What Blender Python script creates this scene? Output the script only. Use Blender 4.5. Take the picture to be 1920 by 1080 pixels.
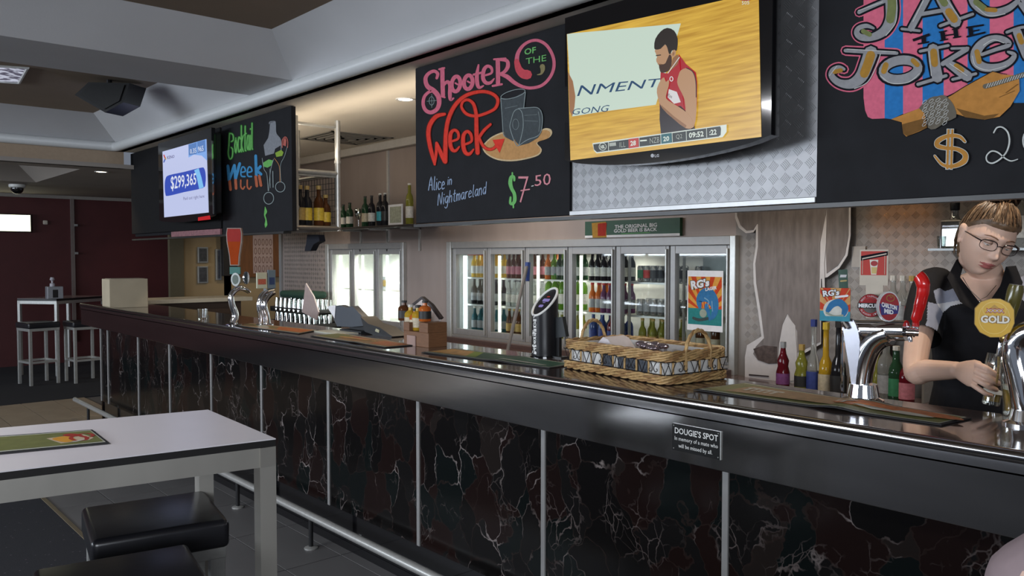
import bpy, bmesh, math, random
from mathutils import Vector, Matrix, noise
random.seed(7)
for o in list(bpy.data.objects): bpy.data.objects.remove(o)
SC = bpy.context.scene
COL = SC.collection
R = math.radians
# ------------------------------------------------------------------ camera
FP, YAW, PIT, EYE = 1540.0, R(41.4), math.atan(58/1540), 1.51
cF = Vector((-math.cos(YAW)*math.cos(PIT), math.sin(YAW)*math.cos(PIT), -math.sin(PIT)))
cR = Vector((math.sin(YAW), math.cos(YAW), 0)); cU = cR.cross(cF)
cam = bpy.data.objects.new('camera', bpy.data.cameras.new('camera')); COL.objects.link(cam)
cam.matrix_world = Matrix.Translation((0,0,EYE)) @ Matrix((cR, cU, -cF)).transposed().to_4x4()
cam.data.sensor_width = 36; cam.data.lens = FP/1920*36; cam.data.clip_start = .05
SC.camera = cam
C0 = Vector((0,0,EYE))
def ray(u,v): return cF*FP + cR*(u-960) + cU*(540-v)
def onY(u,v,Y): r = ray(u,v); return C0 + r*(Y/r.y)          # where the sight line meets a plane y = Y
def onX(u,v,X): r = ray(u,v); return C0 + r*(X/r.x)
def onZ(u,v,Z): r = ray(u,v); return C0 + r*((Z-EYE)/r.z)
def at(u,v,d): return C0 + ray(u,v)*(d/FP)
# ------------------------------------------------------------------ world, lights, exposure
W = bpy.data.worlds.new('room'); SC.world = W; W.use_nodes = True
bg = W.node_tree.nodes['Background']; bg.inputs[0].default_value = (.62,.70,.85,1); bg.inputs[1].default_value = .24
SC.view_settings.view_transform = 'Standard'; SC.view_settings.look = 'None'
SC.view_settings.gamma = 1; SC.view_settings.use_curve_mapping = False; SC.view_settings.exposure = 0.0
def area(name, loc, target, sx, sy, power, col):
    l = bpy.data.lights.new(name, 'AREA'); l.shape = 'RECTANGLE'; l.size = sx; l.size_y = sy; l.energy = power; l.color = col
    o = bpy.data.objects.new(name, l); COL.objects.link(o); o.location = loc
    o.rotation_euler = (Vector(target)-Vector(loc)).to_track_quat('-Z','Y').to_euler(); return o
def spot(name, loc, power, col, ang=100, blend=.6, r=.05, target=None):
    l = bpy.data.lights.new(name, 'SPOT'); l.energy = power; l.color = col; l.spot_size = R(ang); l.spot_blend = blend; l.shadow_soft_size = r
    o = bpy.data.objects.new(name, l); COL.objects.link(o); o.location = loc
    if target: o.rotation_euler = (Vector(target)-Vector(loc)).to_track_quat('-Z','Y').to_euler()
    return o
# daylight through the front windows of the bar room, behind and to the left of the camera
area('window_daylight', (-8.0,-6.3,2.15), (-6.5,2,2.5), 9.0, 1.2, 640, (.80,.89,1.0))
area('doorway_daylight', (3.6,-3.6,2.1), (-5,.6,2.6), 4.4, 1.3, 320, (.86,.92,1.0))
area('ceiling_panel_light', (-3.4,-1.6,2.82), (-3.4,-1.6,0), 1.2, .6, 105, (.95,.95,1.0))
area('soffit_fill_light', (-4.4,2.78,2.28), (-4.4,3.1,2.6), 7.0, .06, 17, (1,.86,.68))  # added unseen fill, aimed up to brighten the soffit over the bar
# ------------------------------------------------------------------ materials
MATS = {}
def mat(name, col, rough=.5, metal=0, trans=0, ior=1.45, emit=None, es=1, spec=.5, var=.06, scale=30, bump=0, bscale=60, coat=0, stretch=(1,1,1), aniso=0, alpha=1):
    if name in MATS: return MATS[name]
    m = bpy.data.materials.new(name); m.use_nodes = True; nt = m.node_tree; N = nt.nodes; L = nt.links
    p = N['Principled BSDF']; c = (*col,1)
    p.inputs['Roughness'].default_value = rough; p.inputs['Metallic'].default_value = metal
    p.inputs['Transmission Weight'].default_value = trans; p.inputs['IOR'].default_value = ior
    p.inputs['Specular IOR Level'].default_value = spec; p.inputs['Coat Weight'].default_value = coat
    p.inputs['Anisotropic'].default_value = aniso; p.inputs['Alpha'].default_value = alpha
    tc = N.new('ShaderNodeTexCoord'); mp = N.new('ShaderNodeMapping'); mp.inputs['Scale'].default_value = stretch
    L.new(tc.outputs['Object'], mp.inputs[0])
    nz = N.new('ShaderNodeTexNoise'); nz.inputs['Scale'].default_value = scale; nz.inputs['Detail'].default_value = 3
    L.new(mp.outputs[0], nz.inputs['Vector'])
    mx = N.new('ShaderNodeMix'); mx.data_type = 'RGBA'
    mx.inputs[6].default_value = tuple(max(0,x*(1-var*2)) for x in col)+(1,); mx.inputs[7].default_value = tuple(min(1,x*(1+var*2)) for x in col)+(1,)
    L.new(nz.outputs[0], mx.inputs[0])
    if trans < .5: L.new(mx.outputs[2], p.inputs['Base Color'])
    else: p.inputs['Base Color'].default_value = c
    if bump:
        n2 = N.new('ShaderNodeTexNoise'); n2.inputs['Scale'].default_value = bscale; L.new(mp.outputs[0], n2.inputs['Vector'])
        b = N.new('ShaderNodeBump'); b.inputs['Strength'].default_value = bump; b.inputs['Distance'].default_value = .01
        L.new(n2.outputs[0], b.inputs['Height']); L.new(b.outputs[0], p.inputs['Normal'])
    if emit: p.inputs['Emission Color'].default_value = (*emit,1); p.inputs['Emission Strength'].default_value = es
    MATS[name] = m; return m
def nodes(m): return m.node_tree.nodes, m.node_tree.links, m.node_tree.nodes['Principled BSDF']
def thin_glass(name, tint=(1,1,1), fac=.07):
    if name in MATS: return MATS[name]
    m = bpy.data.materials.new(name); m.use_nodes = True; N = m.node_tree.nodes; L = m.node_tree.links
    N.remove(N['Principled BSDF']); t = N.new('ShaderNodeBsdfTransparent'); t.inputs[0].default_value = (*tint,1)
    g = N.new('ShaderNodeBsdfGlossy'); g.inputs['Roughness'].default_value = .03
    fr = N.new('ShaderNodeLayerWeight'); fr.inputs[0].default_value = .25
    nz = N.new('ShaderNodeTexNoise'); nz.inputs['Scale'].default_value = 4
    a = N.new('ShaderNodeMath'); a.operation = 'MULTIPLY_ADD'; a.inputs[1].default_value = .35; a.inputs[2].default_value = fac*.6
    b = N.new('ShaderNodeMath'); b.operation = 'MULTIPLY_ADD'; b.inputs[1].default_value = fac*.8; 
    x = N.new('ShaderNodeMixShader'); L.new(fr.outputs[0], a.inputs[0]); L.new(nz.outputs[0], b.inputs[0]); L.new(a.outputs[0], b.inputs[2])
    L.new(b.outputs[0], x.inputs[0]); L.new(t.outputs[0], x.inputs[1]); L.new(g.outputs[0], x.inputs[2])
    L.new(x.outputs[0], N['Material Output'].inputs[0]); MATS[name] = m; return m
steel = mat('brushed_steel', (.34,.33,.325), .13, 1, var=.12, scale=2, stretch=(1,6,8), bump=.004, bscale=4)
steel2 = mat('satin_steel', (.46,.46,.44), .36, .6, var=.08, scale=40)
chrome = mat('chrome', (.82,.82,.84), .07, 1, var=.02)
alu = mat('grey_aluminium', (.30,.295,.29), .42, .45, var=.05)
black = mat('black_plastic', (.012,.012,.013), .35)
gloss_black = mat('gloss_black', (.006,.006,.007), .08, coat=.6)
board_black = mat('blackboard_paint', (.0085,.0088,.011), .7, spec=.25, var=.25, scale=9, bump=.03)
white_paper = mat('white_paper', (.72,.72,.74), .7)
# ------------------------------------------------------------------ geometry helpers
ORG = {}
class MB:
    def __init__(s): s.v = []; s.f = []; s.mi = []; s.mats = []; s.flat = set()
    def _m(s, m):
        if m not in s.mats: s.mats.append(m)
        return s.mats.index(m)
    def add(s, vs, fs, m):
        b = len(s.v); s.v += [Vector(q) for q in vs]; k = s._m(m)
        for f in fs: s.f.append([b+i for i in f]); s.mi.append(k)
        return s
    def box(s, x0,x1,y0,y1,z0,z1, m, bev=0, puff=0):
        f0 = len(s.f); s._box(x0,x1,y0,y1,z0,z1,m,bev,puff)
        if not puff: s.flat.update(range(f0,len(s.f)))
        return s
    def _box(s, x0,x1,y0,y1,z0,z1, m, bev=0, puff=0):
        if bev:
            b = min(bev, (x1-x0)*.45, (y1-y0)*.45, (z1-z0)*.45)
            bm = bmesh.new(); bmesh.ops.create_cube(bm, size=1)
            for q in bm.verts: q.co = Vector((x0+(q.co.x+.5)*(x1-x0), y0+(q.co.y+.5)*(y1-y0), z0+(q.co.z+.5)*(z1-z0)))
            bmesh.ops.bevel(bm, geom=bm.edges[:], offset=b, segments=5 if puff else 2, affect='EDGES', profile=.5)
            bm.verts.index_update(); s.add([q.co.copy() for q in bm.verts], [[q.index for q in f.verts] for f in bm.faces], m); bm.free(); return s
        vs = [(x,y,z) for x in (x0,x1) for y in (y0,y1) for z in (z0,z1)]
        return s.add(vs, [(0,1,3,2),(4,6,7,5),(0,4,5,1),(2,3,7,6),(0,2,6,4),(1,5,7,3)], m)
    def lathe(s, prof, m, c=(0,0,0), n=16, cap=True):
        vs = []; fs = []; k = len(prof)
        for i in range(n):
            a = 2*math.pi*i/n
            for r,z in prof: vs.append((c[0]+r*math.cos(a), c[1]+r*math.sin(a), c[2]+z))
        for i in range(n):
            j = (i+1)%n
            for q in range(k-1): fs.append((i*k+q, j*k+q, j*k+q+1, i*k+q+1))
        if cap:
            fs.append([i*k for i in range(n)][::-1]); fs.append([i*k+k-1 for i in range(n)])
        return s.add(vs, fs, m)
    def tube(s, pts, r, m, n=8, closed=False, cap=True):
        P = [Vector(p) for p in pts]; k = len(P); rs = r if isinstance(r,(list,tuple)) else [r]*k
        vs = []; fs = []; up = None
        for i,p in enumerate(P):
            if closed: t = (P[(i+1)%k]-P[i-1])
            else: t = (P[min(i+1,k-1)]-P[max(i-1,0)])
            t.normalize()
            if up is None: up = Vector((0,0,1)) if abs(t.z) < .9 else Vector((1,0,0))
            a = t.cross(up); a.normalize(); b = a.cross(t); b.normalize(); up = b
            for j in range(n):
                w = 2*math.pi*j/n; vs.append(p + (a*math.cos(w)+b*math.sin(w))*rs[i])
        for i in range(k if closed else k-1):
            i2 = (i+1)%k
            for j in range(n): fs.append((i*n+j, i2*n+j, i2*n+(j+1)%n, i*n+(j+1)%n))
        if cap and not closed: fs.append(list(range(n))[::-1]); fs.append([(k-1)*n+j for j in range(n)])
        return s.add(vs, fs, m)
    def prism(s, pts, d, m, mside=None):          # polygon (3-D points) swept by vector d
        P = [Vector(p) for p in pts]; D = Vector(d); n = len(P)
        s.add(P+[p+D for p in P], [list(range(n)), list(range(2*n-1,n-1,-1))], m)
        b = [(i,(i+1)%n,(i+1)%n+n,i+n) for i in range(n)]
        return s.add(P+[p+D for p in P], b, mside or m)
    def ico(s, c, r, m, sub=1, sc=(1,1,1)):
        bm = bmesh.new(); bmesh.ops.create_icosphere(bm, subdivisions=sub, radius=1); bm.verts.index_update()
        s.add([(c[0]+q.co.x*r*sc[0], c[1]+q.co.y*r*sc[1], c[2]+q.co.z*r*sc[2]) for q in bm.verts], [[q.index for q in f.verts] for f in bm.faces], m); bm.free(); return s
    def xf(s, M, start=0):
        for i in range(start, len(s.v)): s.v[i] = M @ s.v[i]
        return s
    def mesh(s, name, org=(0,0,0), smooth=True, weld=False):
        me = bpy.data.meshes.new(name); o = Vector(org)
        me.from_pydata([tuple(q-o) for q in s.v], [], s.f)
        for m in s.mats: me.materials.append(m)
        me.polygons.foreach_set('material_index', s.mi)
        if weld or smooth:
            bm = bmesh.new(); bm.from_mesh(me)
            if weld: bmesh.ops.remove_doubles(bm, verts=bm.verts[:], dist=1e-5)
            bmesh.ops.recalc_face_normals(bm, faces=bm.faces[:]); bm.to_mesh(me); bm.free()
        if smooth:
            me.polygons.foreach_set('use_smooth', [True]*len(me.polygons)); me.set_sharp_from_angle(angle=.7)
            me.polygons.foreach_set('use_smooth', [i not in s.flat for i in range(len(me.polygons))])
        me.update(); return me
    def build(s, name, parent=None, loc=None, smooth=True, label=None, weld=False):
        if parent is not None: org = ORG[parent.name]
        else: org = Vector(loc) if loc is not None else Vector((0,0,0))
        o = bpy.data.objects.new(name, s.mesh(name, org, smooth, weld)); COL.objects.link(o)
        if parent is not None: o.parent = parent
        else: o.location = org
        ORG[o.name] = org
        if label: o['label'] = label
        return o
def thing(name, label, cat, loc=(0,0,0), group=None):
    o = bpy.data.objects.new(name, None); COL.objects.link(o); o.location = loc; o.empty_display_size = .05
    ORG[o.name] = Vector(loc); return tag(o, label, cat, group)
def tag(o, label, cat, group=None):
    o['label'] = label; o['category'] = cat
    if group: o['group'] = group
    return o
def struct(o): o['kind'] = 'structure'; return o
def copy_tree(o, parent=None):
    c = o.copy(); COL.objects.link(c); c.parent = parent
    for ch in list(o.children): copy_tree(ch, c)
    return c
def put(o, loc, rz=0, label=None, group=None):
    o.location = loc; o.rotation_euler = (0,0,rz)
    if label: o['label'] = label
    if group: o['group'] = group
    return o
# ---- flat print on real surfaces -------------------------------------------------
def smooth_line(pts, k=5, closed=False):
    P = [Vector((p[0],p[1])) for p in pts]; n = len(P); out = []
    if n < 3: return P
    rng = range(n if closed else n-1)
    for i in rng:
        p0 = P[(i-1)%n] if (closed or i>0) else P[0]; p1 = P[i]; p2 = P[(i+1)%n]; p3 = P[(i+2)%n] if (closed or i<n-2) else P[-1]
        for j in range(k):
            t = j/k
            out.append(.5*((2*p1)+(p2-p0)*t+(2*p0-5*p1+4*p2-p3)*t*t+(3*p1-p0-3*p2+p3)*t*t*t))
    if not closed: out.append(P[-1])
    return out
class Print:
    """flat print: 2-D picture coordinates mapped onto a real surface by fn(x, y) -> point; n = outward normal"""
    def __init__(s, fn, n, gap=.0006): s.fn = fn; s.n = Vector(n); s.gap = gap; s.layer = 0; s.sub = 0; s.mb = MB()
    def up(s): s.layer += 1; s.sub = 0; return s
    def P(s, x, y): return s.fn(x,y) + s.n*(s.gap*(s.layer+1.5)+s.sub*.000012)
    def poly(s, pts, m, sm=0, closed=True):
        s.sub += 1; q = smooth_line(pts, sm, True) if sm else pts
        s.mb.add([s.P(a[0],a[1]) for a in q], [list(range(len(q)))], m); return s
    def stroke(s, pts, w, m, k=5, closed=False, round_=True):
        s.sub += 1; ws = w if isinstance(w,(list,tuple)) else [w]*len(pts)
        L = smooth_line(pts, k, closed); n = len(L); nn = len(pts)
        W_ = []
        for i in range(n):
            t = i/max(1,(n-1))*(nn-1) if not closed else i/n*nn
            a = int(t)%nn; b = min(a+1,nn-1) if not closed else (a+1)%nn; W_.append(ws[a]+(ws[b]-ws[a])*(t-int(t)))
        vs = []
        for i,p in enumerate(L):
            t = (L[(i+1)%n]-L[i-1]) if closed else (L[min(i+1,n-1)]-L[max(i-1,0)])
            if t.length < 1e-9: t = Vector((1,0))
            t.normalize(); a = Vector((-t.y,t.x))*W_[i]*.5
            vs += [s.P(p.x+a.x,p.y+a.y), s.P(p.x-a.x,p.y-a.y)]
        fs = [(2*i,2*i+1,2*((i+1)%n)+1,2*((i+1)%n)) for i in range(n if closed else n-1)]
        s.mb.add(vs, fs, m)
        if round_ and not closed:
            for e,wi in ((L[0],W_[0]),(L[-1],W_[-1])):
                s.sub += 1
                s.mb.add([s.P(e.x+math.cos(a*math.pi/4)*wi*.5, e.y+math.sin(a*math.pi/4)*wi*.5) for a in range(8)], [list(range(8))], m)
        return s
    def ell(s, cx, cy, rx, ry, m, w=0, rot=0, n=24):
        p = [(cx+rx*math.cos(a)*math.cos(rot)-ry*math.sin(a)*math.sin(rot), cy+rx*math.cos(a)*math.sin(rot)+ry*math.sin(a)*math.cos(rot)) for a in [2*math.pi*i/n for i in range(n)]]
        if w: return s.stroke(p, w, m, k=1, closed=True)
        return s.poly(p, m)
    def text(s, t, quad, m, bold=0, shear=0):   # quad: tl, tr, br, bl
        s.sub += 1; vs, fs = text2d(t, bold, shear); tl,tr,br,bl = [Vector(q) for q in quad]; out = []
        for x,y in vs:
            a = bl.lerp(br, x); b = tl.lerp(tr, x); c = a.lerp(b, y); out.append(s.P(c.x,c.y))
        s.mb.add(out, fs, m); return s
    def build(s, name, parent, label=None):
        return s.mb.build(name, parent, smooth=False, label=label)
TXT = {}
def text2d(t, bold=0, shear=0):
    key = (t,bold,shear)
    if key in TXT: return TXT[key]
    cu = bpy.data.curves.new('t','FONT'); cu.body = t; cu.resolution_u = 2; cu.offset = bold; cu.shear = shear; cu.align_x = 'CENTER'; cu.space_line = .85
    o = bpy.data.objects.new('t', cu); me = o.to_mesh()
    vs = [(q.co.x,q.co.y) for q in me.vertices]; fs = [list(p.vertices) for p in me.polygons]
    o.to_mesh_clear(); bpy.data.objects.remove(o); bpy.data.curves.remove(cu)
    x0 = min(q[0] for q in vs); x1 = max(q[0] for q in vs); y0 = min(q[1] for q in vs); y1 = max(q[1] for q in vs)
    vs = [((a-x0)/(x1-x0), (b-y0)/(y1-y0)) for a,b in vs]; TXT[key] = (vs,fs); return vs, fs
def zoomY(x0,y0,s,Y): return lambda x,y: onY(x0+x/s, y0+y/s, Y)
def paint(name, col, rough=.85): return mat('paint_'+name, col, rough, var=.12, scale=60, spec=.12)
def glow(name, col, es=1.0): return mat('lit_'+name, (0.01,0.01,0.01), .25, emit=col, es=es)
# ================================================================== materials of the setting
def marble():
    m = mat('veined_dark_marble', (.02,.016,.015), .14, spec=.28); N,L,p = nodes(m)
    tc = N.new('ShaderNodeTexCoord'); nz = N.new('ShaderNodeTexNoise'); nz.inputs['Scale'].default_value = 5; nz.inputs['Detail'].default_value = 5
    L.new(tc.outputs['Object'], nz.inputs[0])
    w = N.new('ShaderNodeVectorMath'); w.operation = 'SCALE'; w.inputs[3].default_value = .22; L.new(nz.outputs[1], w.inputs[0])
    ad = N.new('ShaderNodeVectorMath'); ad.operation = 'ADD'; L.new(tc.outputs['Object'], ad.inputs[0]); L.new(w.outputs[0], ad.inputs[1])
    def veins(scale, width, seed):
        mp = N.new('ShaderNodeMapping'); mp.inputs['Location'].default_value = (seed,seed*2,seed); mp.inputs['Scale'].default_value = (1.25,1,.8); L.new(ad.outputs[0], mp.inputs[0])
        v = N.new('ShaderNodeTexVoronoi'); v.feature = 'DISTANCE_TO_EDGE'; v.inputs['Scale'].default_value = scale; L.new(mp.outputs[0], v.inputs[0])
        r = N.new('ShaderNodeMapRange'); r.inputs[1].default_value = 0; r.inputs[2].default_value = width; r.inputs[3].default_value = 1; r.inputs[4].default_value = 0; L.new(v.outputs[0], r.inputs[0])
        n = N.new('ShaderNodeTexNoise'); n.inputs['Scale'].default_value = 4.5; n.inputs['Detail'].default_value = 4; L.new(mp.outputs[0], n.inputs[0])
        k = N.new('ShaderNodeMapRange'); k.inputs[1].default_value = .52; k.inputs[2].default_value = .72; L.new(n.outputs[0], k.inputs[0])
        q = N.new('ShaderNodeMath'); q.operation = 'MULTIPLY'; L.new(r.outputs[0], q.inputs[0]); L.new(k.outputs[0], q.inputs[1]); return q, mp, r
    v1,mp1,raw = veins(6.5, .02, 0.0); v2,_,_ = veins(17, .045, 3.1)
    vc = N.new('ShaderNodeTexVoronoi'); vc.inputs['Scale'].default_value = 6.5; L.new(mp1.outputs[0], vc.inputs[0])
    cr = N.new('ShaderNodeValToRGB'); e = cr.color_ramp; e.interpolation = 'CONSTANT'
    e.elements[0].color = (.004,.0035,.0035,1); e.elements[1].position = .36; e.elements[1].color = (.009,.0045,.004,1)
    for q,c in ((.56,(.006,.0055,.0055,1)),(.7,(.0035,.0052,.0052,1)),(.86,(.012,.009,.008,1))): x = e.elements.new(q); x.color = c
    L.new(vc.outputs['Color'], cr.inputs[0])
    m0 = N.new('ShaderNodeMix'); m0.data_type = 'RGBA'; m0.inputs[7].default_value = (.022,.014,.012,1)
    k0 = N.new('ShaderNodeMath'); k0.operation = 'MULTIPLY'; k0.inputs[1].default_value = .7; L.new(raw.outputs[0], k0.inputs[0]); L.new(k0.outputs[0], m0.inputs[0]); L.new(cr.outputs[0], m0.inputs[6])
    m1 = N.new('ShaderNodeMix'); m1.data_type = 'RGBA'; m1.inputs[7].default_value = (.30,.26,.25,1); L.new(v1.outputs[0], m1.inputs[0]); L.new(m0.outputs[2], m1.inputs[6])
    m2 = N.new('ShaderNodeMix'); m2.data_type = 'RGBA'; m2.inputs[7].default_value = (.13,.105,.10,1); L.new(v2.outputs[0], m2.inputs[0]); L.new(m1.outputs[2], m2.inputs[6])
    L.new(m2.outputs[2], p.inputs['Base Color']); return m
MARBLE = marble()
ceil_white = mat('ceiling_paint_white', (.50,.50,.51), .85, var=.03, scale=3, bump=.04, bscale=90)
ceil_brown = mat('ceiling_board_tan', (.26,.20,.145), .9, var=.05, scale=4, bump=.05, bscale=120)
ceil_bar = mat('ceiling_paint_cream', (.68,.62,.53), .8, var=.03, scale=3)
ceil_far = mat('ceiling_paint_taupe', (.30,.265,.235), .85, var=.04, scale=3)
wall_red = mat('wall_paint_oxblood', (.055,.010,.011), .6, var=.10, scale=5, bump=.03)
wall_tan = mat('wall_paint_mustard', (.30,.215,.115), .8, var=.06, scale=4)
wall_plate = mat('brushed_wall_sheet', (.30,.245,.22), .5, .35, var=.12, scale=5, stretch=(1,1,.25), bump=.02, bscale=30)
tread = mat('tread_plate_metal', (.20,.20,.205), .4, .6, var=.12, scale=8)
tread_dull = mat('tread_plate_dull', (.21,.185,.165), .5, .5, var=.2, scale=6)
floor_vinyl = mat('floor_tile_grey', (.10,.098,.098), .5, var=.12, scale=2.5, bump=.02)
floor_beige = mat('floor_tile_beige', (.25,.20,.145), .55, var=.10, scale=5, bump=.02)
carpet = mat('carpet_navy', (.007,.008,.012), .95, var=.5, scale=260, bump=.3, bscale=400)
def speckle(m, col, scale=55, thr=.055):
    N,L,p = nodes(m); tc = N.new('ShaderNodeTexCoord'); v = N.new('ShaderNodeTexVoronoi'); v.inputs['Scale'].default_value = scale; L.new(tc.outputs['Object'], v.inputs[0])
    r = N.new('ShaderNodeMath'); r.operation = 'LESS_THAN'; r.inputs[1].default_value = thr*3; L.new(v.outputs['Distance'], r.inputs[0])
    old = p.inputs['Base Color'].links[0].from_socket; x = N.new('ShaderNodeMix'); x.data_type = 'RGBA'; x.inputs[7].default_value = (*col,1)
    L.new(r.outputs[0], x.inputs[0]); L.new(old, x.inputs[6]); L.new(x.outputs[2], p.inputs['Base Color'])
speckle(carpet, (.055,.045,.06), 22, .035)
TUBE = mat('cornice_paint', (.52,.53,.53), .4, var=.02)
# ================================================================== floor
CE = -9.66                                      # edge of the far carpet
struct(MB().box(-14,4,-7,6.5,-.06,-.012, mat('floor_screed',(.06,.055,.05),.9)).build('floor'))
fl = struct(MB().box(-14,4,-7,6.5,-.012,-.008, floor_vinyl).build('floor_tiling')); fl.name = 'trim_floor_bed'
# tiles along the front of the bar, each its own piece
k = 0
tile_mesh = {}
def tile(x0,y0,w,d,m,par):
    key = (round(w,3),round(d,3),m.name)
    if key not in tile_mesh: tile_mesh[key] = MB().box(-w/2,w/2,-d/2,d/2,-.008,.0, m, bev=.0012).mesh('tile')
    o = bpy.data.objects.new('tile', tile_mesh[key]); COL.objects.link(o); o.parent = par; o.location = (x0+w/2, y0+d/2, random.uniform(-.0004,.0004))
for ix in range(16):
    for iy in range(6):
        x0 = CE+.004+ix*.6; y0 = 1.19+iy*.30 - .02
        if y0 > 2.12: continue
        tile(x0, y0, .594, .294, floor_beige if x0 < -7.3 else floor_vinyl, fl)
cp = struct(MB().box(-13,CE,-7,6.5,-.008,.004, carpet, bev=.003).build('floor_carpet_far')); cp.name = 'trim_carpet_far'
cp = struct(MB().box(-7.2,4,-7,1.155,-.008,.004, carpet, bev=.003).build('x')); cp.name = 'trim_carpet_near'
fb = struct(MB().box(CE,-7.2,-7,1.16,-.008,.0, floor_beige, bev=.001).build('x')); fb.name = 'trim_floor_beige'
struct(MB().box(-7.2,4,1.150,1.175,-.006,.006, mat('edge_strip_brass',(.30,.25,.17),.4,.8), bev=.002).build('trim_1'))
# ================================================================== walls
struct(MB().box(-13.12,-13,-7,4.46,0,2.38, wall_red).build('wall_left'))
struct(MB().box(-11.15,-11.0,3.78,6.5,0,2.38, wall_tan).build('wall_kitchen'))
struct(MB().box(-13,-11.0,4.46,4.56,0,2.38, wall_red).build('wall_passage'))
struct(MB().box(-11.0,-10.93,3.72,3.90,0,2.38, mat('post_olive',(.085,.07,.04),.7)).build('trim_2'))
FX0,FX1,FZ0,FZ1 = -5.41,-2.70,.83,1.625; GX0,GX1 = -7.45,-6.08; WZ = 1.63
def wall_with_holes():
    mb = MB(); y0,y1 = 4.10,4.16
    mb.box(-8.5,GX0,y0,y1,0,2.62,wall_plate); mb.box(GX1,FX0,y0,y1,0,2.62,wall_plate); mb.box(FX1,4,y0,y1,0,2.62,tread_dull)
    for a,b in ((GX0,GX1),(FX0,FX1)): mb.box(a,b,y0,y1,FZ1,2.62,wall_plate); mb.box(a,b,y0,y1,0,FZ0,wall_plate)
    return mb
struct(wall_with_holes().build('wall_back'))
# vertical cover strips on the back wall
def strip_x(u): return onY(u,330,4.09).x
struct(MB().box(strip_x(727)-.012,strip_x(727)+.012,4.085,4.10,1.65,2.5, steel2).build('trim_3'))
struct(MB().box(-8.53,-8.47,4.08,4.17,0,2.6, alu).build('trim_4'))
# raised lugs of the tread plate: real geometry, too many to count
def lugs(x0,x1,z0,z1,y,m,pitch=.046,holes=()):
    mb = MB(); s = mb._m(m); nx = int((x1-x0)/pitch); nz = int((z1-z0)/pitch)
    for i in range(nx):
        for j in range(nz):
            cx = x0+(i+.5)*pitch; cz = z0+(j+.5)*pitch
            if any(a<cx<b and c<cz<d for a,b,c,d in holes): continue
            a = R(48) if (i+j)%2 else R(-48); ca,sa = math.cos(a),math.sin(a)
            for q in range(5):
                t = (q-2)*.0062; L_ = .0165; w = .0020; h = .0011
                b = len(mb.v)
                for sc_,d in ((1,0),(.62,h)):
                    for (l,n) in ((-L_,0),(-L_*.7,w),(L_*.7,w),(L_,0),(L_*.7,-w),(-L_*.7,-w)):
                        n2 = n*sc_+t; mb.v.append(Vector((cx+l*sc_**.3*ca-n2*sa, y-d, cz+l*sc_**.3*sa+n2*ca)))
                for f in [(6,7,8,9,10,11)]+[(k,(k+1)%6,(k+1)%6+6,k+6) for k in range(6)]: mb.f.append([b+k for k in f]); mb.mi.append(0)
    return mb
bw = bpy.data.objects['wall_back']
l1 = lugs(FX1+.06,.6,1.0,2.5,4.0999,tread_dull).build('raised_pattern', bw, smooth=False); l1['kind'] = 'stuff'
l2 = lugs(-8.44,-7.5,.9,1.8,4.0999,tread_dull).build('raised_pattern', bw, smooth=False); l2['kind'] = 'stuff'
# ================================================================== ceiling
ZB, ZT, DL = 2.545, 2.85, .27                      # low soffit, coffer lid, splay run
BX0,BX1,EX = -5.5,-4.86,-8.62
cl = MB()
cl.box(EX-.02,4,2.45,4.2,ZB,ZB+.06, ceil_bar)                      # soffit over the bar
c1 = struct(cl.build('ceiling'))
c2 = struct(MB().box(EX-.3,4,-7,3.0,ZT,ZT+.05, ceil_brown).build('x')); c2.name = 'ceiling_coffer'
mb = MB()
def quad(mb,a,b,c,d,m): mb.add([a,b,c,d],[(0,1,2,3)],m)
YF = 2.44; ZR = 2.62
# splayed side along the bar (runs the whole way), splayed end, cross beam with two splayed sides
mb.prism([(EX,YF,ZR),(EX,YF-DL,ZT),(EX,YF+.05,ZT),(EX,YF+.05,ZR)], (4-EX,0,0), ceil_white)
mb.prism([(EX,YF,ZR),(EX+DL,YF,ZT),(EX-.1,YF,ZT),(EX-.1,YF,ZR)], (0,-9.4,0), ceil_white)
c3 = struct(mb.build('x')); c3.name = 'trim_coffer_side'
c4 = struct(MB().prism([(BX0,YF,ZR+.01),(BX1,YF,ZR+.01),(BX1+DL,YF,ZT+.01),(BX0-DL,YF,ZT+.01)], (0,-9.4,0), ceil_white).build('x')); c4.name = 'trim_beam'
tb = MB(); rr = .045
tb.tube([(4,YF,ZR-.035),(EX+.06,YF,ZR-.035),(EX+.02,YF-.02,ZR-.035),(EX,YF-.06,ZR-.035),(EX,-7,ZR-.035)], rr, TUBE, n=16)
c5 = struct(tb.build('x')); c5.name = 'trim_cornice_tube'
struct(MB().box(EX-.01,4,YF+.01,YF+.07,ZB-.0,ZR+.02, ceil_white).box(EX-.07,EX-.01,-7,YF+.07,2.38,ZR+.02, mat('ceiling_bulkhead',(.36,.27,.19),.8)).build('trim_5'))
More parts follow.
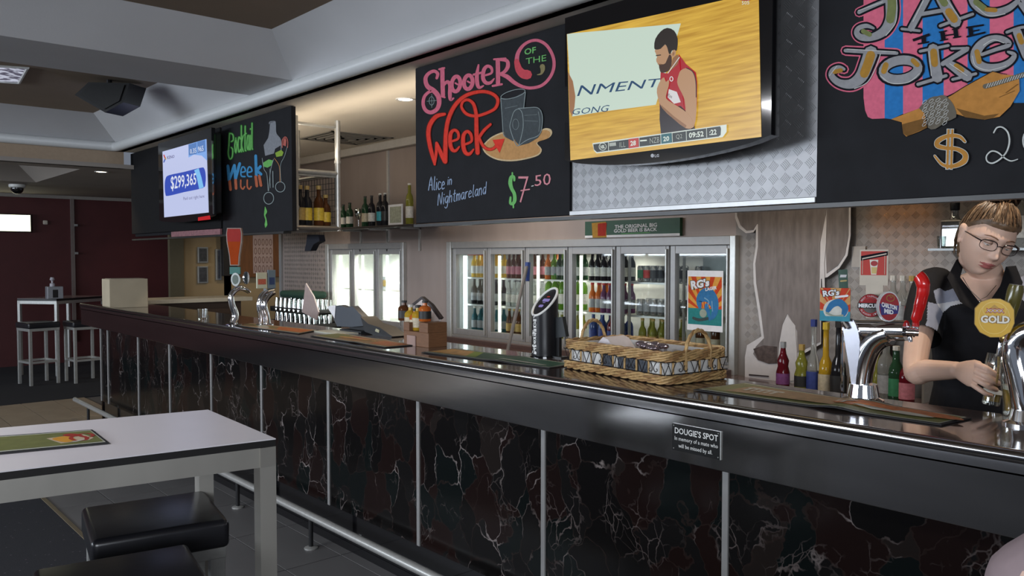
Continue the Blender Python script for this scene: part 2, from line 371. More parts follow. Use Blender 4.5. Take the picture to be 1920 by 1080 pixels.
# far low ceiling with its own coffer
cz = 2.38; pc = onZ(67,342,cz)
far = MB(); X0,X1,Y0,Y1 = pc.x, -8.95, -3.0, pc.y
far.box(-13.1,EX,Y1,6.5,cz,cz+.04,ceil_far); far.box(-13.1,X0,-7,Y1,cz,cz+.04,ceil_far); far.box(X1,EX,-7,Y1,cz,cz+.04,ceil_far); far.box(X0,X1,-7,Y0,cz,cz+.04,ceil_far)
h = .24; dd = .3
for a,b,c,d in (((X0,Y1,cz),(X1,Y1,cz),(X1-dd,Y1-dd,cz+h),(X0+dd,Y1-dd,cz+h)), ((X0,Y0,cz),(X0,Y1,cz),(X0+dd,Y1-dd,cz+h),(X0+dd,Y0+dd,cz+h)),
                ((X1,Y1,cz),(X1,Y0,cz),(X1-dd,Y0+dd,cz+h),(X1-dd,Y1-dd,cz+h)), ((X1,Y0,cz),(X0,Y0,cz),(X0+dd,Y0+dd,cz+h),(X1-dd,Y0+dd,cz+h))):
    far.prism([a,b,c,d],(0,0,.02),ceil_far)
far.box(X0+dd-.05,X1-dd+.05,Y0+dd-.05,Y1-dd+.05,cz+h,cz+h+.02,mat('coffer_lid_brown',(.14,.075,.045),.9))
c6 = struct(far.build('x')); c6.name = 'ceiling_far'
struct(MB().box(-13,-12.97,-7,4.46,2.335,2.38, mat('cornice_grey',(.22,.20,.18),.7)).build('trim_6'))
struct(MB().box(EX,4,4.02,4.10,2.47,2.545, mat('cornice_cream',(.42,.39,.35),.6), bev=.01).build('trim_7'))
# ================================================================== the bar
worktop_m = mat('worktop_dark_laminate', (.075,.055,.05), .12, var=.15, scale=4, coat=.5)
bar = thing('bar_counter', 'long steel-fronted bar counter faced with dark veined marble slabs', 'bar counter', (-3,2.2,0))
BL, BRT = -8.12, 2.2
MB().box(BL,BRT,2.0,2.5,1.045,1.079, worktop_m, bev=.004).build('worktop', bar)
prof = [(2.03,1.079),(2.012,1.083),(2.004,1.079),(1.9965,1.0785)]+[(1.981+.0155*math.cos(R(a)),1.080+.0155*math.sin(R(a))) for a in range(20,256,15)]+[(1.974,1.058),(1.974,1.04),(2.03,1.04)]
mb = MB(); mb.prism([(BL-.02,y,z) for y,z in prof], (BRT-BL,0,0), mat('rail_steel',(.36,.35,.35),.16,1,var=.05,scale=30)); mb.build('rounded_rail', bar)
MB().box(BL,BRT,1.974,1.99,.902,1.046, steel, bev=.002).build('apron', bar)
MB().box(BL,BL+.012,1.99,2.5,.902,1.046, steel).build('end_apron', bar)
divs = [-8.0,-7.33,-6.66,-5.99,-5.25,-4.49,-3.70,-2.91,-2.13,-1.36,-.59,.19,.97,1.75]
divs = [d*2.12/2.03 for d in (-7.72,-7.51,-6.70,-6.00,-5.23,-4.48,-3.70,-2.913,-2.128,-1.361,-.59,.18,.95)]
divs[0] = -8.06
for i in range(len(divs)-1):
    a,b = divs[i],divs[i+1]
    if b-a < .3: a += 0
    MB().box(a+.008,b-.008,2.12,2.145,.2,.92, MARBLE, bev=.002).build('marble_slab', bar)
for d in divs: MB().box(d-.011,d+.011,2.113,2.14,.2,.92, alu, bev=.002).build('cover_strip', bar)
MB().box(BL+.08,BRT,2.145,2.45,0,1.045, mat('carcass_black',(.01,.01,.01),.7)).build('carcass', bar)
MB().box(BL+.06,BRT,2.13,2.15,0,.2, gloss_black).build('kickboard', bar)
MB().box(BL+.05,BL+.075,2.12,2.45,0,1.045, MARBLE).build('end_panel', bar)
# the plank beyond the end of the bar
a = onZ(355,571,1.1); b = onZ(282,571,1.1)
ck = thing('side_counter', 'pale narrow counter plank at the far end of the bar', 'counter', (b.x, b.y, 0))
MB().box(-8.62,-8.14,2.4,3.6,1.06,1.10, mat('plank_cream',(.42,.38,.30),.5), bev=.004).build('plank', ck)
MB().box(-8.5,-8.2,2.5,3.5,0,1.06, mat('carcass_brown',(.05,.03,.02),.7)).build('carcass', ck)
# back bench
bb = thing('back_bench', 'dark back bench running under the display fridges', 'bench', (-3,3.9,0))
MB().box(-8.4,2.2,3.62,4.098,.79,.83, mat('bench_top',(.10,.06,.055),.18,coat=.4,var=.2), bev=.004).build('worktop', bb)
MB().box(-8.4,2.2,3.66,4.09,0,.79, mat('bench_front',(.03,.02,.02),.5)).build('cabinet', bb)
for i in range(3): MB().box(FX0,FX1+.0,4.02-.05*i,4.09,.83-.0,.86-.012*i, mat('slat_maroon',(.13,.085,.08),.4,.3)).build('ledge', bb) if i==0 else None
# foot rail
fr = thing('foot_rail', 'steel tube foot rail on posts along the base of the bar', 'foot rail', (-3,2.0,0))
MB().tube([(BRT,2.0,.17),(-8.5,2.0,.17)], .021, steel2, n=12).build('tube', fr)
for u in (166,300,444,581):
    p = onY(u,800,2.0); x = p.x
    MB().lathe([(.012,.006),(.012,.155)], black, (x,2.0,0), 10).lathe([(.035,0),(.035,.006),(.02,.012)], steel2, (x,2.0,0), 12).build('post', fr)
for x in (-2.7,-1.9,-1.1,-.3): MB().lathe([(.012,.006),(.012,.155)], black, (x,2.0,0), 10).lathe([(.035,0),(.035,.006),(.02,.012)], steel2, (x,2.0,0), 12).build('post', fr)
# memorial plaque
Y = 1.974
q = [onY(u,v,Y) for u,v in ((1262,796),(1353,806),(1350,860),(1261,844))]
x0,x1,z0,z1 = q[0].x,q[1].x,(q[2].z+q[3].z)/2,(q[0].z+q[1].z)/2
pl = thing('memorial_plaque', 'small black plaque in memory of a mate, screwed to the steel bar front', 'plaque', (x0,Y-.002,z0))
MB().box(x0,x1,Y-.004,Y,z0,z1, mat('plaque_black',(.008,.008,.008),.25)).build('plate', pl)
pr_ = Print(lambda x,y: Vector((x0+(x1-x0)*x, Y-.004, z1-(z1-z0)*y)), (0,-1,0)); wt = mat('plaque_engraving',(.62,.62,.6),.5)
pr_.text("DOUGIE'S SPOT", ((.06,.13),(.95,.13),(.95,.36),(.06,.36)), wt, bold=.012)
pr_.text("In memory of a mate who", ((.06,.46),(.95,.46),(.95,.65),(.06,.65)), wt)
pr_.text("will be missed by all.", ((.14,.72),(.84,.72),(.84,.91),(.14,.91)), wt).build('engraving', pl)
MB().box(x1-.0015,x1+.001,Y-.0045,Y,z0,z1, steel2).build('edge', pl)
for x in (x0+.006,x1-.008):
    for z in (z0+.006,z1-.006): MB().ico((x,Y-.0045,z),.002,steel2).build('screw', pl)
# ---- gantry: black boards and tread plate hung over the bar
GY = 2.60
gt = struct(MB().box(-8.72,-5.36,GY+.035,GY+.06,1.715,2.5, board_black).box(-3.77,4,GY+.035,GY+.06,1.715,2.5, board_black).box(-8.72,-5.36,GY+.0,GY+.06,1.675,1.69, mat('gantry_channel',(.05,.05,.05),.4,.6)).box(-3.77,4,GY,GY+.06,1.675,1.69,MATS['gantry_channel']).build('trim_gantry'))
def board(name, label, cat, ua, ub, vref, z0, z1, m, th=.035):
    xa,xb = (onY(ua,vref,GY).x if not isinstance(ua,float) else ua), (onY(ub,vref,GY).x if not isinstance(ub,float) else ub)
    t = thing(name, label, cat, ((xa+xb)/2, GY, z0)); MB().box(xa,xb,GY,GY+th,z0,z1,m,bev=.003).build('panel', t); return t
ZTOP = 2.54
sb = board('chalkboard', 'black chalkboard advertising the Shooter of the Week at $7.50', 'chalkboard', 780,1068,420,1.695,ZTOP,board_black)
jb = board('chalkboard', 'black chalkboard with pink and blue stripes, ornate lettering and a drawn hand', 'chalkboard', 1530,1.6,370,1.69,ZTOP,board_black)
kb = board('chalkboard', 'black chalkboard advertising the Cocktail of the Week', 'chalkboard', 418,548,435,1.69,ZTOP,board_black)
bk = board('black_panel', 'plain black panel behind the lottery screen at the far end', 'panel', -8.72,-6.46,0,1.74,ZTOP,mat('panel_black',(.007,.007,.008),.8,spec=.2))
a,b = onY(325,450,GY),onY(417,432,GY)
pk = thing('sign_strip', 'faded pink sign strip under the lottery screen', 'sign', (a.x,GY-.02,1.69)); MB().box(a.x,b.x,GY-.018,GY-.003,1.69,1.735, mat('faded_pink',(.22,.10,.11),.6,var=.3,scale=40)).build('panel', pk)
tp = thing('tread_plate_panel', 'silver tread plate panel behind the basketball television', 'metal panel', (-2,GY,1.7))
px0,px1 = onY(1068,400,GY).x, onY(1529,370,GY).x
MB().box(px0+.002,px1-.002,GY+.012,GY+.035,1.70,ZTOP, tread).build('sheet', tp)
l3 = lugs(px0+.004,px1-.004,1.715,ZTOP-.01,GY+.0121,tread).build('raised_pattern', tp, smooth=False); l3['kind'] = 'stuff'
MB().box(px0,px1,GY-.002,GY+.03,1.693,1.713, mat('bright_edge',(.3,.3,.3),.35,.6), bev=.002).build('bottom_edge', tp)
PY = GY-.0003
nrm = (0,-1,0)
# ---- Shooter board
fA = zoomY(780,60,6,PY); P = Print(fA,nrm)
pink = paint('pink',(.55,.13,.19)); pinkd = paint('pink_dark',(.52,.07,.09)); red = paint('red',(.62,.045,.03)); rdk = paint('red_dark',(.16,.015,.01)); grn = paint('chalk_green',(.15,.42,.13)); tanp = paint('tan',(.46,.25,.10)); tanl = paint('tan_light',(.55,.42,.25))
gch = paint('chalk_grey',(.22,.26,.26)); gchd = paint('chalk_dark',(.06,.07,.075)); wch = paint('chalk_white',(.5,.52,.5)); bch = paint('chalk_blue',(.28,.36,.5))
W_ = 46
P.stroke([(235,520),(245,470),(205,440),(140,470),(108,530),(130,610),(200,660),(250,720),(262,800),(235,870),(170,905),(110,880),(82,810),(95,730),(140,680),(185,665)], [30,38,36,38,46,52,56,56,50,46,44,42,38,36,34,30], pink)
P.stroke([(262,420),(320,405)], 22, pink).stroke([(298,420),(300,560),(305,715)], 48, pink).stroke([(290,725),(325,735)], 22, pink)
P.stroke([(310,600),(355,560),(385,600),(383,690),(390,760),(425,745)], [30,38,44,44,36,18], pink)
P.ell(452,585,48,85,pink,w=44,rot=.12).ell(590,565,48,78,pink,w=44,rot=.12)
P.stroke([(445,575),(470,590)],20,pink).stroke([(582,555),(608,570)],20,pink)
P.stroke([(706,370),(688,480),(690,570),(712,625),(762,605)], [18,44,46,36,14], pink).stroke([(650,480),(765,452)],24,pink)
P.stroke([(770,490),(850,462),(850,405),(805,385),(765,430),(757,520),(790,572),(840,570),(882,525)], [22,26,34,36,44,46,42,34,14], pink)
P.stroke([(880,308),(1010,298)],22,pink).stroke([(922,320),(925,450),(925,585)],48,pink).stroke([(865,608),(968,588)],24,pink)
P.stroke([(940,312),(1025,325),(1035,390),(1000,445),(950,470)], [26,40,46,38,24], pink)
P.stroke([(955,475),(1030,505),(1110,570),(1200,615),(1300,630),(1420,600),(1510,510),(1553,400),(1545,280),(1480,160),(1390,100),(1300,100),(1210,150),(1150,240),(1135,340)], [34,50,44,36,34,34,34,36,36,36,34,32,34,44,54], pink)
P.stroke([(1135,330),(1160,420),(1205,470),(1255,480)], [56,80,100,108], pinkd)
P.up().stroke([(180,700),(180,850)],5,gch).stroke([(125,780),(235,770)],5,gch).ell(178,775,28,48,gch,w=6)
P.text('OF', ((1222,190),(1352,165),(1352,235),(1222,262)), grn, bold=.02).text('THE', ((1238,298),(1468,255),(1468,325),(1238,365)), grn)
P.stroke([(1365,482),(1410,470),(1428,425),(1425,390)], [6,22,48,60], paint('khaki',(.22,.19,.09)))
# Week (dark outline first, then the red)
def week(w, m):
    P.stroke([(330,925),(235,950),(165,1040),(145,1150),(165,1290),(200,1420),(218,1490)],[30*w,44*w,46*w,44*w,42*w,36*w,24*w],m)
    P.stroke([(215,1490),(232,1380),(238,1250)],[22*w,30*w,28*w],m).stroke([(238,1250),(290,1370),(330,1455)],[30*w,44*w,44*w],m)
    P.stroke([(335,1460),(338,1280),(345,1120),(375,970),(450,820),(570,715),(730,672),(850,690),(925,755),(905,850),(820,905),(690,945),(580,925),(520,850),(535,785),(595,765),(655,815),(685,930)],[44*w,44*w,42*w,42*w,42*w,38*w,34*w,34*w,34*w,32*w,30*w,30*w,32*w,28*w,26*w,30*w,34*w,38*w],m)
    P.stroke([(685,930),(688,1150),(700,1360)],[38*w,44*w,44*w],m)
    P.stroke([(410,1230),(480,1200),(478,1130),(435,1105),(395,1150),(392,1260),(415,1325),(455,1335),(495,1290)],[24*w,26*w,30*w,30*w,40*w,42*w,38*w,30*w,16*w],m)
    P.stroke([(560,1265),(632,1228),(622,1150),(580,1120),(540,1170),(540,1290),(565,1360),(610,1372),(655,1320)],[24*w,26*w,32*w,32*w,40*w,44*w,40*w,34*w,16*w],m)
    P.stroke([(845,1040),(770,1110),(715,1190)],[26*w,32*w,30*w],m).stroke([(715,1190),(760,1280),(820,1320),(880,1310),(925,1260)],[30*w,30*w,28*w,28*w,30*w],m)
    P.poly([(868,1215),(1005,1200),(948,1362),(905,1290)],m)
tray = [(750,1300),(790,1235),(870,1170),(1000,1120),(1150,1100),(1300,1110),(1400,1105),(1460,1082),(1520,1095),(1535,1140),(1500,1190),(1400,1225),(1368,1255),(1418,1320),(1385,1385),(1250,1430),(1080,1455),(920,1440),(800,1380)]
P.up().poly(tray, tanl, sm=3); cx,cy = 1090,1290
P.up().poly([(cx+(x-cx)*.955, cy+(y-cy)*.90) for x,y in tray], tanp, sm=3)
P.up(); week(1.35, rdk); P.up(); week(1.0, red)
P.up()
P.poly([(965,740),(990,1080),(1005,1180),(1100,1230),(1200,1100),(1225,860),(1240,680),(1180,700),(1080,760)], gchd).poly([(1070,1000),(1110,890),(1160,860),(1380,860),(1430,920),(1430,1060),(1380,1190),(1170,1280),(1100,1150),(1060,1080)], gchd, sm=2)
P.up().ell(1100,700,142,42,gch,w=8,rot=-.28).stroke([(962,750),(978,960),(990,1140),(1010,1175)],8,gch).stroke([(1240,680),(1220,860)],9,gch)
P.stroke([(1075,1010),(1110,900),(1165,868),(1205,920),(1215,1050),(1200,1150),(1160,1280),(1120,1240),(1080,1130),(1065,1060),(1075,1010)],8,gch)
P.stroke([(1160,862),(1280,852),(1380,855),(1425,920),(1432,1010),(1415,1120),(1370,1175),(1260,1215),(1165,1280)],8,gch).stroke([(1385,900),(1402,1000),(1392,1120)],5,gch)
P.stroke([(1010,860),(1150,830)],3,gch).stroke([(1230,940),(1370,930)],3,gch).stroke([(1230,1000),(1380,1005)],3,gch).ell(1130,1040,34,60,gch,w=4)
# hand-written words: one-line pen letters
PEN = {'A':[[(0,0),(.25,1),(.5,0)],[(.1,.38),(.42,.38)]],'l':[[(.12,1),(.1,.1),(.2,0)]],'i':[[(.1,.55),(.1,0)],[(.1,.78),(.12,.8)]],'c':[[(.42,.5),(.2,.6),(.05,.3),(.2,0),(.42,.1)]],
 'e':[[(.08,.3),(.38,.38),(.25,.6),(.06,.35),(.15,.02),(.4,.1)]],'n':[[(.08,.58),(.08,0)],[(.08,.4),(.25,.6),(.36,.4),(.36,0)]],'N':[[(0,0),(.04,1),(.4,0),(.46,1)]],
 'g':[[(.4,.5),(.2,.6),(.05,.3),(.2,.02),(.38,.3)],[(.4,.55),(.38,-.2),(.2,-.4),(.05,-.28)]],'h':[[(.08,1),(.08,0)],[(.08,.35),(.25,.58),(.36,.4),(.36,0)]],'t':[[(.18,.95),(.16,.1),(.3,0)],[(.02,.62),(.34,.66)]],
 'm':[[(.06,.55),(.06,0)],[(.06,.4),(.18,.58),(.26,.4),(.26,0)],[(.26,.4),(.4,.58),(.48,.4),(.48,0)]],'a':[[(.38,.5),(.2,.58),(.05,.25),(.2,0),(.36,.25)],[(.38,.56),(.38,.1),(.45,0)]],
 'r':[[(.08,.56),(.08,0)],[(.08,.35),(.2,.56),(.34,.55)]],'d':[[(.38,.5),(.2,.58),(.05,.25),(.2,0),(.36,.25)],[(.4,1.0),(.38,0)]],'C':[[(.3,.72),(.42,.95),(.2,1),(.05,.7),(.02,.3),(.12,.0),(.3,.02),(.4,.3),(.3,.36)]],
 'o':[[(.2,.58),(.05,.3),(.2,0),(.36,.3),(.2,.58)]],'k':[[(.08,1),(.08,0)],[(.36,.6),(.1,.28),(.38,0)]],'W':[[(0,1),(.12,0),(.28,.75),(.4,0),(.56,1)]],' ':[]}
ADV = {'l':.3,'i':.24,'m':.6,'N':.6,'A':.6,' ':.35,'t':.4,'r':.42,'W':.7,'C':.52}
def pen(P, txt, x, y, size, slope, w, m, squeeze=1.0, lean=.1):
    cx = 0
    for ch in txt:
        for s in PEN[ch]: P.stroke([(x+(cx+a+b*lean)*size*squeeze, y-b*size+(cx+a)*size*squeeze*slope) for a,b in s], w, m, k=3)
        cx += ADV.get(ch,.5)
fB = zoomY(780,240,6,PY); Q = Print(fB,nrm)
pen(Q,'Alice',142,700,150,-.06,9,bch,.58); pen(Q,'in',352,640,105,-.1,8,bch,.75)
pen(Q,'Nightmareland',248,870,135,-.24,8,bch,.67)
Q.text('7', ((1155,545),(1270,545),(1270,840),(1155,840)), paint('chalk_rose',(.58,.24,.27)), bold=-.02).stroke([(1185,705),(1280,690)],14,MATS['paint_chalk_rose']).stroke([(1305,655),(1325,650)],10,wch)
Q.text('50', ((1340,535),(1520,505),(1520,640),(1340,655)), MATS['paint_chalk_rose'])
Q.stroke([(1110,590),(1105,550),(1075,555),(1065,620),(1080,680),(1110,740),(1115,810),(1095,850),(1065,845),(1068,780)],[24,30,40,46,40,38,42,36,30,22],grn).stroke([(1088,505),(1090,560)],18,grn).stroke([(1098,850),(1100,895)],18,grn)
P.build('lettering', sb); Q.build('price_lettering', sb)['kind'] = 'stuff'
# ---- Jack board
fC = zoomY(1530,0,4.923,PY); P = Print(fC,nrm)
jp = paint('stripe_pink',(.60,.13,.20)); jbL = paint('stripe_blue',(.025,.16,.42)); blk = paint('letter_black',(.008,.008,.012)); sil = paint('letter_silver',(.26,.26,.27)); gold = paint('letter_gold',(.36,.19,.035)); olive = paint('letter_olive',(.16,.18,.07)); skin = paint('drawn_hand',(.44,.20,.05)); skd = paint('drawn_hand_shade',(.16,.08,.025)); chn = paint('bracelet',(.13,.115,.09))
TP = -200
P.poly([(440,TP),(635,TP),(635,1093),(520,1098),(480,1080),(455,1020),(440,900)],jp).poly([(635,TP),(805,TP),(805,1050),(700,1100),(635,1093)],jbL)
P.poly([(805,TP),(985,TP),(985,990),(805,1055)],jp).poly([(985,TP),(1180,TP),(1180,900),(985,1000)],jbL).poly([(1180,TP),(1400,TP),(1400,800),(1180,900)],jp)
P.poly([(1400,TP),(1605,TP),(1605,720),(1400,800)],jbL).poly([(1605,TP),(1825,TP),(1825,720),(1605,720)],jp).poly([(1825,TP),(2150,TP),(2150,950),(1825,950)],jbL)
P.poly([(2150,TP),(2400,TP),(2400,900),(2150,950)],jp)
J1 = [([(400,115),(520,60),(640,10)],34),([(690,-70),(702,80),(690,190),(630,290),(520,345),(420,345),(380,305),(400,260),(470,240),(535,262)],[110,112,100,84,66,60,52,44,40,22])]
AA = [([(1085,-120),(980,80),(880,265)],[60,60,60]),([(1130,-90),(1210,70),(1290,200)],110),([(960,135),(1185,95)],36),([(795,268),(960,286)],24),([(1150,240),(1300,185),(1450,132)],28)]
CC = [([(1440,-60),(1470,30),(1560,105),(1660,118),(1780,80),(1870,10)],[80,86,80,70,60,40])]
KK = [([(1890,-60),(1990,110)],60),([(1890,40),(1960,140)],40)]
J2 = [([(275,468),(500,480),(750,492)],[34,36,30]),([(510,490),(470,600),(420,710),(330,775),(220,765),(150,705),(160,650),(215,625),(262,640)],[130,120,112,90,66,56,50,44,30])]
K2 = [([(1085,455),(1100,590),(1125,715)],100),([(965,475),(1225,422)],26),([(945,780),(1205,700)],30),([(1395,455),(1290,520),(1175,590)],[46,44,44]),([(1215,580),(1310,640),(1400,705)],[60,90,96]),([(1255,450),(1410,445)],22),([(1265,735),(1480,682)],26)]
E2 = [([(1535,505),(1660,460),(1785,415),(1745,370),(1650,355),(1545,400),(1480,490),(1490,580),(1570,625),(1690,620),(1790,575),(1835,510),(1775,480)],[30,34,44,54,58,80,96,92,78,66,54,44,20])]
RR = [([(1860,295),(1900,400),(1950,520)],80),([(1765,300),(1900,255),(2050,250)],26),([(1950,260),(2080,330),(1980,400)],50)]
def lay(L, dw, m, k=5):
    for pts,w in L: P.stroke(pts, [x+dw for x in w] if isinstance(w,list) else w+dw, m, k=k)
P.up(); lay(J1,58,jp); lay(J2,62,jp)
P.up()
for L in (J1,AA,CC,KK,J2,K2,E2,RR): lay(L,36,blk)
P.ell(785,645,168,92,blk,w=118,rot=-.15)
P.up()
for L in (J1,AA,CC,KK,J2,K2,E2,RR): lay(L,0,sil)
P.ell(785,645,162,88,sil,w=84,rot=-.15)
P.up()
for s in (([(700,-60),(705,60),(690,180)],80,olive),([(440,290),(500,320)],44,olive),([(1150,-40),(1190,30)],70,olive),([(1230,110),(1280,180)],70,gold),([(1480,20),(1560,80)],54,olive),([(1580,90),(1660,96)],40,gold),
          ([(510,510),(480,600),(450,680)],84,gold),([(175,665),(235,650)],40,gold),([(1090,480),(1100,590)],64,gold),([(1300,610),(1350,650)],50,gold),([(1490,480),(1510,570)],50,gold),([(650,600),(630,660)],52,gold),([(900,560),(940,600)],46,gold),([(1880,330),(1900,390)],50,gold)):
    P.stroke(s[0],s[1],s[2])
lt = paint('letter_glint',(.50,.50,.48)); P.up()
for pts in ([(395,100),(620,20)],[(745,-40),(752,100),(735,220),(650,330)],[(1030,-60),(900,200)],[(1165,-70),(1340,180)],[(290,455),(740,480)],[(600,500),(560,620),(480,760),(360,820)],[(130,700),(200,610)],[(600,700),(700,770),(860,760),(960,680)],[(1050,480),(1070,700)],[(1240,590),(1400,700)],[(1450,520),(1480,610),(1600,650),(1760,610)],[(1550,420),(1640,370),(1740,400)],[(1480,60),(1600,150),(1750,130)]):
    P.stroke(pts,7,lt)
P.up()
for pts,w in (([(900,374),(1055,320)],24),([(1000,330),(1002,398)],42),([(945,408),(1050,388)],14),([(1172,292),(1184,372)],42),([(1292,268),(1302,345)],42),([(1180,332),(1295,316)],12),([(1140,300),(1215,285)],12),([(1150,378),(1225,362)],12),([(1260,275),(1330,262)],12),([(1270,352),(1345,338)],12),([(1430,252),(1440,335)],42),([(1392,258),(1555,232)],16),([(1440,292),(1515,278)],12),([(1395,342),(1570,300)],16)):
    P.stroke(pts,w,blk,round_=False)
P.up().poly([(700,1102),(960,1002),(1010,1050),(1032,1180),(960,1215),(840,1262),(812,1235),(798,1130)],skin)
P.poly([(1225,900),(1300,850),(1400,790),(1520,720),(1640,660),(1720,690),(1880,700),(1885,840),(1800,985),(1700,1080),(1560,1106),(1400,1085),(1290,1050)],skin)
P.up().poly([(800,1150),(1020,1090),(1032,1180),(850,1258),(812,1235)],skd)
P.poly([(1300,1000),(1560,1070),(1700,1050),(1640,1090),(1550,1106),(1380,1084)],skd)
P.up().poly([(960,1000),(1060,905),(1130,890),(1190,880),(1250,930),(1290,1000),(1300,1085),(1200,1130),(1110,1192),(1040,1180),(1030,1060)],chn,sm=2)
P.up().stroke([(1640,662),(1770,690)],6,blk).stroke([(1240,890),(1400,790),(1640,660)],6,blk).stroke([(1760,860),(1870,780)],6,skd).stroke([(1700,900),(1840,840)],5,skd)
for i in range(4):
    for j in range(7): P.ell(1010+i*62+(j%2)*14, 945+j*34-i*10+(i>2)*20, 26,11, lt, w=4, rot=-.7, n=10)
P.stroke([(1570,800),(1700,765),(1930,690),(2100,640)],[44,40,46,46],chn)
for i in range(15): P.up() if i==0 else None; P.stroke([(1580+i*24,815-i*7),(1600+i*24,775-i*7)],6,lt,k=1)
P.up(); og = paint('dollar_orange',(.42,.20,.045))
S = [(1385,1310),(1330,1262),(1230,1258),(1140,1300),(1130,1345),(1200,1368),(1310,1378),(1385,1425),(1375,1490),(1280,1535),(1180,1522),(1105,1440)]
P.stroke(S,[30,40,44,52,52,44,44,56,60,44,36,24],wch); 
for x in (1232,1268): P.stroke([(x,1190),(x-12,1568)],32,wch,k=1,round_=False)
P.up().stroke(S,[18,30,34,42,42,34,34,46,50,34,26,14],og)
for x in (1234,1270): P.stroke([(x,1196),(x-12,1562)],20,og,k=1,round_=False)
P.stroke([(1650,1228),(1680,1182),(1730,1178),(1780,1225),(1795,1310),(1770,1400),(1710,1470),(1640,1508),(1590,1490),(1585,1440),(1630,1398),(1690,1410),(1750,1460),(1810,1488),(1872,1472)],[12,13,14,15,16,15,14,14,13,12,13,14,13,12,8],wch)
P.ell(2000,1300,80,110,wch,w=14)
P.build('lettering', jb)
# ---- Cocktail board
fI = zoomY(410,210,9,PY); P = Print(fI,nrm); cg = paint('cocktail_green',(.13,.38,.10)); cgd = paint('green_shade',(.02,.09,.02)); cb = paint('cocktail_blue',(.05,.22,.42)); co = paint('cocktail_orange',(.36,.10,.05)); cgr = paint('bottle_grey',(.20,.21,.23))
def cocktail(w,m):
    P.stroke([(185,360),(240,380),(250,470),(215,500)],w,m).stroke([(185,370),(175,560),(165,700),(190,790),(230,760),(240,640),(215,600)],w,m)
    pen(P,'ocktail',270,700,440,-.24,w,m,.245,.0)
cocktail(44,cgd); P.up(); cocktail(20,cg)
P.up()
for pts in ([(160,910),(180,1150)],[(180,1150),(270,900)],[(270,900),(290,1130)],[(290,1130),(360,870)],[(630,740),(640,1070)],[(710,920),(650,990)],[(650,990),(720,1050)]): P.stroke(pts,48,cb,k=1)
for cx in (420,530): P.stroke([(cx-35,1020),(cx+35,1000),(cx+20,940),(cx-15,930),(cx-40,1000),(cx-30,1080),(cx+30,1090)],26,cb)
for pts in ([(190,1170),(205,1310)],[(290,1150),(300,1290)],[(630,1090),(650,1250)],[(690,1080),(720,1240)]): P.stroke(pts,46,co,k=1)
for cx in (410,520): P.stroke([(cx-30,1150),(cx-30,1260),(cx+5,1300),(cx+35,1260)],26,co)
P.stroke([(860,200),(870,170),(950,160),(965,200),(975,360),(1050,470),(1060,640)],14,cgr).poly([(875,180),(960,165),(975,360),(1045,440),(1060,560),(960,620),(940,700),(790,740),(765,560),(840,440),(860,340)],cgr)
P.up().poly([(750,860),(850,800),(930,820),(900,900),(830,940),(760,920)],cg).poly([(960,690),(1060,640),(1100,680),(1080,740),(980,760)],paint('lime',(.22,.34,.05)))
P.stroke([(740,780),(770,960),(820,1060),(840,1330)],10,gch).stroke([(930,800),(880,1000),(850,1330)],10,gch).ell(850,1455,84,100,gch,w=12).ell(1045,1265,80,86,gch,w=12)
P.stroke([(945,780),(1030,920),(1040,1180)],12,paint('stem_orange',(.3,.14,.06))).stroke([(1170,560),(1120,740),(1050,900),(1060,1180)],8,gch).stroke([(1080,600),(1080,480),(1130,420),(1170,480),(1170,600)],14,paint('melon',(.4,.11,.09))).poly([(1090,560),(1100,460),(1130,430),(1150,480),(1140,580)],MATS['paint_melon'])
P.stroke([(920,1000),(925,1270)],14,gch).stroke([(870,960),(880,1280)],8,gch)
P.stroke([(790,1600),(800,1680),(785,1740),(805,1820),(805,1900),(795,1950)],[6,50,24,22,50,6],cg)
P.build('lettering', kb)
# ================================================================== televisions
def tv(name,label,x0,x1,z0,z1,bz,yf,sag=.02):
    t = thing(name,label,'television',((x0+x1)/2,yf+.05,z0))
    n = 14; pts = [(x0,yf,z1),(x1,yf,z1)]+[(x1-(x1-x0)*i/n, yf, z0+.03-math.sin(math.pi*i/n)**.7*(.03+sag)) for i in range(n+1)]
    MB().prism(pts,(0,.05 if bz<1 else .03,0),gloss_black).build('bezel', t)
    MB().box(x0+.03,x1-.03,yf+.03,yf+.09,z0+.05,z1-.03,black,bev=.01).build('back_cover', t)
    MB().box((x0+x1)/2-.15,(x0+x1)/2+.15,yf+.09,GY+.011 if bz<1 else GY-.001,(z0+z1)/2-.1,(z0+z1)/2+.1,black).build('wall_bracket', t)
    return t
YT = 2.455
xl,xr = onY(1059,200,YT).x, onY(1447,150,YT).x
T1 = tv('television','large television showing a bearded basketball player in a red singlet',xl,xr,1.885,2.505,.04,YT,.02)
fE = zoomY(770,0,2.494,YT-.0005); P = Print(fE,(0,-1,0),.0008)
def court():
    m = glow('court',(.62,.36,.03),.95); N,L,p = nodes(m); tc = N.new('ShaderNodeTexCoord'); mp = N.new('ShaderNodeMapping'); mp.inputs['Scale'].default_value = (3,1,55)
    nz = N.new('ShaderNodeTexNoise'); nz.inputs['Scale'].default_value = 1.5; nz.inputs['Detail'].default_value = 4; cr = N.new('ShaderNodeValToRGB'); cr.color_ramp.elements[0].position = .3; cr.color_ramp.elements[1].position = .7
    cr.color_ramp.elements[0].color = (.46,.24,.018,1); cr.color_ramp.elements[1].color = (.74,.46,.06,1)
    L.new(tc.outputs['Object'],mp.inputs[0]); L.new(mp.outputs[0],nz.inputs[0]); L.new(nz.outputs[0],cr.inputs[0]); L.new(cr.outputs[0],p.inputs['Emission Color']); return m
P.poly([(731,160),(1628,-35),(1641,640),(748,750)], court())
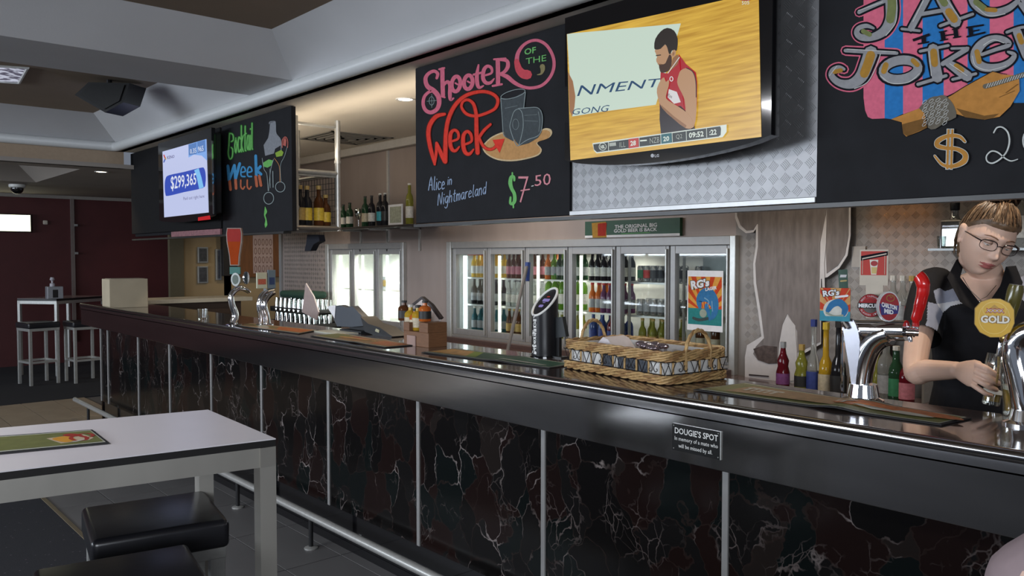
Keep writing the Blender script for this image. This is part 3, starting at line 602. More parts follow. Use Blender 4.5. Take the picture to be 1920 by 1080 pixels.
whc = glow('court_white',(.56,.68,.58),.95); nvy = glow('navy',(.01,.05,.13)); P.up().poly([(735,198),(733,160),(760,156),(1265,110),(1205,310),(1148,490),(900,522),(757,545)], whc)
P.poly([(737,335),(760,380),(772,450),(768,500),(757,545),(745,520)], glow('arm_edge',(.30,.14,.06)))
P.up().text('NMENT', ((798,400),(1180,366),(1162,405),(780,450)), nvy, bold=0, shear=0).text('GONG', ((762,510),(934,490),(922,522),(755,538)), nvy, bold=0, shear=0)
fF = zoomY(1200,40,4.907,YT-.0005); pl_ = Print(fF,(0,-1,0),.0008); pl_.layer = 3
hairm,skn,skn2,beard,jred,jdk,jwh = glow('hair',(.018,.012,.008)),glow('skin',(.42,.24,.13)),glow('skin_shade',(.25,.12,.055)),glow('beard',(.05,.022,.012)),glow('jersey',(.36,.012,.02)),glow('jersey_dark',(.02,.012,.014)),glow('jersey_white',(.62,.60,.60))
pl_.poly([(185,760),(195,470),(250,480),(300,440),(375,320),(360,300),(430,395),(520,470),(532,560),(530,760),(505,980),(480,1010),(430,1010),(200,1035),(190,900)], jred)
pl_.poly([(190,740),(240,790),(380,780),(500,900),(510,985),(525,1000),(430,1030),(200,1050),(185,900)], jdk)
pl_.up().poly([(290,440),(308,340),(350,305),(375,335),(350,400),(262,480)], skn2).poly([(272,625),(345,650),(382,745),(320,760),(262,700)], jwh)
pl_.up().poly([(150,260),(245,215),(290,280),(305,340),(295,420),(250,450),(200,440),(175,395),(160,375),(158,345),(165,330),(150,290)], skn, sm=2)
pl_.up().poly([(183,395),(215,398),(245,385),(278,310),(300,330),(298,410),(270,460),(225,475),(195,465)], beard, sm=2).poly([(140,235),(150,165),(200,95),(260,63),(325,90),(357,165),(352,255),(340,275),(305,270),(292,300),(275,300),(262,250),(240,215),(200,255),(150,262)], hairm, sm=2)
pl_.up().ell(320,300,20,36,skn,rot=.25).ell(318,302,8,18,skn2,rot=.25).stroke([(160,318),(200,312)],9,hairm).stroke([(175,395),(205,400)],6,skn2)
pl_.poly([(365,500),(385,455),(440,432),(490,460),(515,510),(530,640),(530,830),(505,975),(440,985),(400,950),(430,870),(420,720),(372,620),(352,560)], skn, sm=2)
pl_.up().poly([(205,540),(235,520),(250,560),(278,540),(275,600),(250,690),(270,730),(370,790),(450,850),(500,930),(480,980),(430,985),(320,900),(215,800),(175,700),(168,620)], skn, sm=2)
pl_.up().poly([(430,985),(320,900),(215,800),(205,770),(330,880),(440,960)], skn2).stroke([(440,432),(500,470),(527,560),(530,700)],8,jdk).ell(302,533,14,20,jwh,w=8).stroke([(375,335),(270,480)],7,jwh).text('HSBC'[0:2]+'ns', ((262,660),(310,680),(305,712),(260,695)), jdk)
G = Print(zoomY(1100,220,6.857,YT-.0005),(0,-1,0),.0008); G.layer = 8
gw = glow('score_white',(.60,.66,.60)); gd = glow('score_dark',(.018,.022,.02)); gr = glow('score_red',(.42,.03,.02)); gt_ = glow('score_teal',(.01,.10,.12))
G.poly([(90,335),(1815,95),(1815,190),(1765,258),(145,465),(110,430)], gw); G.up().poly([(103,350),(1735,118),(1745,150),(1740,230),(1715,250),(150,450),(112,415)], gd)
G.up().poly([(557,283),(688,265),(688,385),(560,402)], gr).poly([(978,222),(1112,203),(1115,325),(980,345)], gt_)
for x,a,b in ((298,310,438),(694,262,385),(972,215,345),(1118,200,322),(1300,175,300),(1560,138,265)): G.stroke([(x,a),(x+4,b)],7,gw,k=1,round_=False)
G.up().text('28', ((582,308),(655,298),(655,362),(584,372)), gw, bold=.03).text('20', ((1005,252),(1083,242),(1083,305),(1007,315)), gw, bold=.03).text('NZB', ((832,270),(958,255),(958,325),(836,340)), glow('score_grey',(.33,.36,.33))).text('ILL', ((445,325),(522,315),(522,382),(445,390)), MATS['lit_score_grey'])
G.text('Q2', ((1170,225),(1250,215),(1252,280),(1172,292)), MATS['lit_score_grey']).text('09:52', ((1335,200),(1525,178),(1528,250),(1337,272)), gw, bold=.03).text(':22', ((1598,165),(1692,155),(1695,225),(1600,235)), gw, bold=.03)
G.ell(228,380,46,46,gw,w=7).text('NBL', ((198,362),(258,355),(258,400),(198,408)), gw, bold=.02).stroke([(312,355),(400,345)],44,MATS['lit_score_grey'],round_=False).stroke([(715,305),(790,298)],18,gw)
P.up(); P.layer = 9
P.ell(1572,-8,42,14,glow('logo_red',(.3,.02,.02))).text('505', ((1555,8),(1590,5),(1590,22),(1555,25)), gw)
P.build('picture', T1); pl_.build('player_image', T1); G.build('scoreboard', T1)
L_ = Print(zoomY(770,0,2.494,YT),(0,-1,0)); L_.ell(1131,728,8,9,mat('logo_silver',(.4,.4,.42),.4)).text('LG', ((1142,722),(1162,720),(1162,734),(1142,736)), MATS['logo_silver'], bold=.03).build('maker_mark', T1)
# lottery screen
xl,xr = onY(297,300,YT).x, onY(397,300,YT).x
T2 = tv('television','television showing a blue and white lottery jackpot of $299,365',xl,xr,1.80,2.50,4,YT,.0)
P = Print(zoomY(290,240,5.4,YT-.0005),(0,-1,0),.0008)
P.poly([(80,240),(525,112),(548,855),(98,905)], glow('lottery_white',(.50,.55,.80),1.0))
P.up().poly([(345,165),(525,112),(532,330),(480,280),(400,270),(345,300)], glow('lottery_sky',(.20,.38,.78),1.0))
P.up().poly([(345,170),(428,146),(430,262),(350,278)], glow('lottery_mid',(.09,.20,.48))).poly([(435,142),(515,120),(518,238),(438,256)], MATS['lit_lottery_mid'])
lb = glow('lottery_blue',(.03,.07,.45)); lw = glow('lottery_text',(.7,.74,.85)); lc = glow('lottery_cyan',(.20,.50,.85))
P.poly([(105,580),(115,510),(150,478),(300,445),(470,402),(505,410),(520,470),(518,560),(490,608),(300,650),(140,688),(112,670)], lb, sm=3)
P.up().poly([(405,428),(450,408),(478,500),(500,600),(455,618),(430,500)], lc).text('$299,365', ((165,490),(425,455),(425,590),(170,645)), lw, bold=.01)
P.text('0.35', ((362,215),(424,200),(426,250),(364,262)), lw).text('965', ((442,190),(497,178),(499,232),(444,242)), lw)
P.text('Paid out right here', ((295,700),(508,672),(508,715),(296,742)), glow('lottery_grey',(.12,.12,.25))).text('KENO', ((130,285),(205,272),(205,302),(130,318)), MATS['lit_lottery_grey'], bold=.02)
P.stroke([(98,275),(112,310)],12,glow('logo_red2',(.5,.05,.05))).stroke([(112,312),(98,345)],12,glow('logo_blue',(.05,.1,.4))).stroke([(115,300),(118,320)],8,glow('logo_yellow',(.6,.4,.02)))
P.build('picture', T2)
P = Print(zoomY(290,240,5.4,YT),(0,-1,0)); P.poly([(440,905),(560,885),(568,925),(440,940)], glow('reflection_red',(.45,.005,.01),1.0)).build('painted_red_reflection', T2)  # red light reflected in the lower bezel, painted as a glowing patch
MB().box(xr,xr+.004,YT,YT+.012,1.84,2.4,chrome).build('side_trim', T2)
# ================================================================== ceiling fittings
def thing_px(name,label,cat,p,group=None): return thing(name,label,cat,p,group)
DLM = glow('lamp_disc',(1,.82,.6),14)
def downlight(p, label, zc, power, col=(1,.76,.5)):
    t = thing('downlight', label, 'ceiling light', (p.x,p.y,zc))
    MB().lathe([(.048,-.004),(.062,-.006),(.064,0),(.048,0)], mat('trim_white',(.6,.6,.58),.4), (p.x,p.y,zc), 20, cap=False).build('trim_ring', t)
    MB().lathe([(.001,-.002),(.047,-.002),(.047,.0),(.001,.0)], DLM, (p.x,p.y,zc), 20).build('lamp', t)
    l = spot('downlight_beam',(p.x,p.y,zc-.02),power,col,115,.7,.03); return t
downlight(onZ(760,186,ZB),'round downlight in the soffit over the middle of the bar',ZB,26)
downlight(onZ(190,322,cz),'round downlight in the low ceiling at the far end',cz,16)
for x,y,pw in ((-.80,2.88,48),(.45,2.95,90),(-7.0,3.3,40),(-2.2,3.3,45),(-4.4,3.5,40)): spot('bar_downlight',(x,y,ZB-.02),pw,(1,.84,.66),110,.7,.04)
spot('amber_lamp',(-1.80,3.70,2.5),38,(1,.36,.05),26,1.0,.03,(-1.76,4.1,1.72))
c = onZ(648,259,ZB)
v = thing('air_vent','square louvred air vent in the soffit behind the cage','vent',(c.x,c.y,ZB))
vm = mat('vent_grey',(.20,.19,.17),.6)
for i in range(5):
    s = .30-.055*i; d = -.004-.004*i if i else -.006
    mb = MB()
    for a,b,c_,e in ((-s,s,-s,-s+.022),(-s,s,s-.022,s),(-s,-s+.022,-s,s),(s-.022,s,-s,s)): mb.box(c.x+a,c.x+b,c.y+c_,c.y+e,ZB+d,ZB-.0005,vm)
    mb.build('louvre_ring', v)
MB().box(c.x-.30,c.x+.30,c.y-.30,c.y+.30,ZB-.0012,ZB-.0004,mat('vent_dark',(.03,.03,.03),.8)).build('throat', v)
spot('mustard_wall_fill',(-9.9,5.0,2.36),45,(1,.82,.5),150,.6,.1); spot('red_wall_fill',(-12.2,3.85,2.36),14,(1,.6,.5),120,.8,.1)  # both added: unseen fills brightening the mustard wall and the red wall's right
# loudspeaker in the coffer
d = 6.1; sp = [at(u,v_,d) for u,v_ in ((140,178),(166,154),(243,156),(231,192),(197,211))]
t = thing('loudspeaker','black wedge-shaped loudspeaker hung from the coffered ceiling','loudspeaker', at(195,155,d+.15))
nrm = -cF
fr_ = [p for p in sp]; bk_ = [p+cF*.28+Vector((0,0,.03)) for p in sp]
mb = MB(); n = 5; mb.add(fr_+bk_,[list(range(5)),[9,8,7,6,5]]+[(i,(i+1)%5,(i+1)%5+5,i+5) for i in range(5)],black); mb.build('cabinet', t)
cc = (sp[1]+sp[2]+sp[3]+sp[4]+sp[0])/5; gi = [cc+(p-cc)*.82-cF*.006 for p in sp]
MB().prism(gi,-cF*.004,mat('grille_black',(.02,.02,.02),.8,bump=.4,bscale=300)).build('grille', t)
top = at(205,156,d+.12); MB().tube([top,Vector((top.x,top.y,ZT))],.02,black).build('bracket', t)
# recessed lamp panel top left
q = [onZ(u,v_,ZT-.004) for u,v_ in ((-40,121),(52,127),(36,155),(-60,149))]
t = thing('lamp_panel','recessed prismatic lamp panel in the ceiling, top left','ceiling light',(q[0]+q[2])/2)
def prism_lamp():
    m = glow('prismatic',(.5,.52,.62),1.0); N,L,p = nodes(m); tc = N.new('ShaderNodeTexCoord'); nz = N.new('ShaderNodeTexNoise'); nz.inputs['Scale'].default_value = 14; cr = N.new('ShaderNodeValToRGB')
    cr.color_ramp.elements[0].position = .45; cr.color_ramp.elements[0].color = (.06,.055,.09,1); cr.color_ramp.elements[1].position = .56; cr.color_ramp.elements[1].color = (.46,.48,.58,1)
    L.new(tc.outputs['Object'],nz.inputs[0]); L.new(nz.outputs[0],cr.inputs[0]); L.new(cr.outputs[0],p.inputs['Emission Color']); return m
MB().prism(q,(0,0,.003),prism_lamp()).build('diffuser', t); MB().tube(q,.012,mat('trim_white',(.6,.6,.58)),6,closed=True).build('frame', t)
p = onZ(32,346,cz); t = thing('dome_camera','small dark dome camera under the far ceiling','security camera',(p.x,p.y,cz))
MB().lathe([(.09,0),(.09,-.03),(.075,-.04)],mat('trim_white',(.6,.6,.58)),(p.x,p.y,cz),16).build('housing', t); MB().ico((p.x,p.y,cz-.045),.07,gloss_black,3).build('dome', t)
# lit sign, conduit, sensor on the red wall
a,b = onX(-70,398,-12.95),onX(59,436,-12.95)
t = thing('lit_sign','white backlit sign box on the dark red wall','sign',(-12.95,(a.y+b.y)/2,b.z))
MB().box(-13,-12.93,a.y,b.y,b.z,a.z,black,bev=.004).build('casing', t); MB().box(-12.93,-12.925,a.y+.015,b.y-.015,b.z+.015,a.z-.015,glow('sign_face',(1,1,.72),3.0)).build('lit_face', t)
p = onX(138,480,-12.95); t = thing('wall_conduit','thin grey metal conduit running down the dark red wall','pipe',(-12.98,p.y,0.0))
MB().box(-13,-12.96,p.y-.022,p.y+.022,0.3,2.34,mat('conduit_grey',(.16,.13,.12),.5,.3)).build('pipe', t)
for z in (1.95,1.55): MB().box(-12.965,-12.94,p.y+.02,p.y+.06,z,z+.03,alu).build('clip', t)
p = onX(86,417,-12.95); tag(MB().box(-13,-12.96,p.y-.03,p.y+.03,p.z-.03,p.z+.03,mat('sensor_cream',(.4,.35,.3),.6),bev=.012).build('wall_sensor',loc=(-13,p.y,p.z)),'small pale sensor on the dark red wall right of the lit sign','sensor')
# framed notices on the mustard wall
for u0,v0,u1,v1,lab,cm in ((371,463,391,493,'upper framed dark notice on the mustard wall',(.05,.05,.05)),(371,499,391,531,'lower framed dark notice on the mustard wall',(.05,.05,.055)),(405,467,416,525,'tall framed notice half hidden behind the beer glass badge',(.07,.07,.08))):
    a,b = onX(u0,v0,-10.97),onX(u1,v1,-10.97); t = thing('framed_notice',lab,'picture frame',(-10.98,(a.y+b.y)/2,b.z))
    MB().box(-10.998,-10.975,a.y,b.y,b.z,a.z,mat('frame_silver',(.3,.3,.29),.4,.6),bev=.004).build('frame', t); MB().box(-10.975,-10.972,a.y+.02,b.y-.02,b.z+.02,a.z-.02,mat('notice_%d'%v0,cm,.4,var=.5,scale=25)).build('sheet', t)
a,b = onX(446,440,-10.9),onX(528,519,-10.9)
t = thing('notice_cabinet','brown wooden notice cabinet with a gridded price sheet','cabinet',(-10.95,(a.y+b.y)/2,b.z))
MB().box(-10.998,-10.92,a.y,b.y,b.z,a.z+.12,mat('cabinet_brown',(.13,.05,.015),.5,var=.2,stretch=(1,1,.2)),bev=.006).build('case', t)
c1_,c2_ = onX(474,446,-10.92),onX(512,512,-10.92); MB().box(-10.92,-10.915,c1_.y,c2_.y,c2_.z,c1_.z+.08,mat('sheet_pink',(.33,.25,.25),.7)).build('sheet', t)
P = Print(lambda x,y: Vector((-10.915,c1_.y+(c2_.y-c1_.y)*x,c1_.z-(c1_.z-c2_.z)*y)),(1,0,0)); gm = mat('grid_brown',(.12,.06,.05),.7)
for j in range(4):
    for i in range(5): P.ell(.12+.19*i,.12+.25*j,.06,.09,gm,w=.025,n=8)
P.build('printed_grid', t)
a,b = onX(418,440,-10.9),onX(446,517,-10.9); tag(MB().box(-10.99,-10.9,a.y,b.y,b.z,a.z+.12,mat('dark_panel',(.012,.010,.009),.5),bev=.004).build('dark_panel',loc=(-10.95,(a.y+b.y)/2,b.z)),'dark panel on the mustard wall behind the orange beer glass badge','panel')
# ================================================================== bottles
PROF = {'beer':[(.029,0),(.031,.006),(.031,.125),(.027,.148),(.0145,.172),(.012,.215),(.0135,.218),(.0135,.232)],
 'wine':[(.034,0),(.037,.008),(.037,.185),(.031,.212),(.016,.235),(.0145,.292),(.016,.294),(.016,.305)],
 'spirit':[(.036,0),(.039,.008),(.039,.165),(.032,.192),(.016,.215),(.0145,.262),(.018,.264),(.018,.29)],
 'tall':[(.030,0),(.033,.008),(.031,.12),(.027,.165),(.014,.20),(.012,.33),(.015,.332),(.015,.365)],
 'syrup':[(.028,0),(.034,.02),(.034,.09),(.026,.12),(.030,.15),(.016,.185),(.012,.215),(.014,.217),(.014,.245)],
 'square':[(.038,0),(.041,.006),(.041,.15),(.034,.168),(.016,.185),(.0145,.215),(.018,.217),(.018,.24)],
 'can':[(.026,0),(.033,.008),(.033,.112),(.027,.120),(.027,.122),(.024,.122),(.024,.118)]}
LAB = {'beer':(.035,.105),'wine':(.05,.135),'spirit':(.04,.13),'tall':(.02,.11),'syrup':(.03,.085),'square':(.03,.12),'can':(.03,.09)}
def glassm(key,col,tr=.55,em=0): return mat('bottle_'+key,col,.06,0,tr,1.3,var=.05)
BC = {'amber':glassm('amber',(.45,.16,.02)),'brown':glassm('brown',(.10,.035,.012),.3),'yellow':glassm('yellow',(.75,.48,.04)),'green':glassm('green',(.16,.36,.04)),'dkgreen':glassm('dark_green',(.02,.06,.03),.2),'clear':glassm('clear',(.75,.78,.76),.85),
 'dark':glassm('dark',(.015,.015,.018),.1),'teal':glassm('teal',(.02,.10,.12),.2),'purple':glassm('purple',(.16,.06,.14),.3),'orange':glassm('orange',(.62,.16,.03),.4),'pink':glassm('pink',(.40,.10,.16),.4),'red':glassm('red',(.13,.01,.018),.3),'blue':glassm('blue',(.04,.07,.22),.2),'olive':glassm('olive',(.30,.30,.05),.5),'silver':mat('can_silver',(.5,.52,.54),.25,.9)}
LC = {k:mat('label_'+k,c,.5,var=.2,scale=60) for k,c in {'white':(.55,.54,.50),'cream':(.48,.42,.30),'grey':(.28,.29,.30),'black':(.02,.02,.02),'yellow':(.6,.42,.04),'teal':(.03,.30,.36),'blue':(.03,.05,.22),'red':(.45,.02,.02),'green':(.03,.18,.08),'gold':(.42,.28,.08),'pink':(.45,.16,.2),'purple':(.2,.06,.2)}.items()}
BM = {}
def bmesh_of(kind,g,l,c,n=12):
    key = (kind,g,l,c,n)
    if key not in BM:
        pr0 = PROF[kind]; a,b = LAB[kind]; r = max(x for x,_ in pr0)
        body = MB().lathe(pr0[:-2],BC[g],n=n)
        lm = MB().lathe([(r+.0006,a),(r+.0006,b)],LC[l],n=n,cap=False)
        cm = MB().lathe([(pr0[-2][0]+.001,pr0[-3][1]),(pr0[-1][0]+.001,pr0[-1][1])],LC[c] if c in LC else BC[c],n=8)
        one = MB(); 
        for m_ in (body,lm,cm):
            bse = len(one.v); one.v += m_.v
            for f,mi in zip(m_.f,m_.mi): one.f.append([i+bse for i in f]); one.mi.append(one._m(m_.mats[mi]))
        BM[key] = (body.mesh('glass_body'),lm.mesh('paper_label'),cm.mesh('cap'),one.mesh('bottle'))
    return BM[key]
def bottle(p,kind,g,l,c,label,group=None,parts=False,s=1.0,name='bottle',cat='bottle'):
    M = bmesh_of(kind,g,l,c,18 if parts else 9)
    if not parts:
        o = bpy.data.objects.new(name,M[3]); COL.objects.link(o); o.location = p; o.rotation_euler.z = random.uniform(0,6)
    else:
        o = bpy.data.objects.new(name,None); o.empty_display_size = .03; COL.objects.link(o); o.location = p
        for nm,me in zip(('glass_body','paper_label','cap'),M[:3]): q = bpy.data.objects.new(nm,me); COL.objects.link(q); q.parent = o
    if isinstance(s,(tuple,list)): o.scale = s
    else: o.scale = (s,s,s)
    ORG[o.name] = Vector(p); return tag(o,label,cat,group)
# ================================================================== display fridges
LED = glow('fridge_led',(.95,1,.85),5); LEDc = glow('fridge_led_cool',(.8,.95,1),6); pane = thin_glass('fridge_glass',(.96,.98,.97),.05)
wire = mat('shelf_wire',(.55,.56,.54),.35,.6); inner = mat('fridge_liner',(.42,.42,.40),.6); innerw = mat('fridge_liner_white',(.85,.87,.85),.5)
def fridge(name,label,x0,x1,n,z0,z1,liner,shelves,ledstr=6,dividers=True):
    t = thing(name,label,'fridge',((x0+x1)/2,4.3,z0)); w = (x1-x0)/n; y0 = 4.085; yb = 4.62
    mb = MB(); mb.box(x0-.03,x1+.03,yb,yb+.03,z0-.03,z1+.05,liner).box(x0-.03,x1+.03,4.16,yb,z0-.04,z0-.01,liner).box(x0-.03,x1+.03,4.16,yb,z1+.01,z1+.05,liner).box(x0-.05,x0-.02,4.16,yb,z0-.03,z1+.05,liner).box(x1+.02,x1+.05,4.16,yb,z0-.03,z1+.05,liner)
    mb.build('liner', t)
    fm = MB(); fm.box(x0-.035,x1+.035,y0-.01,4.16,z1-.015,z1+.04,alu,bev=.004); fm.build('head_frame', t)
    MB().box(x0-.035,x1+.035,y0-.01,4.16,z0-.04,z0+.012,alu,bev=.004).build('sill_frame', t)
    MB().box(x0-.06,x0-.0,y0-.02,4.16,z0-.04,z1+.04,steel2,bev=.004).build('jamb', t); MB().box(x1+.0,x1+.04,y0-.02,4.16,z0-.04,z1+.04,steel2,bev=.004).build('jamb', t)
    for k in range(n):
        a,b = x0+w*k,x0+w*(k+1); e = .042; zz0,zz1 = z0+.012,z1-.015
        mb = MB(); 
        for q in ((a+.004,a+e,zz0,zz1),(b-e*.7,b-.004,zz0,zz1),(a+e,b-e*.7,zz0,zz0+.05),(a+e,b-e*.7,zz1-.05,zz1)): mb.box(q[0],q[1],y0,y0+.045,q[2],q[3],alu,bev=.003)
        d_ = mb.build('door', t)
        g = MB().box(a+e,b-e*.7,y0+.02,y0+.024,zz0+.05,zz1-.05,pane).build('glass_pane', d_)
        h = MB().box(b-.022,b-.012,y0-.02,y0,zz0+.02,zz1-.02,steel2,bev=.002).build('handle', d_)
        MB().box(a+e-.008,a+e+(.018 if k==0 else .002),4.17,4.19,zz0+.04,zz1-.06,ledstr[k]).build('light_strip', t)
        for sz in shelves:
            mb = MB(); mb.box(a+.02,b-.02,4.20,4.206,sz-.012,sz,wire).box(a+.02,b-.02,4.56,4.566,sz-.012,sz,wire)
            for i in range(9): xx = a+.03+(w-.06)*i/8; mb.box(xx-.0015,xx+.0015,4.2,4.566,sz-.004,sz,wire)
            mb.build('wire_shelf', t)
    return t
FZ = [.90,1.125,1.345]; FX = (-5.37,-2.72)
F6 = fridge('display_fridge','long under-lit display fridge with six glass doors full of bottles',FX[0],FX[1],6,.868,1.595,inner,FZ,[LEDc,LED,LED,LED,inner,inner])
F3 = fridge('display_fridge','brightly lit display fridge with three glass doors at the left',-7.40,-6.10,3,.868,1.60,innerw,[.90,1.2],[LED,LED,LEDc])
spot('fridge_lamp',(-6.75,4.3,1.585),150,(1,1,.9),160,.5,.1); spot('fridge_lamp',(-5.15,4.35,1.58),20,(.8,.95,1),160,.5,.1)
for i_,pw_ in ((1.5,11),(2.5,22),(3.5,18),(4.5,1.6),(5.4,.8)): spot('fridge_lamp',(-5.37+.4417*i_,4.4,1.585),pw_,(1,.97,.85),160,.5,.1)
w = (FX[1]-FX[0])/6
ORD = ['leftmost','second','third','fourth','fifth','rightmost']; TIER = ['bottom','middle','top']
ROWS = {(0,2):('beer','yellow','white','gold',6,'yellow'),(0,1):('beer','dark','grey','black',5,'black'),(0,0):('beer','teal','grey','white',5,'dark teal'),
 (1,2):('beer','brown','pink','white',6,'brown'),(1,1):('beer','clear','white','grey',6,'clear'),(1,0):('beer','brown','gold','gold',6,'brown'),
 (2,2):('beer','dkgreen','grey','green',6,'dark green'),(2,1):('wine','green','white','green',5,'green wine'),(2,0):('beer','olive','white','white',5,'olive'),
 (3,2):('beer','dark','white','grey',6,'dark'),(3,1):('beer','purple','grey','red',6,'purple'),(3,0):('spirit','blue','blue','red',4,'blue'),
 (4,2):('can','silver','black','silver',6,'silver'),(4,1):('can','silver','grey','silver',6,'grey'),(4,0):('beer','olive','gold','gold',4,'olive'),
 (5,2):('can','silver','white','silver',1,'silver'),(5,0):('wine','brown','cream','gold',3,'brown wine')}
LABW = {'white':'white','grey':'grey','pink':'pink','gold':'gold','cream':'cream','black':'black','blue':'blue'}
for (k,ti),(kind,g,l,c_,n,cw) in ROWS.items():
    a = FX[0]+w*k+.058; b = FX[0]+w*(k+1)-.045
    for row in (0,1):
        if row and (k>=4 or kind=='can' and ti): 
            if k==5: continue
        for i in range(n):
            x = a+(b-a)*(i+.5)/n if n>1 else a+.05; gg = g; ll = l
            if (k,ti)==(2,2) and i==0: gg = 'orange'
            if (k,ti)==(2,2) and i==1: gg = 'green'
            if (k,ti)==(3,1) and i<2: gg = 'orange'
            if (k,ti)==(4,2) and i<2: ll = ('green','red')[i]
            if (k,ti)==(3,0) and i==2: gg = 'red'
            noun = 'can' if kind=='can' else 'bottle'
            word = {'orange':'orange','red':'red','green':'green'}.get(gg,cw) if gg!=g else cw
            lw_ = ll
            place_ = '%s row, %s shelf behind %s door of the six-door fridge'%(('front','back')[row],TIER[ti],ORD[k])
            lab = '%s %s with %s label, %s'%(word,noun,lw_,place_)
            lab = lab.replace('of the six-door fridge','of six-door fridge')
            if row==0: lab = '%s %s with %s label, %s from left, %s shelf, %s door of six-door fridge'%(word,noun,lw_,('first','second','third','fourth','fifth','sixth')[i],TIER[ti],ORD[k])
            bottle((x,4.245+row*.085+random.uniform(-.006,.006),FZ[ti]+.001),kind,gg,ll,c_,lab,'%s on the %s shelf, %s door'%(noun+'s',TIER[ti],ORD[k]),s=.86 if kind in('wine','spirit') and ti else (.8 if kind in('wine','spirit') else .88),name=noun,cat=noun)
        if kind=='can' or k==5: 
            continue
# red promo strip and grey box inside
x0 = FX[0]+.06; tag(MB().box(x0,x0+.30,4.195,4.2,1.525,1.555,mat('strip_red',(.6,.05,.03),.5)).build('shelf_strip',loc=(x0+.15,4.2,1.525)),'red strip along the top inside the leftmost door of six-door fridge','label strip')
x0 = FX[0]+5*w+.09; t = thing('grey_crate','grey plastic crate inside the rightmost door behind the poster','crate',(x0+.1,4.4,1.346))
MB().box(x0,x0+.2,4.3,4.5,1.346,1.53,mat('crate_grey',(.24,.27,.26),.5),bev=.006).build('body', t); MB().box(x0-.004,x0+.204,4.29,4.51,1.51,1.53,mat('crate_rim',(.3,.33,.32),.5),bev=.003).build('rim', t)
x0 = FX[0]+5*w+.30; tag(MB().box(x0,x0+.09,4.25,4.5,.91,1.26,mat('carton_tan',(.42,.30,.17),.7),bev=.004).build('carton',loc=(x0+.04,4.4,.91)),'tan carton inside rightmost fridge door, right of the poster','carton')
# left fridge contents
for i,(dx,kind,g,l,lab) in enumerate(((1.05,'can','silver','red','red-labelled can inside the brightly lit three-door fridge'),(1.13,'can','silver','teal','teal-labelled can inside the brightly lit three-door fridge'),(1.20,'can','silver','blue','blue-labelled can inside the brightly lit three-door fridge'),(.70,'can','silver','gold','gold-labelled can inside the brightly lit three-door fridge'))):
    bottle((-7.40+dx,4.26,1.201),kind,g,l,'silver',lab,name='can',cat='can')
for dx,l,lab in ((1.08,'blue','dark blue bottle low inside the right door of three-door fridge'),(1.17,'red','bottle with red label low inside the right door of three-door fridge')): bottle((-7.40+dx,4.26,.901),'beer','blue',l,'white',lab,s=.9)
# RG's poster on the rightmost door
q = [onY(u,v_,4.083) for u,v_ in ((1290,505),(1357,510),(1355,624),(1288,617))]
x0,x1,z1,z0 = q[0].x,q[1].x,(q[0].z+q[1].z)/2,(q[2].z+q[3].z)/2
def rg_poster(name,label,cat,x0,x1,z0,z1,y,border,th=.002,parent=None):
    t = thing(name,label,cat,((x0+x1)/2,y,z0)) if parent is None else parent
    MB().box(x0,x1,y,y+th,z0,z1,white_paper).build('sheet', t)
    P = Print(lambda x,yy: Vector((x0+(x1-x0)*x,y,z1-(z1-z0)*yy)),(0,-1,0)); b = border
    def c(x,yy): return (.03+.94*x, b+(1-2*b)*yy)
    P.poly([c(0,0),c(1,0),c(1,.66),c(0,.66)],paint('poster_orange',(.62,.30,.06))).poly([c(0,.66),c(1,.66),c(1,1),c(0,1)],paint('poster_teal',(.03,.20,.20))); P.up()
    rr = paint('poster_red',(.50,.06,.02)); o_ = c(.5,.75)
    for i in range(9):
        a = math.pi*(1.02+.98*i/9); a2 = a+.16
        def edge(an):
            dx,dy = math.cos(an),math.sin(an)*.8; k = 9
            for lim,vv,d in ((.03,o_[0],dx),(.97,o_[0],dx)):
                if d and (lim-vv)/d>0: k = min(k,(lim-vv)/d)
            if dy<0: k = min(k,(b-o_[1])/dy)
            return (o_[0]+dx*k,o_[1]+dy*k)
        P.poly([o_,edge(a),edge(a2)],rr)
    P.poly([c(0,.66),c(1,.66),c(1,.78),c(0,.78)],MATS['paint_poster_teal'])
    P.up().stroke([c(.36,.62),c(.34,.48),c(.48,.38),c(.66,.40),c(.78,.52),c(.80,.70),c(.72,.84)],[.10,.17,.22,.26,.24,.18,.08],paint('poster_blue',(.04,.16,.34))).stroke([c(.56,.62),c(.62,.74),c(.66,.88)],[.12,.08,.05],MATS['paint_poster_blue'])
    P.ell(*c(.46,.76),.10,.07,paint('poster_grey',(.28,.32,.26))).stroke([c(.16,.87),c(.35,.90),c(.60,.86)],.05,paint('poster_dark',(.05,.07,.07)))
    P.up().stroke([c(.50,.44),c(.62,.50),c(.60,.60)],.02,paint('poster_light',(.20,.36,.5))).stroke([c(.72,.50),c(.74,.70)],.02,MATS['paint_poster_light'])
    dk = MATS['paint_poster_dark']; P.text("RG's",(c(.05,.08),c(.66,.01),c(.66,.21),c(.09,.30)),dk,bold=.10); P.up().text("RG's",(c(.07,.09),c(.64,.03),c(.64,.19),c(.11,.28)),white_paper,bold=.05)
    P.text('LAGER',(c(.52,.23),c(.86,.18),c(.86,.25),c(.53,.30)),white_paper,bold=.04)
    P.build('print', t); return t
rg_poster('poster',"lager poster with a blue whale and sun rays taped to the rightmost fridge door",'poster',x0,x1,z0,z1,4.078,.10)
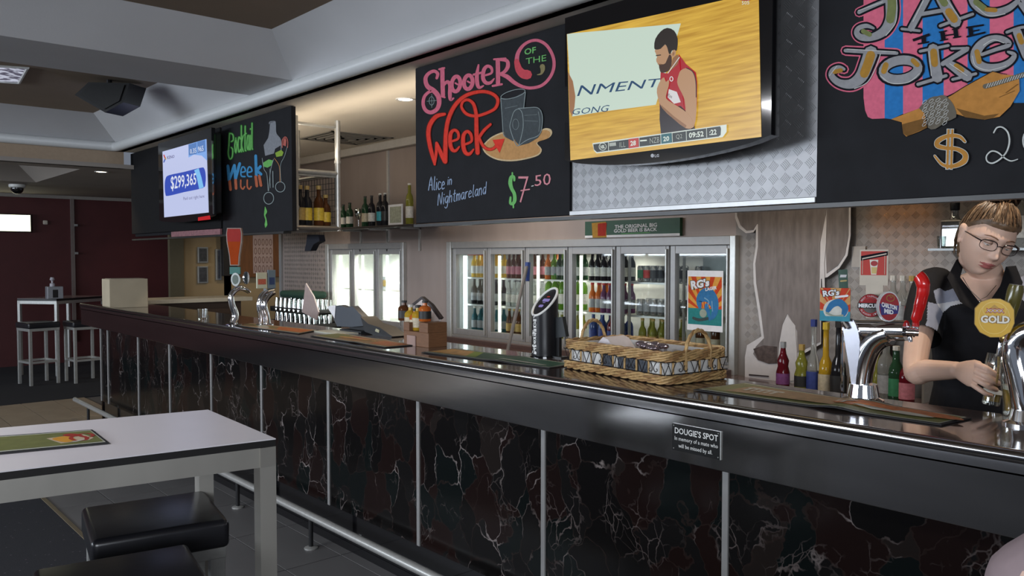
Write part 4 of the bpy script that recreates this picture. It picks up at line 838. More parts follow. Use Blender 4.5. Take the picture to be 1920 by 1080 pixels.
# beer sign above the fridge
q = [onY(u,v_,4.07) for u,v_ in ((1097,405),(1275,398),(1275,441),(1097,447))]
x0,x1,z1,z0 = q[0].x,q[1].x,1.75,(q[2].z+q[3].z)/2
t = thing('beer_sign','green banner sign above the six-door fridge, about original gold beer','sign',((x0+x1)/2,4.07,z0))
MB().box(x0,x1,4.07,4.095,z0,z1,mat('banner_green',(.015,.07,.035),.5)).build('panel', t)
P = Print(lambda x,y: Vector((x0+(x1-x0)*x,4.07,z1-(z1-z0)*y)),(0,-1,0))
P.poly([(0,.86),(1,.86),(1,1),(0,1)],white_paper); P.up().poly([(.08,.1),(.24,.05),(.25,1),(.09,1)],paint('beer_gold',(.40,.22,.05))).poly([(.15,.15),(.25,.12),(.24,.9),(.15,.9)],paint('can_red',(.35,.04,.03)))
P.text('THE ORIGINAL BIG',((.34,.28),(.78,.24),(.78,.46),(.34,.50)),white_paper,bold=.02).text('GOLD BEER IS BACK',((.33,.52),(.78,.50),(.78,.70),(.33,.73)),white_paper,bold=.02).stroke([(.42,.80),(.70,.78)],.03,grn)
P.build('print', t)
# ================================================================== things along the bar (left to right)
BZ = 1.079
t = thing('cardboard_box','plain cream box standing on the far end of the bar','box',(-7.5,2.18,BZ))
cbm = mat('box_cream',(.40,.34,.24),.8,var=.08,scale=6)
MB().box(-7.62,-7.40,2.02,2.33,BZ,BZ+.245,cbm,bev=.004).build('carton', t); MB().box(-7.60,-7.42,2.04,2.31,BZ+.245,BZ+.248,mat('box_flap',(.36,.30,.21),.8)).build('flap', t)
# --- far high table with stools and napkin holder
def frame_table(name,label,cs,ztop,leg,rail,thick,topm,edgem,legm,group=None,inset=.0):
    c = sum(cs,Vector())/4; t = thing(name,label,'table',(c.x,c.y,0),group)
    MB().prism([Vector((p.x,p.y,ztop-.003)) for p in cs],(0,0,.003),topm).build('laminate_top', t)
    MB().prism([Vector((p.x,p.y,ztop-thick)) for p in cs],(0,0,thick-.003),edgem).build('core_board', t)
    ct = [c+(p-c)*(1-inset) for p in cs]
    ds = [(ct[(i+1)%4]-ct[i]).normalized() for i in range(4)]
    for i in range(4):
        a,b = ct[i],ct[(i+1)%4]; d = (b-a).normalized(); nn = Vector((0,0,1)).cross(d)
        if nn.dot(c-a) < 0: nn = -nn
        q = [a,b,b+nn*leg,a+nn*leg]; MB().prism([Vector((p.x,p.y,ztop-thick-rail)) for p in q],(0,0,rail),legm).build('rail', t)
        e = (ct[i-1]-a).normalized(); q = [a,a+d*leg,a+d*leg+e*leg,a+e*leg]
        MB().prism([Vector((p.x,p.y,.0)) for p in q],(0,0,ztop-thick-rail),legm).build('leg', t)
    return t
L1 = onZ(109,706,0); 
cs = [Vector((L1.x,L1.y,0)),Vector((L1.x-.45,L1.y-.35,0)),Vector((L1.x-.95,L1.y+.35,0)),Vector((L1.x-.5,L1.y+.70,0))]
frame_table('high_table','small high table against the red wall at the far left, holding a napkin holder',cs,.985,.035,.04,.03,mat('laminate_grey',(.25,.2,.2),.25),black,steel2)
def stool(name,label,c,rz,zs,w,d,th,group=None,legw=.032):
    t = thing(name,label,'stool',(0,0,0),group)
    s = MB().box(-w/2,w/2,-d/2,d/2,zs-th,zs,mat('stool_vinyl',(.013,.013,.016),.28,bump=.06,bscale=14,spec=.6),bev=.018,puff=1); s.build('seat', t)
    MB().box(-w/2+.01,w/2-.01,-d/2+.01,d/2-.01,zs-th-.03,zs-th+.004,steel2,bev=.002).build('seat_frame', t)
    for a in (-1,1):
        for b in (-1,1):
            x,y = a*(w/2-.012-legw/2),b*(d/2-.012-legw/2); MB().box(x-legw/2,x+legw/2,y-legw/2,y+legw/2,0,zs-th-.028,steel2,bev=.002).build('leg', t)
    for a in (-1,1):
        y = a*(d/2-.012-legw/2); MB().box(-w/2+.03,w/2-.03,y-.012,y+.012,.26,.285,steel2).build('stretcher', t)
        x = a*(w/2-.012-legw/2); MB().box(x-.012,x+.012,-d/2+.03,d/2-.03,.26,.285,steel2).build('stretcher', t)
    return t
p1 = onZ(80,606,.72); p2 = onZ(132,604,.72)
st = stool('bar_stool','black stool under the far high table, left one by the red wall',(0,0),0,.74,.36,.36,.07); put(st,(p1.x,p1.y-.05,0),.2)
s2 = copy_tree(st); put(s2,(p2.x+.1,p2.y+.12,0),.1,'black stool under the far high table, right one nearest the bar end')
p = onZ(102,560,.985); t = thing('napkin_holder','small metal napkin holder with a pump bottle on far high table','napkin holder',(p.x,p.y,.985))
MB().box(p.x-.06,p.x+.06,p.y-.09,p.y+.09,.985,1.14,mat('holder_metal',(.32,.33,.36),.4,.5),bev=.006).build('holder', t); MB().box(p.x-.05,p.x+.062,p.y-.03,p.y+.03,1.0,1.10,black).build('opening', t)
MB().lathe([(.03,.155),(.03,.19),(.012,.20),(.012,.225),(.03,.24),(.02,.27)],mat('pump_white',(.4,.38,.42),.5),(p.x,p.y-.02,.985),12).build('pump', t)
# --- near high table
cs = [onZ(517,822,1.0),onZ(390,768,1.0),None,None]
dr = Vector((-.15,-.99,0)).normalized(); cs = [Vector((p.x,p.y,0)) if p else None for p in cs]
cs[2] = cs[1]+Vector((-.20,-.98,0)).normalized()*1.7; cs[3] = cs[0]+Vector((-.15,-.99,0)).normalized()*1.7
NT = frame_table('high_table','white topped high table with square steel legs in the foreground',cs,1.0,.045,.055,.022,mat('laminate_white',(.72,.69,.72),.28,var=.015,scale=8),mat('core_black',(.006,.005,.005),.7),mat('table_steel',(.42,.40,.36),.36,.55,var=.15,scale=5,stretch=(1,1,.3)))
# bar runner on it
def zq(L,z): return [onZ(u,v,z) for u,v in L]
def runner(name,label,cor,z,base,edge,wavy=0,th=.004):
    """cor: four world corners (far-left, far-right, near-right, near-left) of a rubber-backed bar mat"""
    c = sum(cor,Vector())/4; t = thing(name,label,'bar mat',(c.x,c.y,z)); n = 24; mb = MB(); vs = []
    def W_(x,y): a = cor[0].lerp(cor[1],x).lerp(cor[3].lerp(cor[2],x),y); return Vector((a.x,a.y,z+th+wavy*max(0,math.sin(x*11+1))**3*(1 if .2<x<.8 else .15)))
    for i in range(n+1):
        for y in (0,1): q = W_(i/n,y); vs += [q, Vector((q.x,q.y,q.z-th*.8))]
    fs = []
    for i in range(n):
        a = i*4; b = a+4; fs += [(a,b,b+2,a+2),(a+1,a+3,b+3,b+1),(a,a+1,b+1,b),(a+2,b+2,b+3,a+3)]
    fs += [(0,2,3,1),(n*4,n*4+1,n*4+3,n*4+2)]
    mb.add(vs,fs,edge).build('rubber_mat', t)
    P = Print(W_,(0,0,1),.0004)
    def strip(x0,x1,y0,y1,m,k=20):
        for i in range(k): a = x0+(x1-x0)*i/k; b = x0+(x1-x0)*(i+1)/k; P.poly([(a,y0),(b,y0),(b,y1),(a,y1)],m); P.sub -= 1
    strip(.012,.988,.05,.95,mat('mat_trim_pale',(.40,.42,.36),.6)); P.up(); strip(.018,.982,.10,.90,base); P.up()
    return t,P
rub = mat('mat_rubber',(.012,.012,.014),.7); ol = mat('mat_olive',(.14,.15,.045),.55,var=.15); mo = mat('mat_orange',(.42,.13,.04),.5,var=.3,scale=70); my = mat('mat_amber',(.45,.25,.08),.5,var=.3); mg = mat('mat_green',(.02,.07,.045),.5); mw = mat('mat_white',(.45,.44,.38),.5); mtan = mat('mat_tan',(.26,.16,.075),.55,var=.3,scale=50); mr = mat('mat_red',(.32,.03,.02),.5,var=.3,scale=90)
cor = zq(((-260,838),(173,808),(205,833),(-260,878)),1.0)
t,P = runner('bar_mat','green bar mat with orange fruit print lying on white high table',cor,1.0005,ol,rub)
P.poly([(.76,.42),(.93,.30),(.96,.62),(.93,.74),(.80,.80)],mat('mat_cream',(.5,.40,.28),.5)); P.up().poly([(.78,.5),(.83,.38),(.87,.45),(.87,.68),(.82,.76)],mat('mat_yellow',(.6,.28,.03),.5),sm=3).poly([(.84,.30),(.88,.22),(.92,.34),(.92,.45),(.86,.42)],mr,sm=2)
P.ell(.895,.58,.035,.17,mr,w=.02,n=12).ell(.94,.42,.03,.14,mr,w=.018,n=12).stroke([(.86,.78),(.90,.70)],.03,mw).build('print', t)
# mats on the bar
cor = zq(((1398,720),(1822,786),(1765,799),(1300,733)),BZ)
t,P = runner('bar_mat','long olive bar mat with cream letters, lying right of the wicker basket',cor,BZ+.0005,ol,rub,.007)
P.poly([(.10,.2),(.58,.2),(.58,.8),(.10,.8)],mtan); P.up()
P.layer += 4
for i in range(15):   # letters worn past reading
    x = .14+i*.031; P.stroke([(x,.34+.03*(i%3)),(x+.012,.60)],.012 if i%2 else .016,mw,k=1).stroke([(x+.004,.40),(x+.02,.36+.02*(i%2))],.05,mw,k=1)
P
P.stroke([(.66,.55),(.70,.35),(.78,.3),(.86,.35),(.90,.5)],.25,mo).stroke([(.72,.6),(.8,.55),(.86,.65)],.16,mw).up().stroke([(.74,.62),(.82,.66)],.08,mr).build('print', t)
cor = zq(((855,655),(1080,684),(1030,692),(790,662)),BZ)
t,P = runner('bar_mat','dark green bar mat under the black energy drink tap tower',cor,BZ+.0005,mg,rub,.004)
P.poly([(.02,.15),(.22,.15),(.34,.85),(.02,.85)],my).poly([(.22,.15),(.30,.15),(.42,.85),(.34,.85)],mat('mat_lime',(.18,.25,.03),.5)); P.up().stroke([(.45,.35),(.75,.40)],.06,mat('mat_green_pale',(.12,.22,.15),.5)).stroke([(.60,.7),(.9,.75)],.07,mw).build('print', t)
cor = zq(((640,626),(782,648),(722,653),(582,631)),BZ)
t,P = runner('bar_mat','tan and orange bar mat in front of the grey register screen',cor,BZ+.0005,mtan,rub,.003)
P.poly([(.02,.15),(.25,.15),(.30,.85),(.02,.85)],ol).poly([(.55,.2),(.97,.2),(.97,.8),(.5,.8)],mo); P.up().stroke([(.3,.5),(.6,.5)],.2,my).stroke([(.35,.3),(.8,.4)],.1,mr).build('print', t)
cor = zq(((470,607),(598,620),(560,627),(445,612)),BZ)
t,P = runner('bar_mat','tan bar mat with orange end beside the two chrome beer fonts',cor,BZ+.0005,mtan,rub,.0)
P.poly([(.5,.2),(.97,.2),(.97,.8),(.6,.8)],mo); P.up().stroke([(.1,.5),(.45,.5)],.2,ol).build('print', t)
# --- far beer fonts (swan necks)
def px_tube(mb,L,X,r,m,n=10,k=4):
    pts = smooth_line(L,k); rs = r
    if isinstance(r,list):
        m_ = len(pts); rs = []
        for i in range(m_): q = i/(m_-1)*(len(r)-1); a = int(q); b = min(a+1,len(r)-1); rs.append(r[a]+(r[b]-r[a])*(q-a))
    return mb.tube([onX(p.x,p.y,X) for p in pts],rs,m,n)
X1 = -5.03; b = onX(436,606,X1)
t = thing('beer_font','chrome swan neck beer font with a tall orange beer glass badge','beer tap',(b.x,b.y,BZ))
mb = MB(); px_tube(mb,[(437,606),(441,590),(435,572),(433,556),(440,545),(452,540),(464,545),(467,549)],X1,[.024,.022,.02,.018,.018,.017,.015,.012],chrome,12); mb.build('swan_neck', t)
MB().lathe([(.055,0),(.055,.008),(.03,.016)],chrome,(b.x,b.y,BZ),18).build('base', t)
bd = onX(443,524,X1+.03)
def disc(mb,c,rx,rz,ny,m,th=.012,rot=0,n=20): # upright oval disc, facing direction at angle ny about Z
    a = [(rx*math.cos(2*math.pi*i/n),rz*math.sin(2*math.pi*i/n)) for i in range(n)]; d = Vector((math.cos(ny),math.sin(ny),0)); s = Vector((-d.y,d.x,0))
    mb.prism([c+s*x+Vector((0,0,z)) for x,z in a],d*th,m); return mb
fa = R(-49)   # facing the customers' side and the camera
disc(MB(),bd,.030,.042,fa,mat('badge_silver',(.42,.44,.42),.3,.6)).build('badge', t); disc(MB(),bd+Vector((math.cos(fa),math.sin(fa),0))*.0121,.021,.030,fa,mat('badge_face',(.10,.13,.11),.5,var=.6,scale=300),.001).build('badge_face', t)
bd2 = onX(460,521,X1+.02); disc(MB(),bd2,.020,.040,R(15),chrome,.014).build('badge', t)
mb = MB(); dd = Vector((math.cos(fa),math.sin(fa),0)); sx = Vector((-dd.y,dd.x,0)); c0 = onX(442,498,X1+.02)
def glass_shape(c,pr,m,th): P_ = [c+sx*w+Vector((0,0,z)) for w,z in pr]+[c-sx*w+Vector((0,0,z)) for w,z in reversed(pr)]; return MB().prism(P_,dd*th,m)
glass_shape(c0,[(.030,0),(.034,.06),(.050,.15),(.052,.20),(.046,.235)],mat('badge_edge_grey',(.22,.16,.13),.4),.018).build('glass_badge', t)
glass_shape(c0+dd*.0185,[(.024,.006),(.028,.06),(.043,.15)],mat('badge_orange',(.30,.045,.008),.8,spec=.1),.001).build('beer_print', t); glass_shape(c0+dd*.0185,[(.043,.15),(.046,.20),(.041,.23)],mat('badge_pink',(.30,.035,.03),.8,spec=.1),.001).build('foam_print', t)
c1_ = onX(442,514,X1+.02); MB().prism([c1_+sx*a+Vector((0,0,z)) for a,z in ((-.034,0),(.034,0),(.034,.045),(-.034,.045))],dd*.012,mat('badge_teal',(.02,.13,.11),.4)).build('teal_plate', t)
X2 = -4.9; b = onX(496,608,X2); t = thing('beer_font','chrome twin-neck beer font with white and blue square badges','beer tap',(b.x,b.y,BZ))
mb = MB(); px_tube(mb,[(491,607),(489,590),(486,572),(490,556),(500,548),(513,545)],X2,[.02,.019,.018,.018,.017,.016],chrome,12); px_tube(mb,[(502,607),(500,590),(496,574),(499,562),(508,552),(515,549)],X2+.02,[.018,.017,.016,.016,.015,.014],chrome,12); mb.build('twin_neck', t)
MB().lathe([(.055,0),(.055,.008),(.03,.016)],chrome,(b.x,b.y,BZ),18).build('base', t)
for u0,v0,u1,v1,m,m2,nm in ((480,511,499,541,mat('badge_cream',(.45,.45,.33),.5),mat('badge_print_red',(.40,.10,.06),.5,var=.5,scale=200),'square_badge'),(501,506,515,541,mat('badge_slate',(.12,.16,.19),.5),mat('badge_print_navy',(.03,.05,.12),.5),'square_badge')):
    a = onX(u0,v1,X2); c2_ = onX(u1,v0,X2); MB().box(X2,X2+.014,a.y,c2_.y,a.z,c2_.z,m,bev=.003).build(nm, t); MB().box(X2+.014,X2+.015,a.y+.008,c2_.y-.008,a.z+.025,a.z+(c2_.z-a.z)*.6,m2).build('badge_print', t)
MB().tube([onX(497,541,X2),onX(497,552,X2)],.01,chrome).build('stem', t)
p = onZ(380,598,BZ); t = thing('glass_ashtray','small upturned glass on the bar left of the orange-badged font','glass',(p.x,p.y,BZ))
clear = mat('clear_glass',(.95,.97,.96),.02,0,1,1.45); MB().lathe([(.028,0),(.034,.07),(.0325,.07),(.026,.006)],clear,(p.x,p.y,BZ),16).build('bowl', t)
# --- racks of upturned glasses on the back bench
rg = thing('glass_rack','lower black rack of upturned glasses on the back bench at left','glass rack',(-7.45,3.8,.83)); rk = mat('rack_black',(.015,.015,.015),.5)
def rack(t,z):
    mb = MB(); x0,x1,y0,y1 = -7.86,-7.0,3.66,3.98
    mb.box(x0,x1,y0,y1,z,z+.012,rk).box(x0,x1,y0,y0+.006,z+.035,z+.05,rk).box(x0,x1,y1-.006,y1,z,z+.05,rk).box(x0,x0+.006,y0,y1,z,z+.05,rk).box(x1-.006,x1,y0,y1,z,z+.05,rk)
    for i in range(9): xx = x0+.05+i*.095; mb.box(xx,xx+.005,y0,y1,z+.012,z+.03,rk)
    mb.build('tray', t)
rack(rg,.83); rg2 = thing('glass_rack','upper black rack of upturned glasses, stacked on the lower one at left','glass rack',(-7.45,3.8,.965)); rack(rg2,.965)
gmesh = MB().lathe([(.022,.118),(.034,.0),(.036,.0),(.0245,.121)],thin_glass('tumbler_glass',(.88,.93,.9),.35),n=12).mesh('tumbler')
for k_,z in enumerate((.845,.98)):
    for i in range(9):
        for j in (0,1):
            o = bpy.data.objects.new('tumbler',gmesh); COL.objects.link(o); o.location = (-7.81+i*.095,3.72+j*.16,z); ORG[o.name] = Vector(o.location)
            tag(o,'upturned tumbler in the %s rack, %s row, %s from the left'%(('lower','upper')[k_],('front','back')[j],('first','second','third','fourth','fifth','sixth','seventh','eighth','last')[i]),'glass','tumblers in the %s rack, %s row'%(('lower','upper')[k_],('front','back')[j]))
tag(MB().box(-7.75,-7.2,3.70,3.95,1.105,1.175,mat('cloth_green',(.01,.04,.025),.8,bump=.3,bscale=20),bev=.03).build('folded_cloth',loc=(-7.5,3.8,1.105)),'dark green folded cloth on top of upper glass rack','cloth')
p = [onY(u,v,3.62) for u,v in ((566,585),(573,531),(588,556),(597,585),(593,600))]; tag(MB().prism(p,(0,.012,0),mat('napkin_pink',(.42,.34,.33),.8)).build('paper_cone',loc=(p[0].x,3.62,p[0].z)),'pinkish folded paper peak leaning beside the glass racks','paper')
# --- register screen on the bar
YR = 2.44; t = thing('register_screen','grey backed register screen on a stand beside the whisky display','register',(onY(665,624,YR).x,YR,BZ))
gs = mat('register_grey',(.055,.065,.08),.5); rb = mat('register_black',(.012,.013,.015),.5)
MB().prism([onY(u,v,YR) for u,v in ((628,574),(637,572),(650,577),(661,574),(676,590),(690,606),(683,611),(660,613),(632,612),(626,598))],(0,.04,0),gs).build('screen_shell', t)
MB().prism([onY(u,v,YR+.02) for u,v in ((655,611),(672,600),(682,611),(684,622),(655,622))],(0,.05,0),rb).build('stand', t)
MB().prism([onY(u,v,YR-.02) for u,v in ((676,594),(690,607),(712,614),(736,631),(728,636),(700,628),(684,622))],(0,.10,0),rb).build('keypad', t); MB().prism([onY(u,v,YR-.024) for u,v in ((705,616),(711,619),(710,624),(703,621))],(0,.003,0),mat('key_cream',(.4,.38,.25),.5)).build('key_block', t)
MB().box(t.location.x-.12,t.location.x+.12,YR-.03,YR+.05,BZ,BZ+.012,rb).build('foot', t)
p = [onY(u,v,YR-.005) for u,v in ((613,575),(629,572),(627,597))]; tag(MB().prism(p,(0,.003,0),white_paper).build('paper_slip',loc=tuple(p[0])),'white triangular paper slip sticking out left of register screen','paper')
p = onZ(632,625,BZ); tag(MB().box(p.x-.18,p.x+.10,p.y-.05,p.y+.08,BZ,BZ+.006,mat('tray_pale',(.5,.5,.42),.3),bev=.002).build('paper_tray',loc=(p.x,p.y,BZ)),'pale flat tray on the bar below the register screen','tray')
# --- whisky display
X0,X1_ = -3.33,-3.0; YW = 2.27
xa,xb = onY(757,640,YW).x, onY(808,640,YW).x
t = thing('whiskey_display','stepped wooden display stand with a house-shaped sign behind the whiskey bottles','display stand',((xa+xb)/2,YW+.06,BZ)); wd = mat('display_wood',(.16,.075,.035),.5,var=.2,stretch=(1,1,8)); wl = mat('display_pink',(.30,.20,.17),.5)
MB().box(xa,xb-.02,YW,YW+.11,BZ,BZ+.07,wd,bev=.002).build('lower_step', t); MB().box(xa-.0,xa+.05,YW-.002,YW+.11,BZ+.07,BZ+.112,wd,bev=.002).build('left_step', t); xs_ = onY(787,640,YW).x; MB().box(xs_,xb-.02,YW-.004,YW+.11,BZ+.07,BZ+.118,wd,bev=.002).build('right_step', t)
MB().box(xs_-.10,xs_-.03,YW-.006,YW-.0005,BZ+.0,BZ+.05,wl).build('front_panel', t)
p = [onY(u,v,YW+.115) for u,v in ((774,628),(775,570),(790,559),(807,573),(823,597),(822,648),(776,648))]; MB().prism(p,(0,.012,0),mat('display_white',(.62,.55,.52),.6)).build('house_panel', t)
p = [onY(u,v,YW+.111) for u,v in ((772,570),(790,556),(808,571),(826,596),(823,599),(806,575),(790,561),(775,573))]; MB().prism(p,(0,.02,0),mat('roof_dark',(.04,.03,.03),.5)).build('roof_edge', t)
P = Print(lambda u,v: onY(u,v,YW+.1145),(0,-1,0)); bk2 = mat('display_ink',(.03,.02,.02),.5); P.stroke([(781,579),(790,574),(799,580)],2.5,bk2,k=2).stroke([(783,585),(783,598)],2,bk2).stroke([(790,581),(790,600)],2,bk2).stroke([(797,585),(797,598)],2,bk2).build('house_print', t)
wb = [(758,609,.82,BZ+.113,'dark label','leftmost whiskey bottle, standing on left step of wooden display','brown','black'),(770,627,1.02,None,'','tall amber whiskey bottle, front left in wooden display','yellow','cream'),(779,628,.86,None,'','slim amber whiskey bottle, front middle in wooden display','orange','cream'),(784,630,1.02,None,'','tall amber whiskey bottle, front right in wooden display','yellow','cream'),(797,613,.82,BZ+.119,'','rightmost whiskey bottle, standing on right step of wooden display','orange','black')]
for i,(u,v,s,z,_,lab,g,l) in enumerate(wb):
    zz = z or BZ+.071
    x = onY(u,v,YW+.05).x; bottle((x,YW+.05,zz),'square',g,l,'white' if i in(1,) else 'black',lab,'whiskey bottles in the wooden display' if 0 else None,parts=True,s=(.74,.74,.62*s*.82))
# --- mop pole leaning behind the bar
a = onY(988,500,3.45); b_ = onY(951,660,3.2); dn = (b_-a).normalized(); ft = a+dn*((a.z-.015)/-dn.z)
t = thing('leaning_pole','thin grey pole with a blue grip leaning behind the bar','pole',tuple(ft)); MB().tube([ft,a],.011,mat('pole_grey',(.33,.31,.30),.4,.6)).build('pole', t); MB().tube([a-dn*.0+Vector((0,0,-.09)) - dn*0, a-dn*.03],.017,mat('grip_blue',(.035,.07,.26),.5)).build('blue_grip', t)
# --- energy drink tap tower
c = onZ(1000,668,BZ); cx_,cy_ = c.x+.03,c.y+.04; r_ = .058; hd = (Vector((cR.x,cR.y))*.8+Vector((cF.x,cF.y)).normalized()*.55).normalized()
t = thing('tap_tower','black cylindrical energy drink tap tower with white lettering and slanted top','beer tap',(cx_,cy_,BZ))
def cyl_cut(r,z0,f,m,n=32,th=None):
    mb = MB(); vs = []
    for i in range(n):
        a = 2*math.pi*i/n; d = Vector((math.cos(a),math.sin(a))); vs += [(cx_+r*d.x,cy_+r*d.y,z0),(cx_+r*d.x,cy_+r*d.y,f(d*r))]
    return mb.add(vs,[(2*i,2*((i+1)%n),2*((i+1)%n)+1,2*i+1) for i in range(n)]+[[2*i+1 for i in range(n)],[2*i for i in range(n)][::-1]],m)
zt = lambda d: BZ+.235+d.dot(hd)/.058*.062
cyl_cut(r_,BZ,zt,mat('tower_black',(.012,.012,.014),.3)).build('tower', t)
mb = MB(); ring = [Vector((cx_+r_*.93*math.cos(a),cy_+r_*.93*math.sin(a),zt(Vector((math.cos(a),math.sin(a)))*r_*.93)+.002)) for a in [2*math.pi*i/32 for i in range(32)]]
mb.tube(ring,.0055,mat('ring_white',(.75,.75,.72),.4),8,closed=True).build('white_ring', t)
e1 = Vector((hd.x,hd.y,.062/.058)).normalized(); e2 = Vector((-hd.y,hd.x,0)); tc_ = Vector((cx_,cy_,BZ+.235)); 
P = Print(lambda x,y: tc_+e1*(.5-y)*.13-e2*(x-.5)*.085,e2.cross(-e1)*-1 if e2.cross(e1).z<0 else e1.cross(-e2)); 
if P.n.z < 0: P.n = -P.n
pv = mat('tower_violet',(.30,.24,.55),.4); P.layer = 2
P.stroke([(.3,.42),(.75,.42)],.13,pv,k=1).stroke([(.4,.53),(.6,.53)],.03,pv,k=1).stroke([(.32,.68),(.58,.68)],.11,pv,k=1).stroke([(.42,.27),(.62,.27)],.05,mat('tower_red',(.4,.04,.03),.4),k=1).build('display_print', t)
base_a = math.atan2(-cy_,-cx_) # towards the camera
def wrap(x,y): a = base_a - R(68) + (x-.5)*1.0; return Vector((cx_+r_*math.cos(a),cy_+r_*math.sin(a),BZ+.012+(1-y)*.165))
def wrapn(P,txt,m,bold,off):
    vs,fs = text2d(txt,bold); out = []
    for x,y in vs:
        # reads from bottom to top
        a = base_a - R(52) + (.5-y)*.50; rr_ = r_+off
        out.append(Vector((cx_+rr_*math.cos(a),cy_+rr_*math.sin(a),BZ+.008+x*.175)))
    P.mb.add(out,fs,m)
P = Print(wrap,(0,0,0)); wrapn(P,'Mother',mat('tower_white',(.7,.7,.68),.4),.09,.0008); wrapn(P,'Mother',mat('tower_ink',(.01,.01,.01),.4),-.005,.0016); P.build('lettering', t)
MB().lathe([(.064,0),(.064,.004),(.059,.006)],gloss_black,(cx_,cy_,BZ),32).build('base', t)
# --- small black screen behind it
YS = 2.47; sc = thing('order_screen','small black screen seen from behind, right of the tap tower','screen',(onY(1043,660,YS).x,YS,BZ))
MB().prism([onY(u,v,YS) for u,v in ((1028,596),(1054,594),(1061,631),(1026,636))],(0,.02,0),mat('screen_back',(.016,.02,.022),.5)).build('screen', sc)
x = sc.location.x; MB().box(x-.015,x+.015,YS+.002,YS+.018,BZ,BZ+.09,black).build('stand', sc); MB().box(x-.05,x+.05,YS-.02,YS+.03,BZ,BZ+.006,black).build('foot', sc)
# --- wicker basket
bc = Vector((-1.965,2.375,BZ)); L_,Wd = .275,.150; ba = R(-7)
bk_ = thing('wicker_basket','rectangular wicker basket with two hoop handles and scrolled wire sides','basket',tuple(bc))
def rrect(l,w,r,n=6):
    pts = []
    for cx,cy,a0 in ((l-r,w-r,0),(-l+r,w-r,90),(-l+r,-w+r,180),(l-r,-w+r,270)):
        for i in range(n): a = R(a0+90*i/(n-1)); pts.append(Vector((cx+r*math.cos(a),cy+r*math.sin(a))))
    out = []
    for i in range(len(pts)):
        a,b = pts[i],pts[(i+1)%len(pts)]; k = max(1,int((b-a).length/.015))
        for j in range(k): out.append(a.lerp(b,j/k))
    return out
M_ = Matrix.Translation(bc) @ Matrix.Rotation(ba,4,'Z'); wk = mat('wicker_straw',(.42,.27,.115),.6,var=.3,scale=90); wk2 = mat('wicker_brown',(.27,.15,.06),.6,var=.3,scale=90)
def braid(z0,z1,l,w,rows,name,amp=.006):
    base = rrect(l,w,.035)
    mb = MB(); n = len(base)
    for rw in range(rows):
        z = z0+(z1-z0)*(rw+.5)/rows
        for s in range(3):
            pts = []
            for i,p in enumerate(base):
                ph = i*2*math.pi*round(n/9)/n + s*2*math.pi/3 + rw*1.3; d = p.normalized()
                pts.append(Vector((p.x,p.y,0))+Vector((d.x,d.y,0))*math.cos(ph)*amp+Vector((0,0,z-0+math.sin(ph)*amp*.9)))
            mb.tube(pts,.0042,(wk,wk,wk2)[(s+rw)%3],6,closed=True)
    mb.xf(M_); mb.build(name, bk_)
braid(.004,.032,L_+.005,Wd+.005,2,'base_braid'); braid(.078,.112,L_,Wd,3,'rim_braid')
mb = MB(); mb.prism([(p.x*.985,p.y*.985,.008) for p in rrect(L_,Wd,.035)],(0,0,.006),wk2); mb.xf(M_); mb.build('bottom', bk_)
mb = MB(); b2 = rrect(L_-.012,Wd-.012,.03); n = len(b2); mb.add([(p.x,p.y,z) for p in b2 for z in (.012,.10)],[(2*i,2*((i+1)%n),2*((i+1)%n)+1,2*i+1) for i in range(n)],mat('lining_white',(.55,.55,.54),.8,bump=.2,bscale=40)); mb.xf(M_); mb.build('cloth_lining', bk_)
mb = MB(); 
for cx in (-.035,.06,.11,.15): mb.box(cx-.03,cx+.03,-Wd+.006,-Wd+.010,.035,.078,mat('packet_dark',(.03,.035,.045),.35,var=.9,scale=120))
mb.xf(M_); mb.build('dark_packets', bk_)
mb = MB()
for i,p in enumerate(rrect(L_-.003,Wd-.003,.035)):
    if i%4==0: mb.tube([(p.x,p.y,.02),(p.x,p.y,.09)],.0038,wk,6)
mb.xf(M_); mb.build('uprights', bk_)['kind'] = 'stuff'
wr = mat('scroll_wire',(.015,.012,.012),.4,.5)
def scroll(mb,cx,s,axis,off,zb=.036,h=.042):
    def put_(x,z): return Vector((cx+s*x,off,zb+z)) if axis=='x' else Vector((off,cx+s*x,zb+z))
    pts = [(.055,0),(.035,.04*h/.042),(.018,.041*h/.042),(.004,.024),(.004,.012),(.012,.006),(.02,.012),(.015,.018)]
    mb.tube([put_(p.x,p.y) for p in smooth_line(pts,4)],.0014,wr,5)
    mb.tube([put_(.055,0),put_(.075,h)],.0014,wr,5)
for ax,offs,cs_ in (('x',-Wd-.004,(-.19,-.04,.11,.22)),('y',L_+.004,(-.07,.07))):
    mb = MB()
    for c_ in cs_: scroll(mb,c_,1,ax,offs); scroll(mb,c_,-1,ax,offs)
    for z in (.035,.078):
        mb.tube([(-L_,offs,z),(L_,offs,z)] if ax=='x' else [(offs,-Wd,z),(offs,Wd,z)],.0018,wr,5)
    mb.xf(M_); mb.build('wire_scrolls', bk_)
for sgn in (-1,1):
    mb = MB()
    for s in range(3):
        pts = []
        for i in range(19):
            a = math.pi*i/18; ph = i*.9+s*2.1; y = -math.cos(a)*.062; z = .095+math.sin(a)*.085
            if i in (0,18): z = .05
            pts.append((sgn*(L_+.004)+math.cos(ph)*.004,y,z+math.sin(ph)*.004))
        mb.tube(pts,.0042,(wk,wk2,wk)[s],6)
    mb.xf(M_); mb.build('handle', bk_)
p = M_ @ Vector((-.14,.0,.0)); tag(MB().prism([M_@Vector(q) for q in ((-.23,-.06,.06),(-.15,-.06,.125),(-.12,-.06,.118),(-.06,-.06,.06))],(0.0,.12,0),mat('napkin_white',(.6,.56,.58),.8)).build('paper_napkins',loc=tuple(p)),'folded white paper napkins standing up in the wicker basket','napkins')
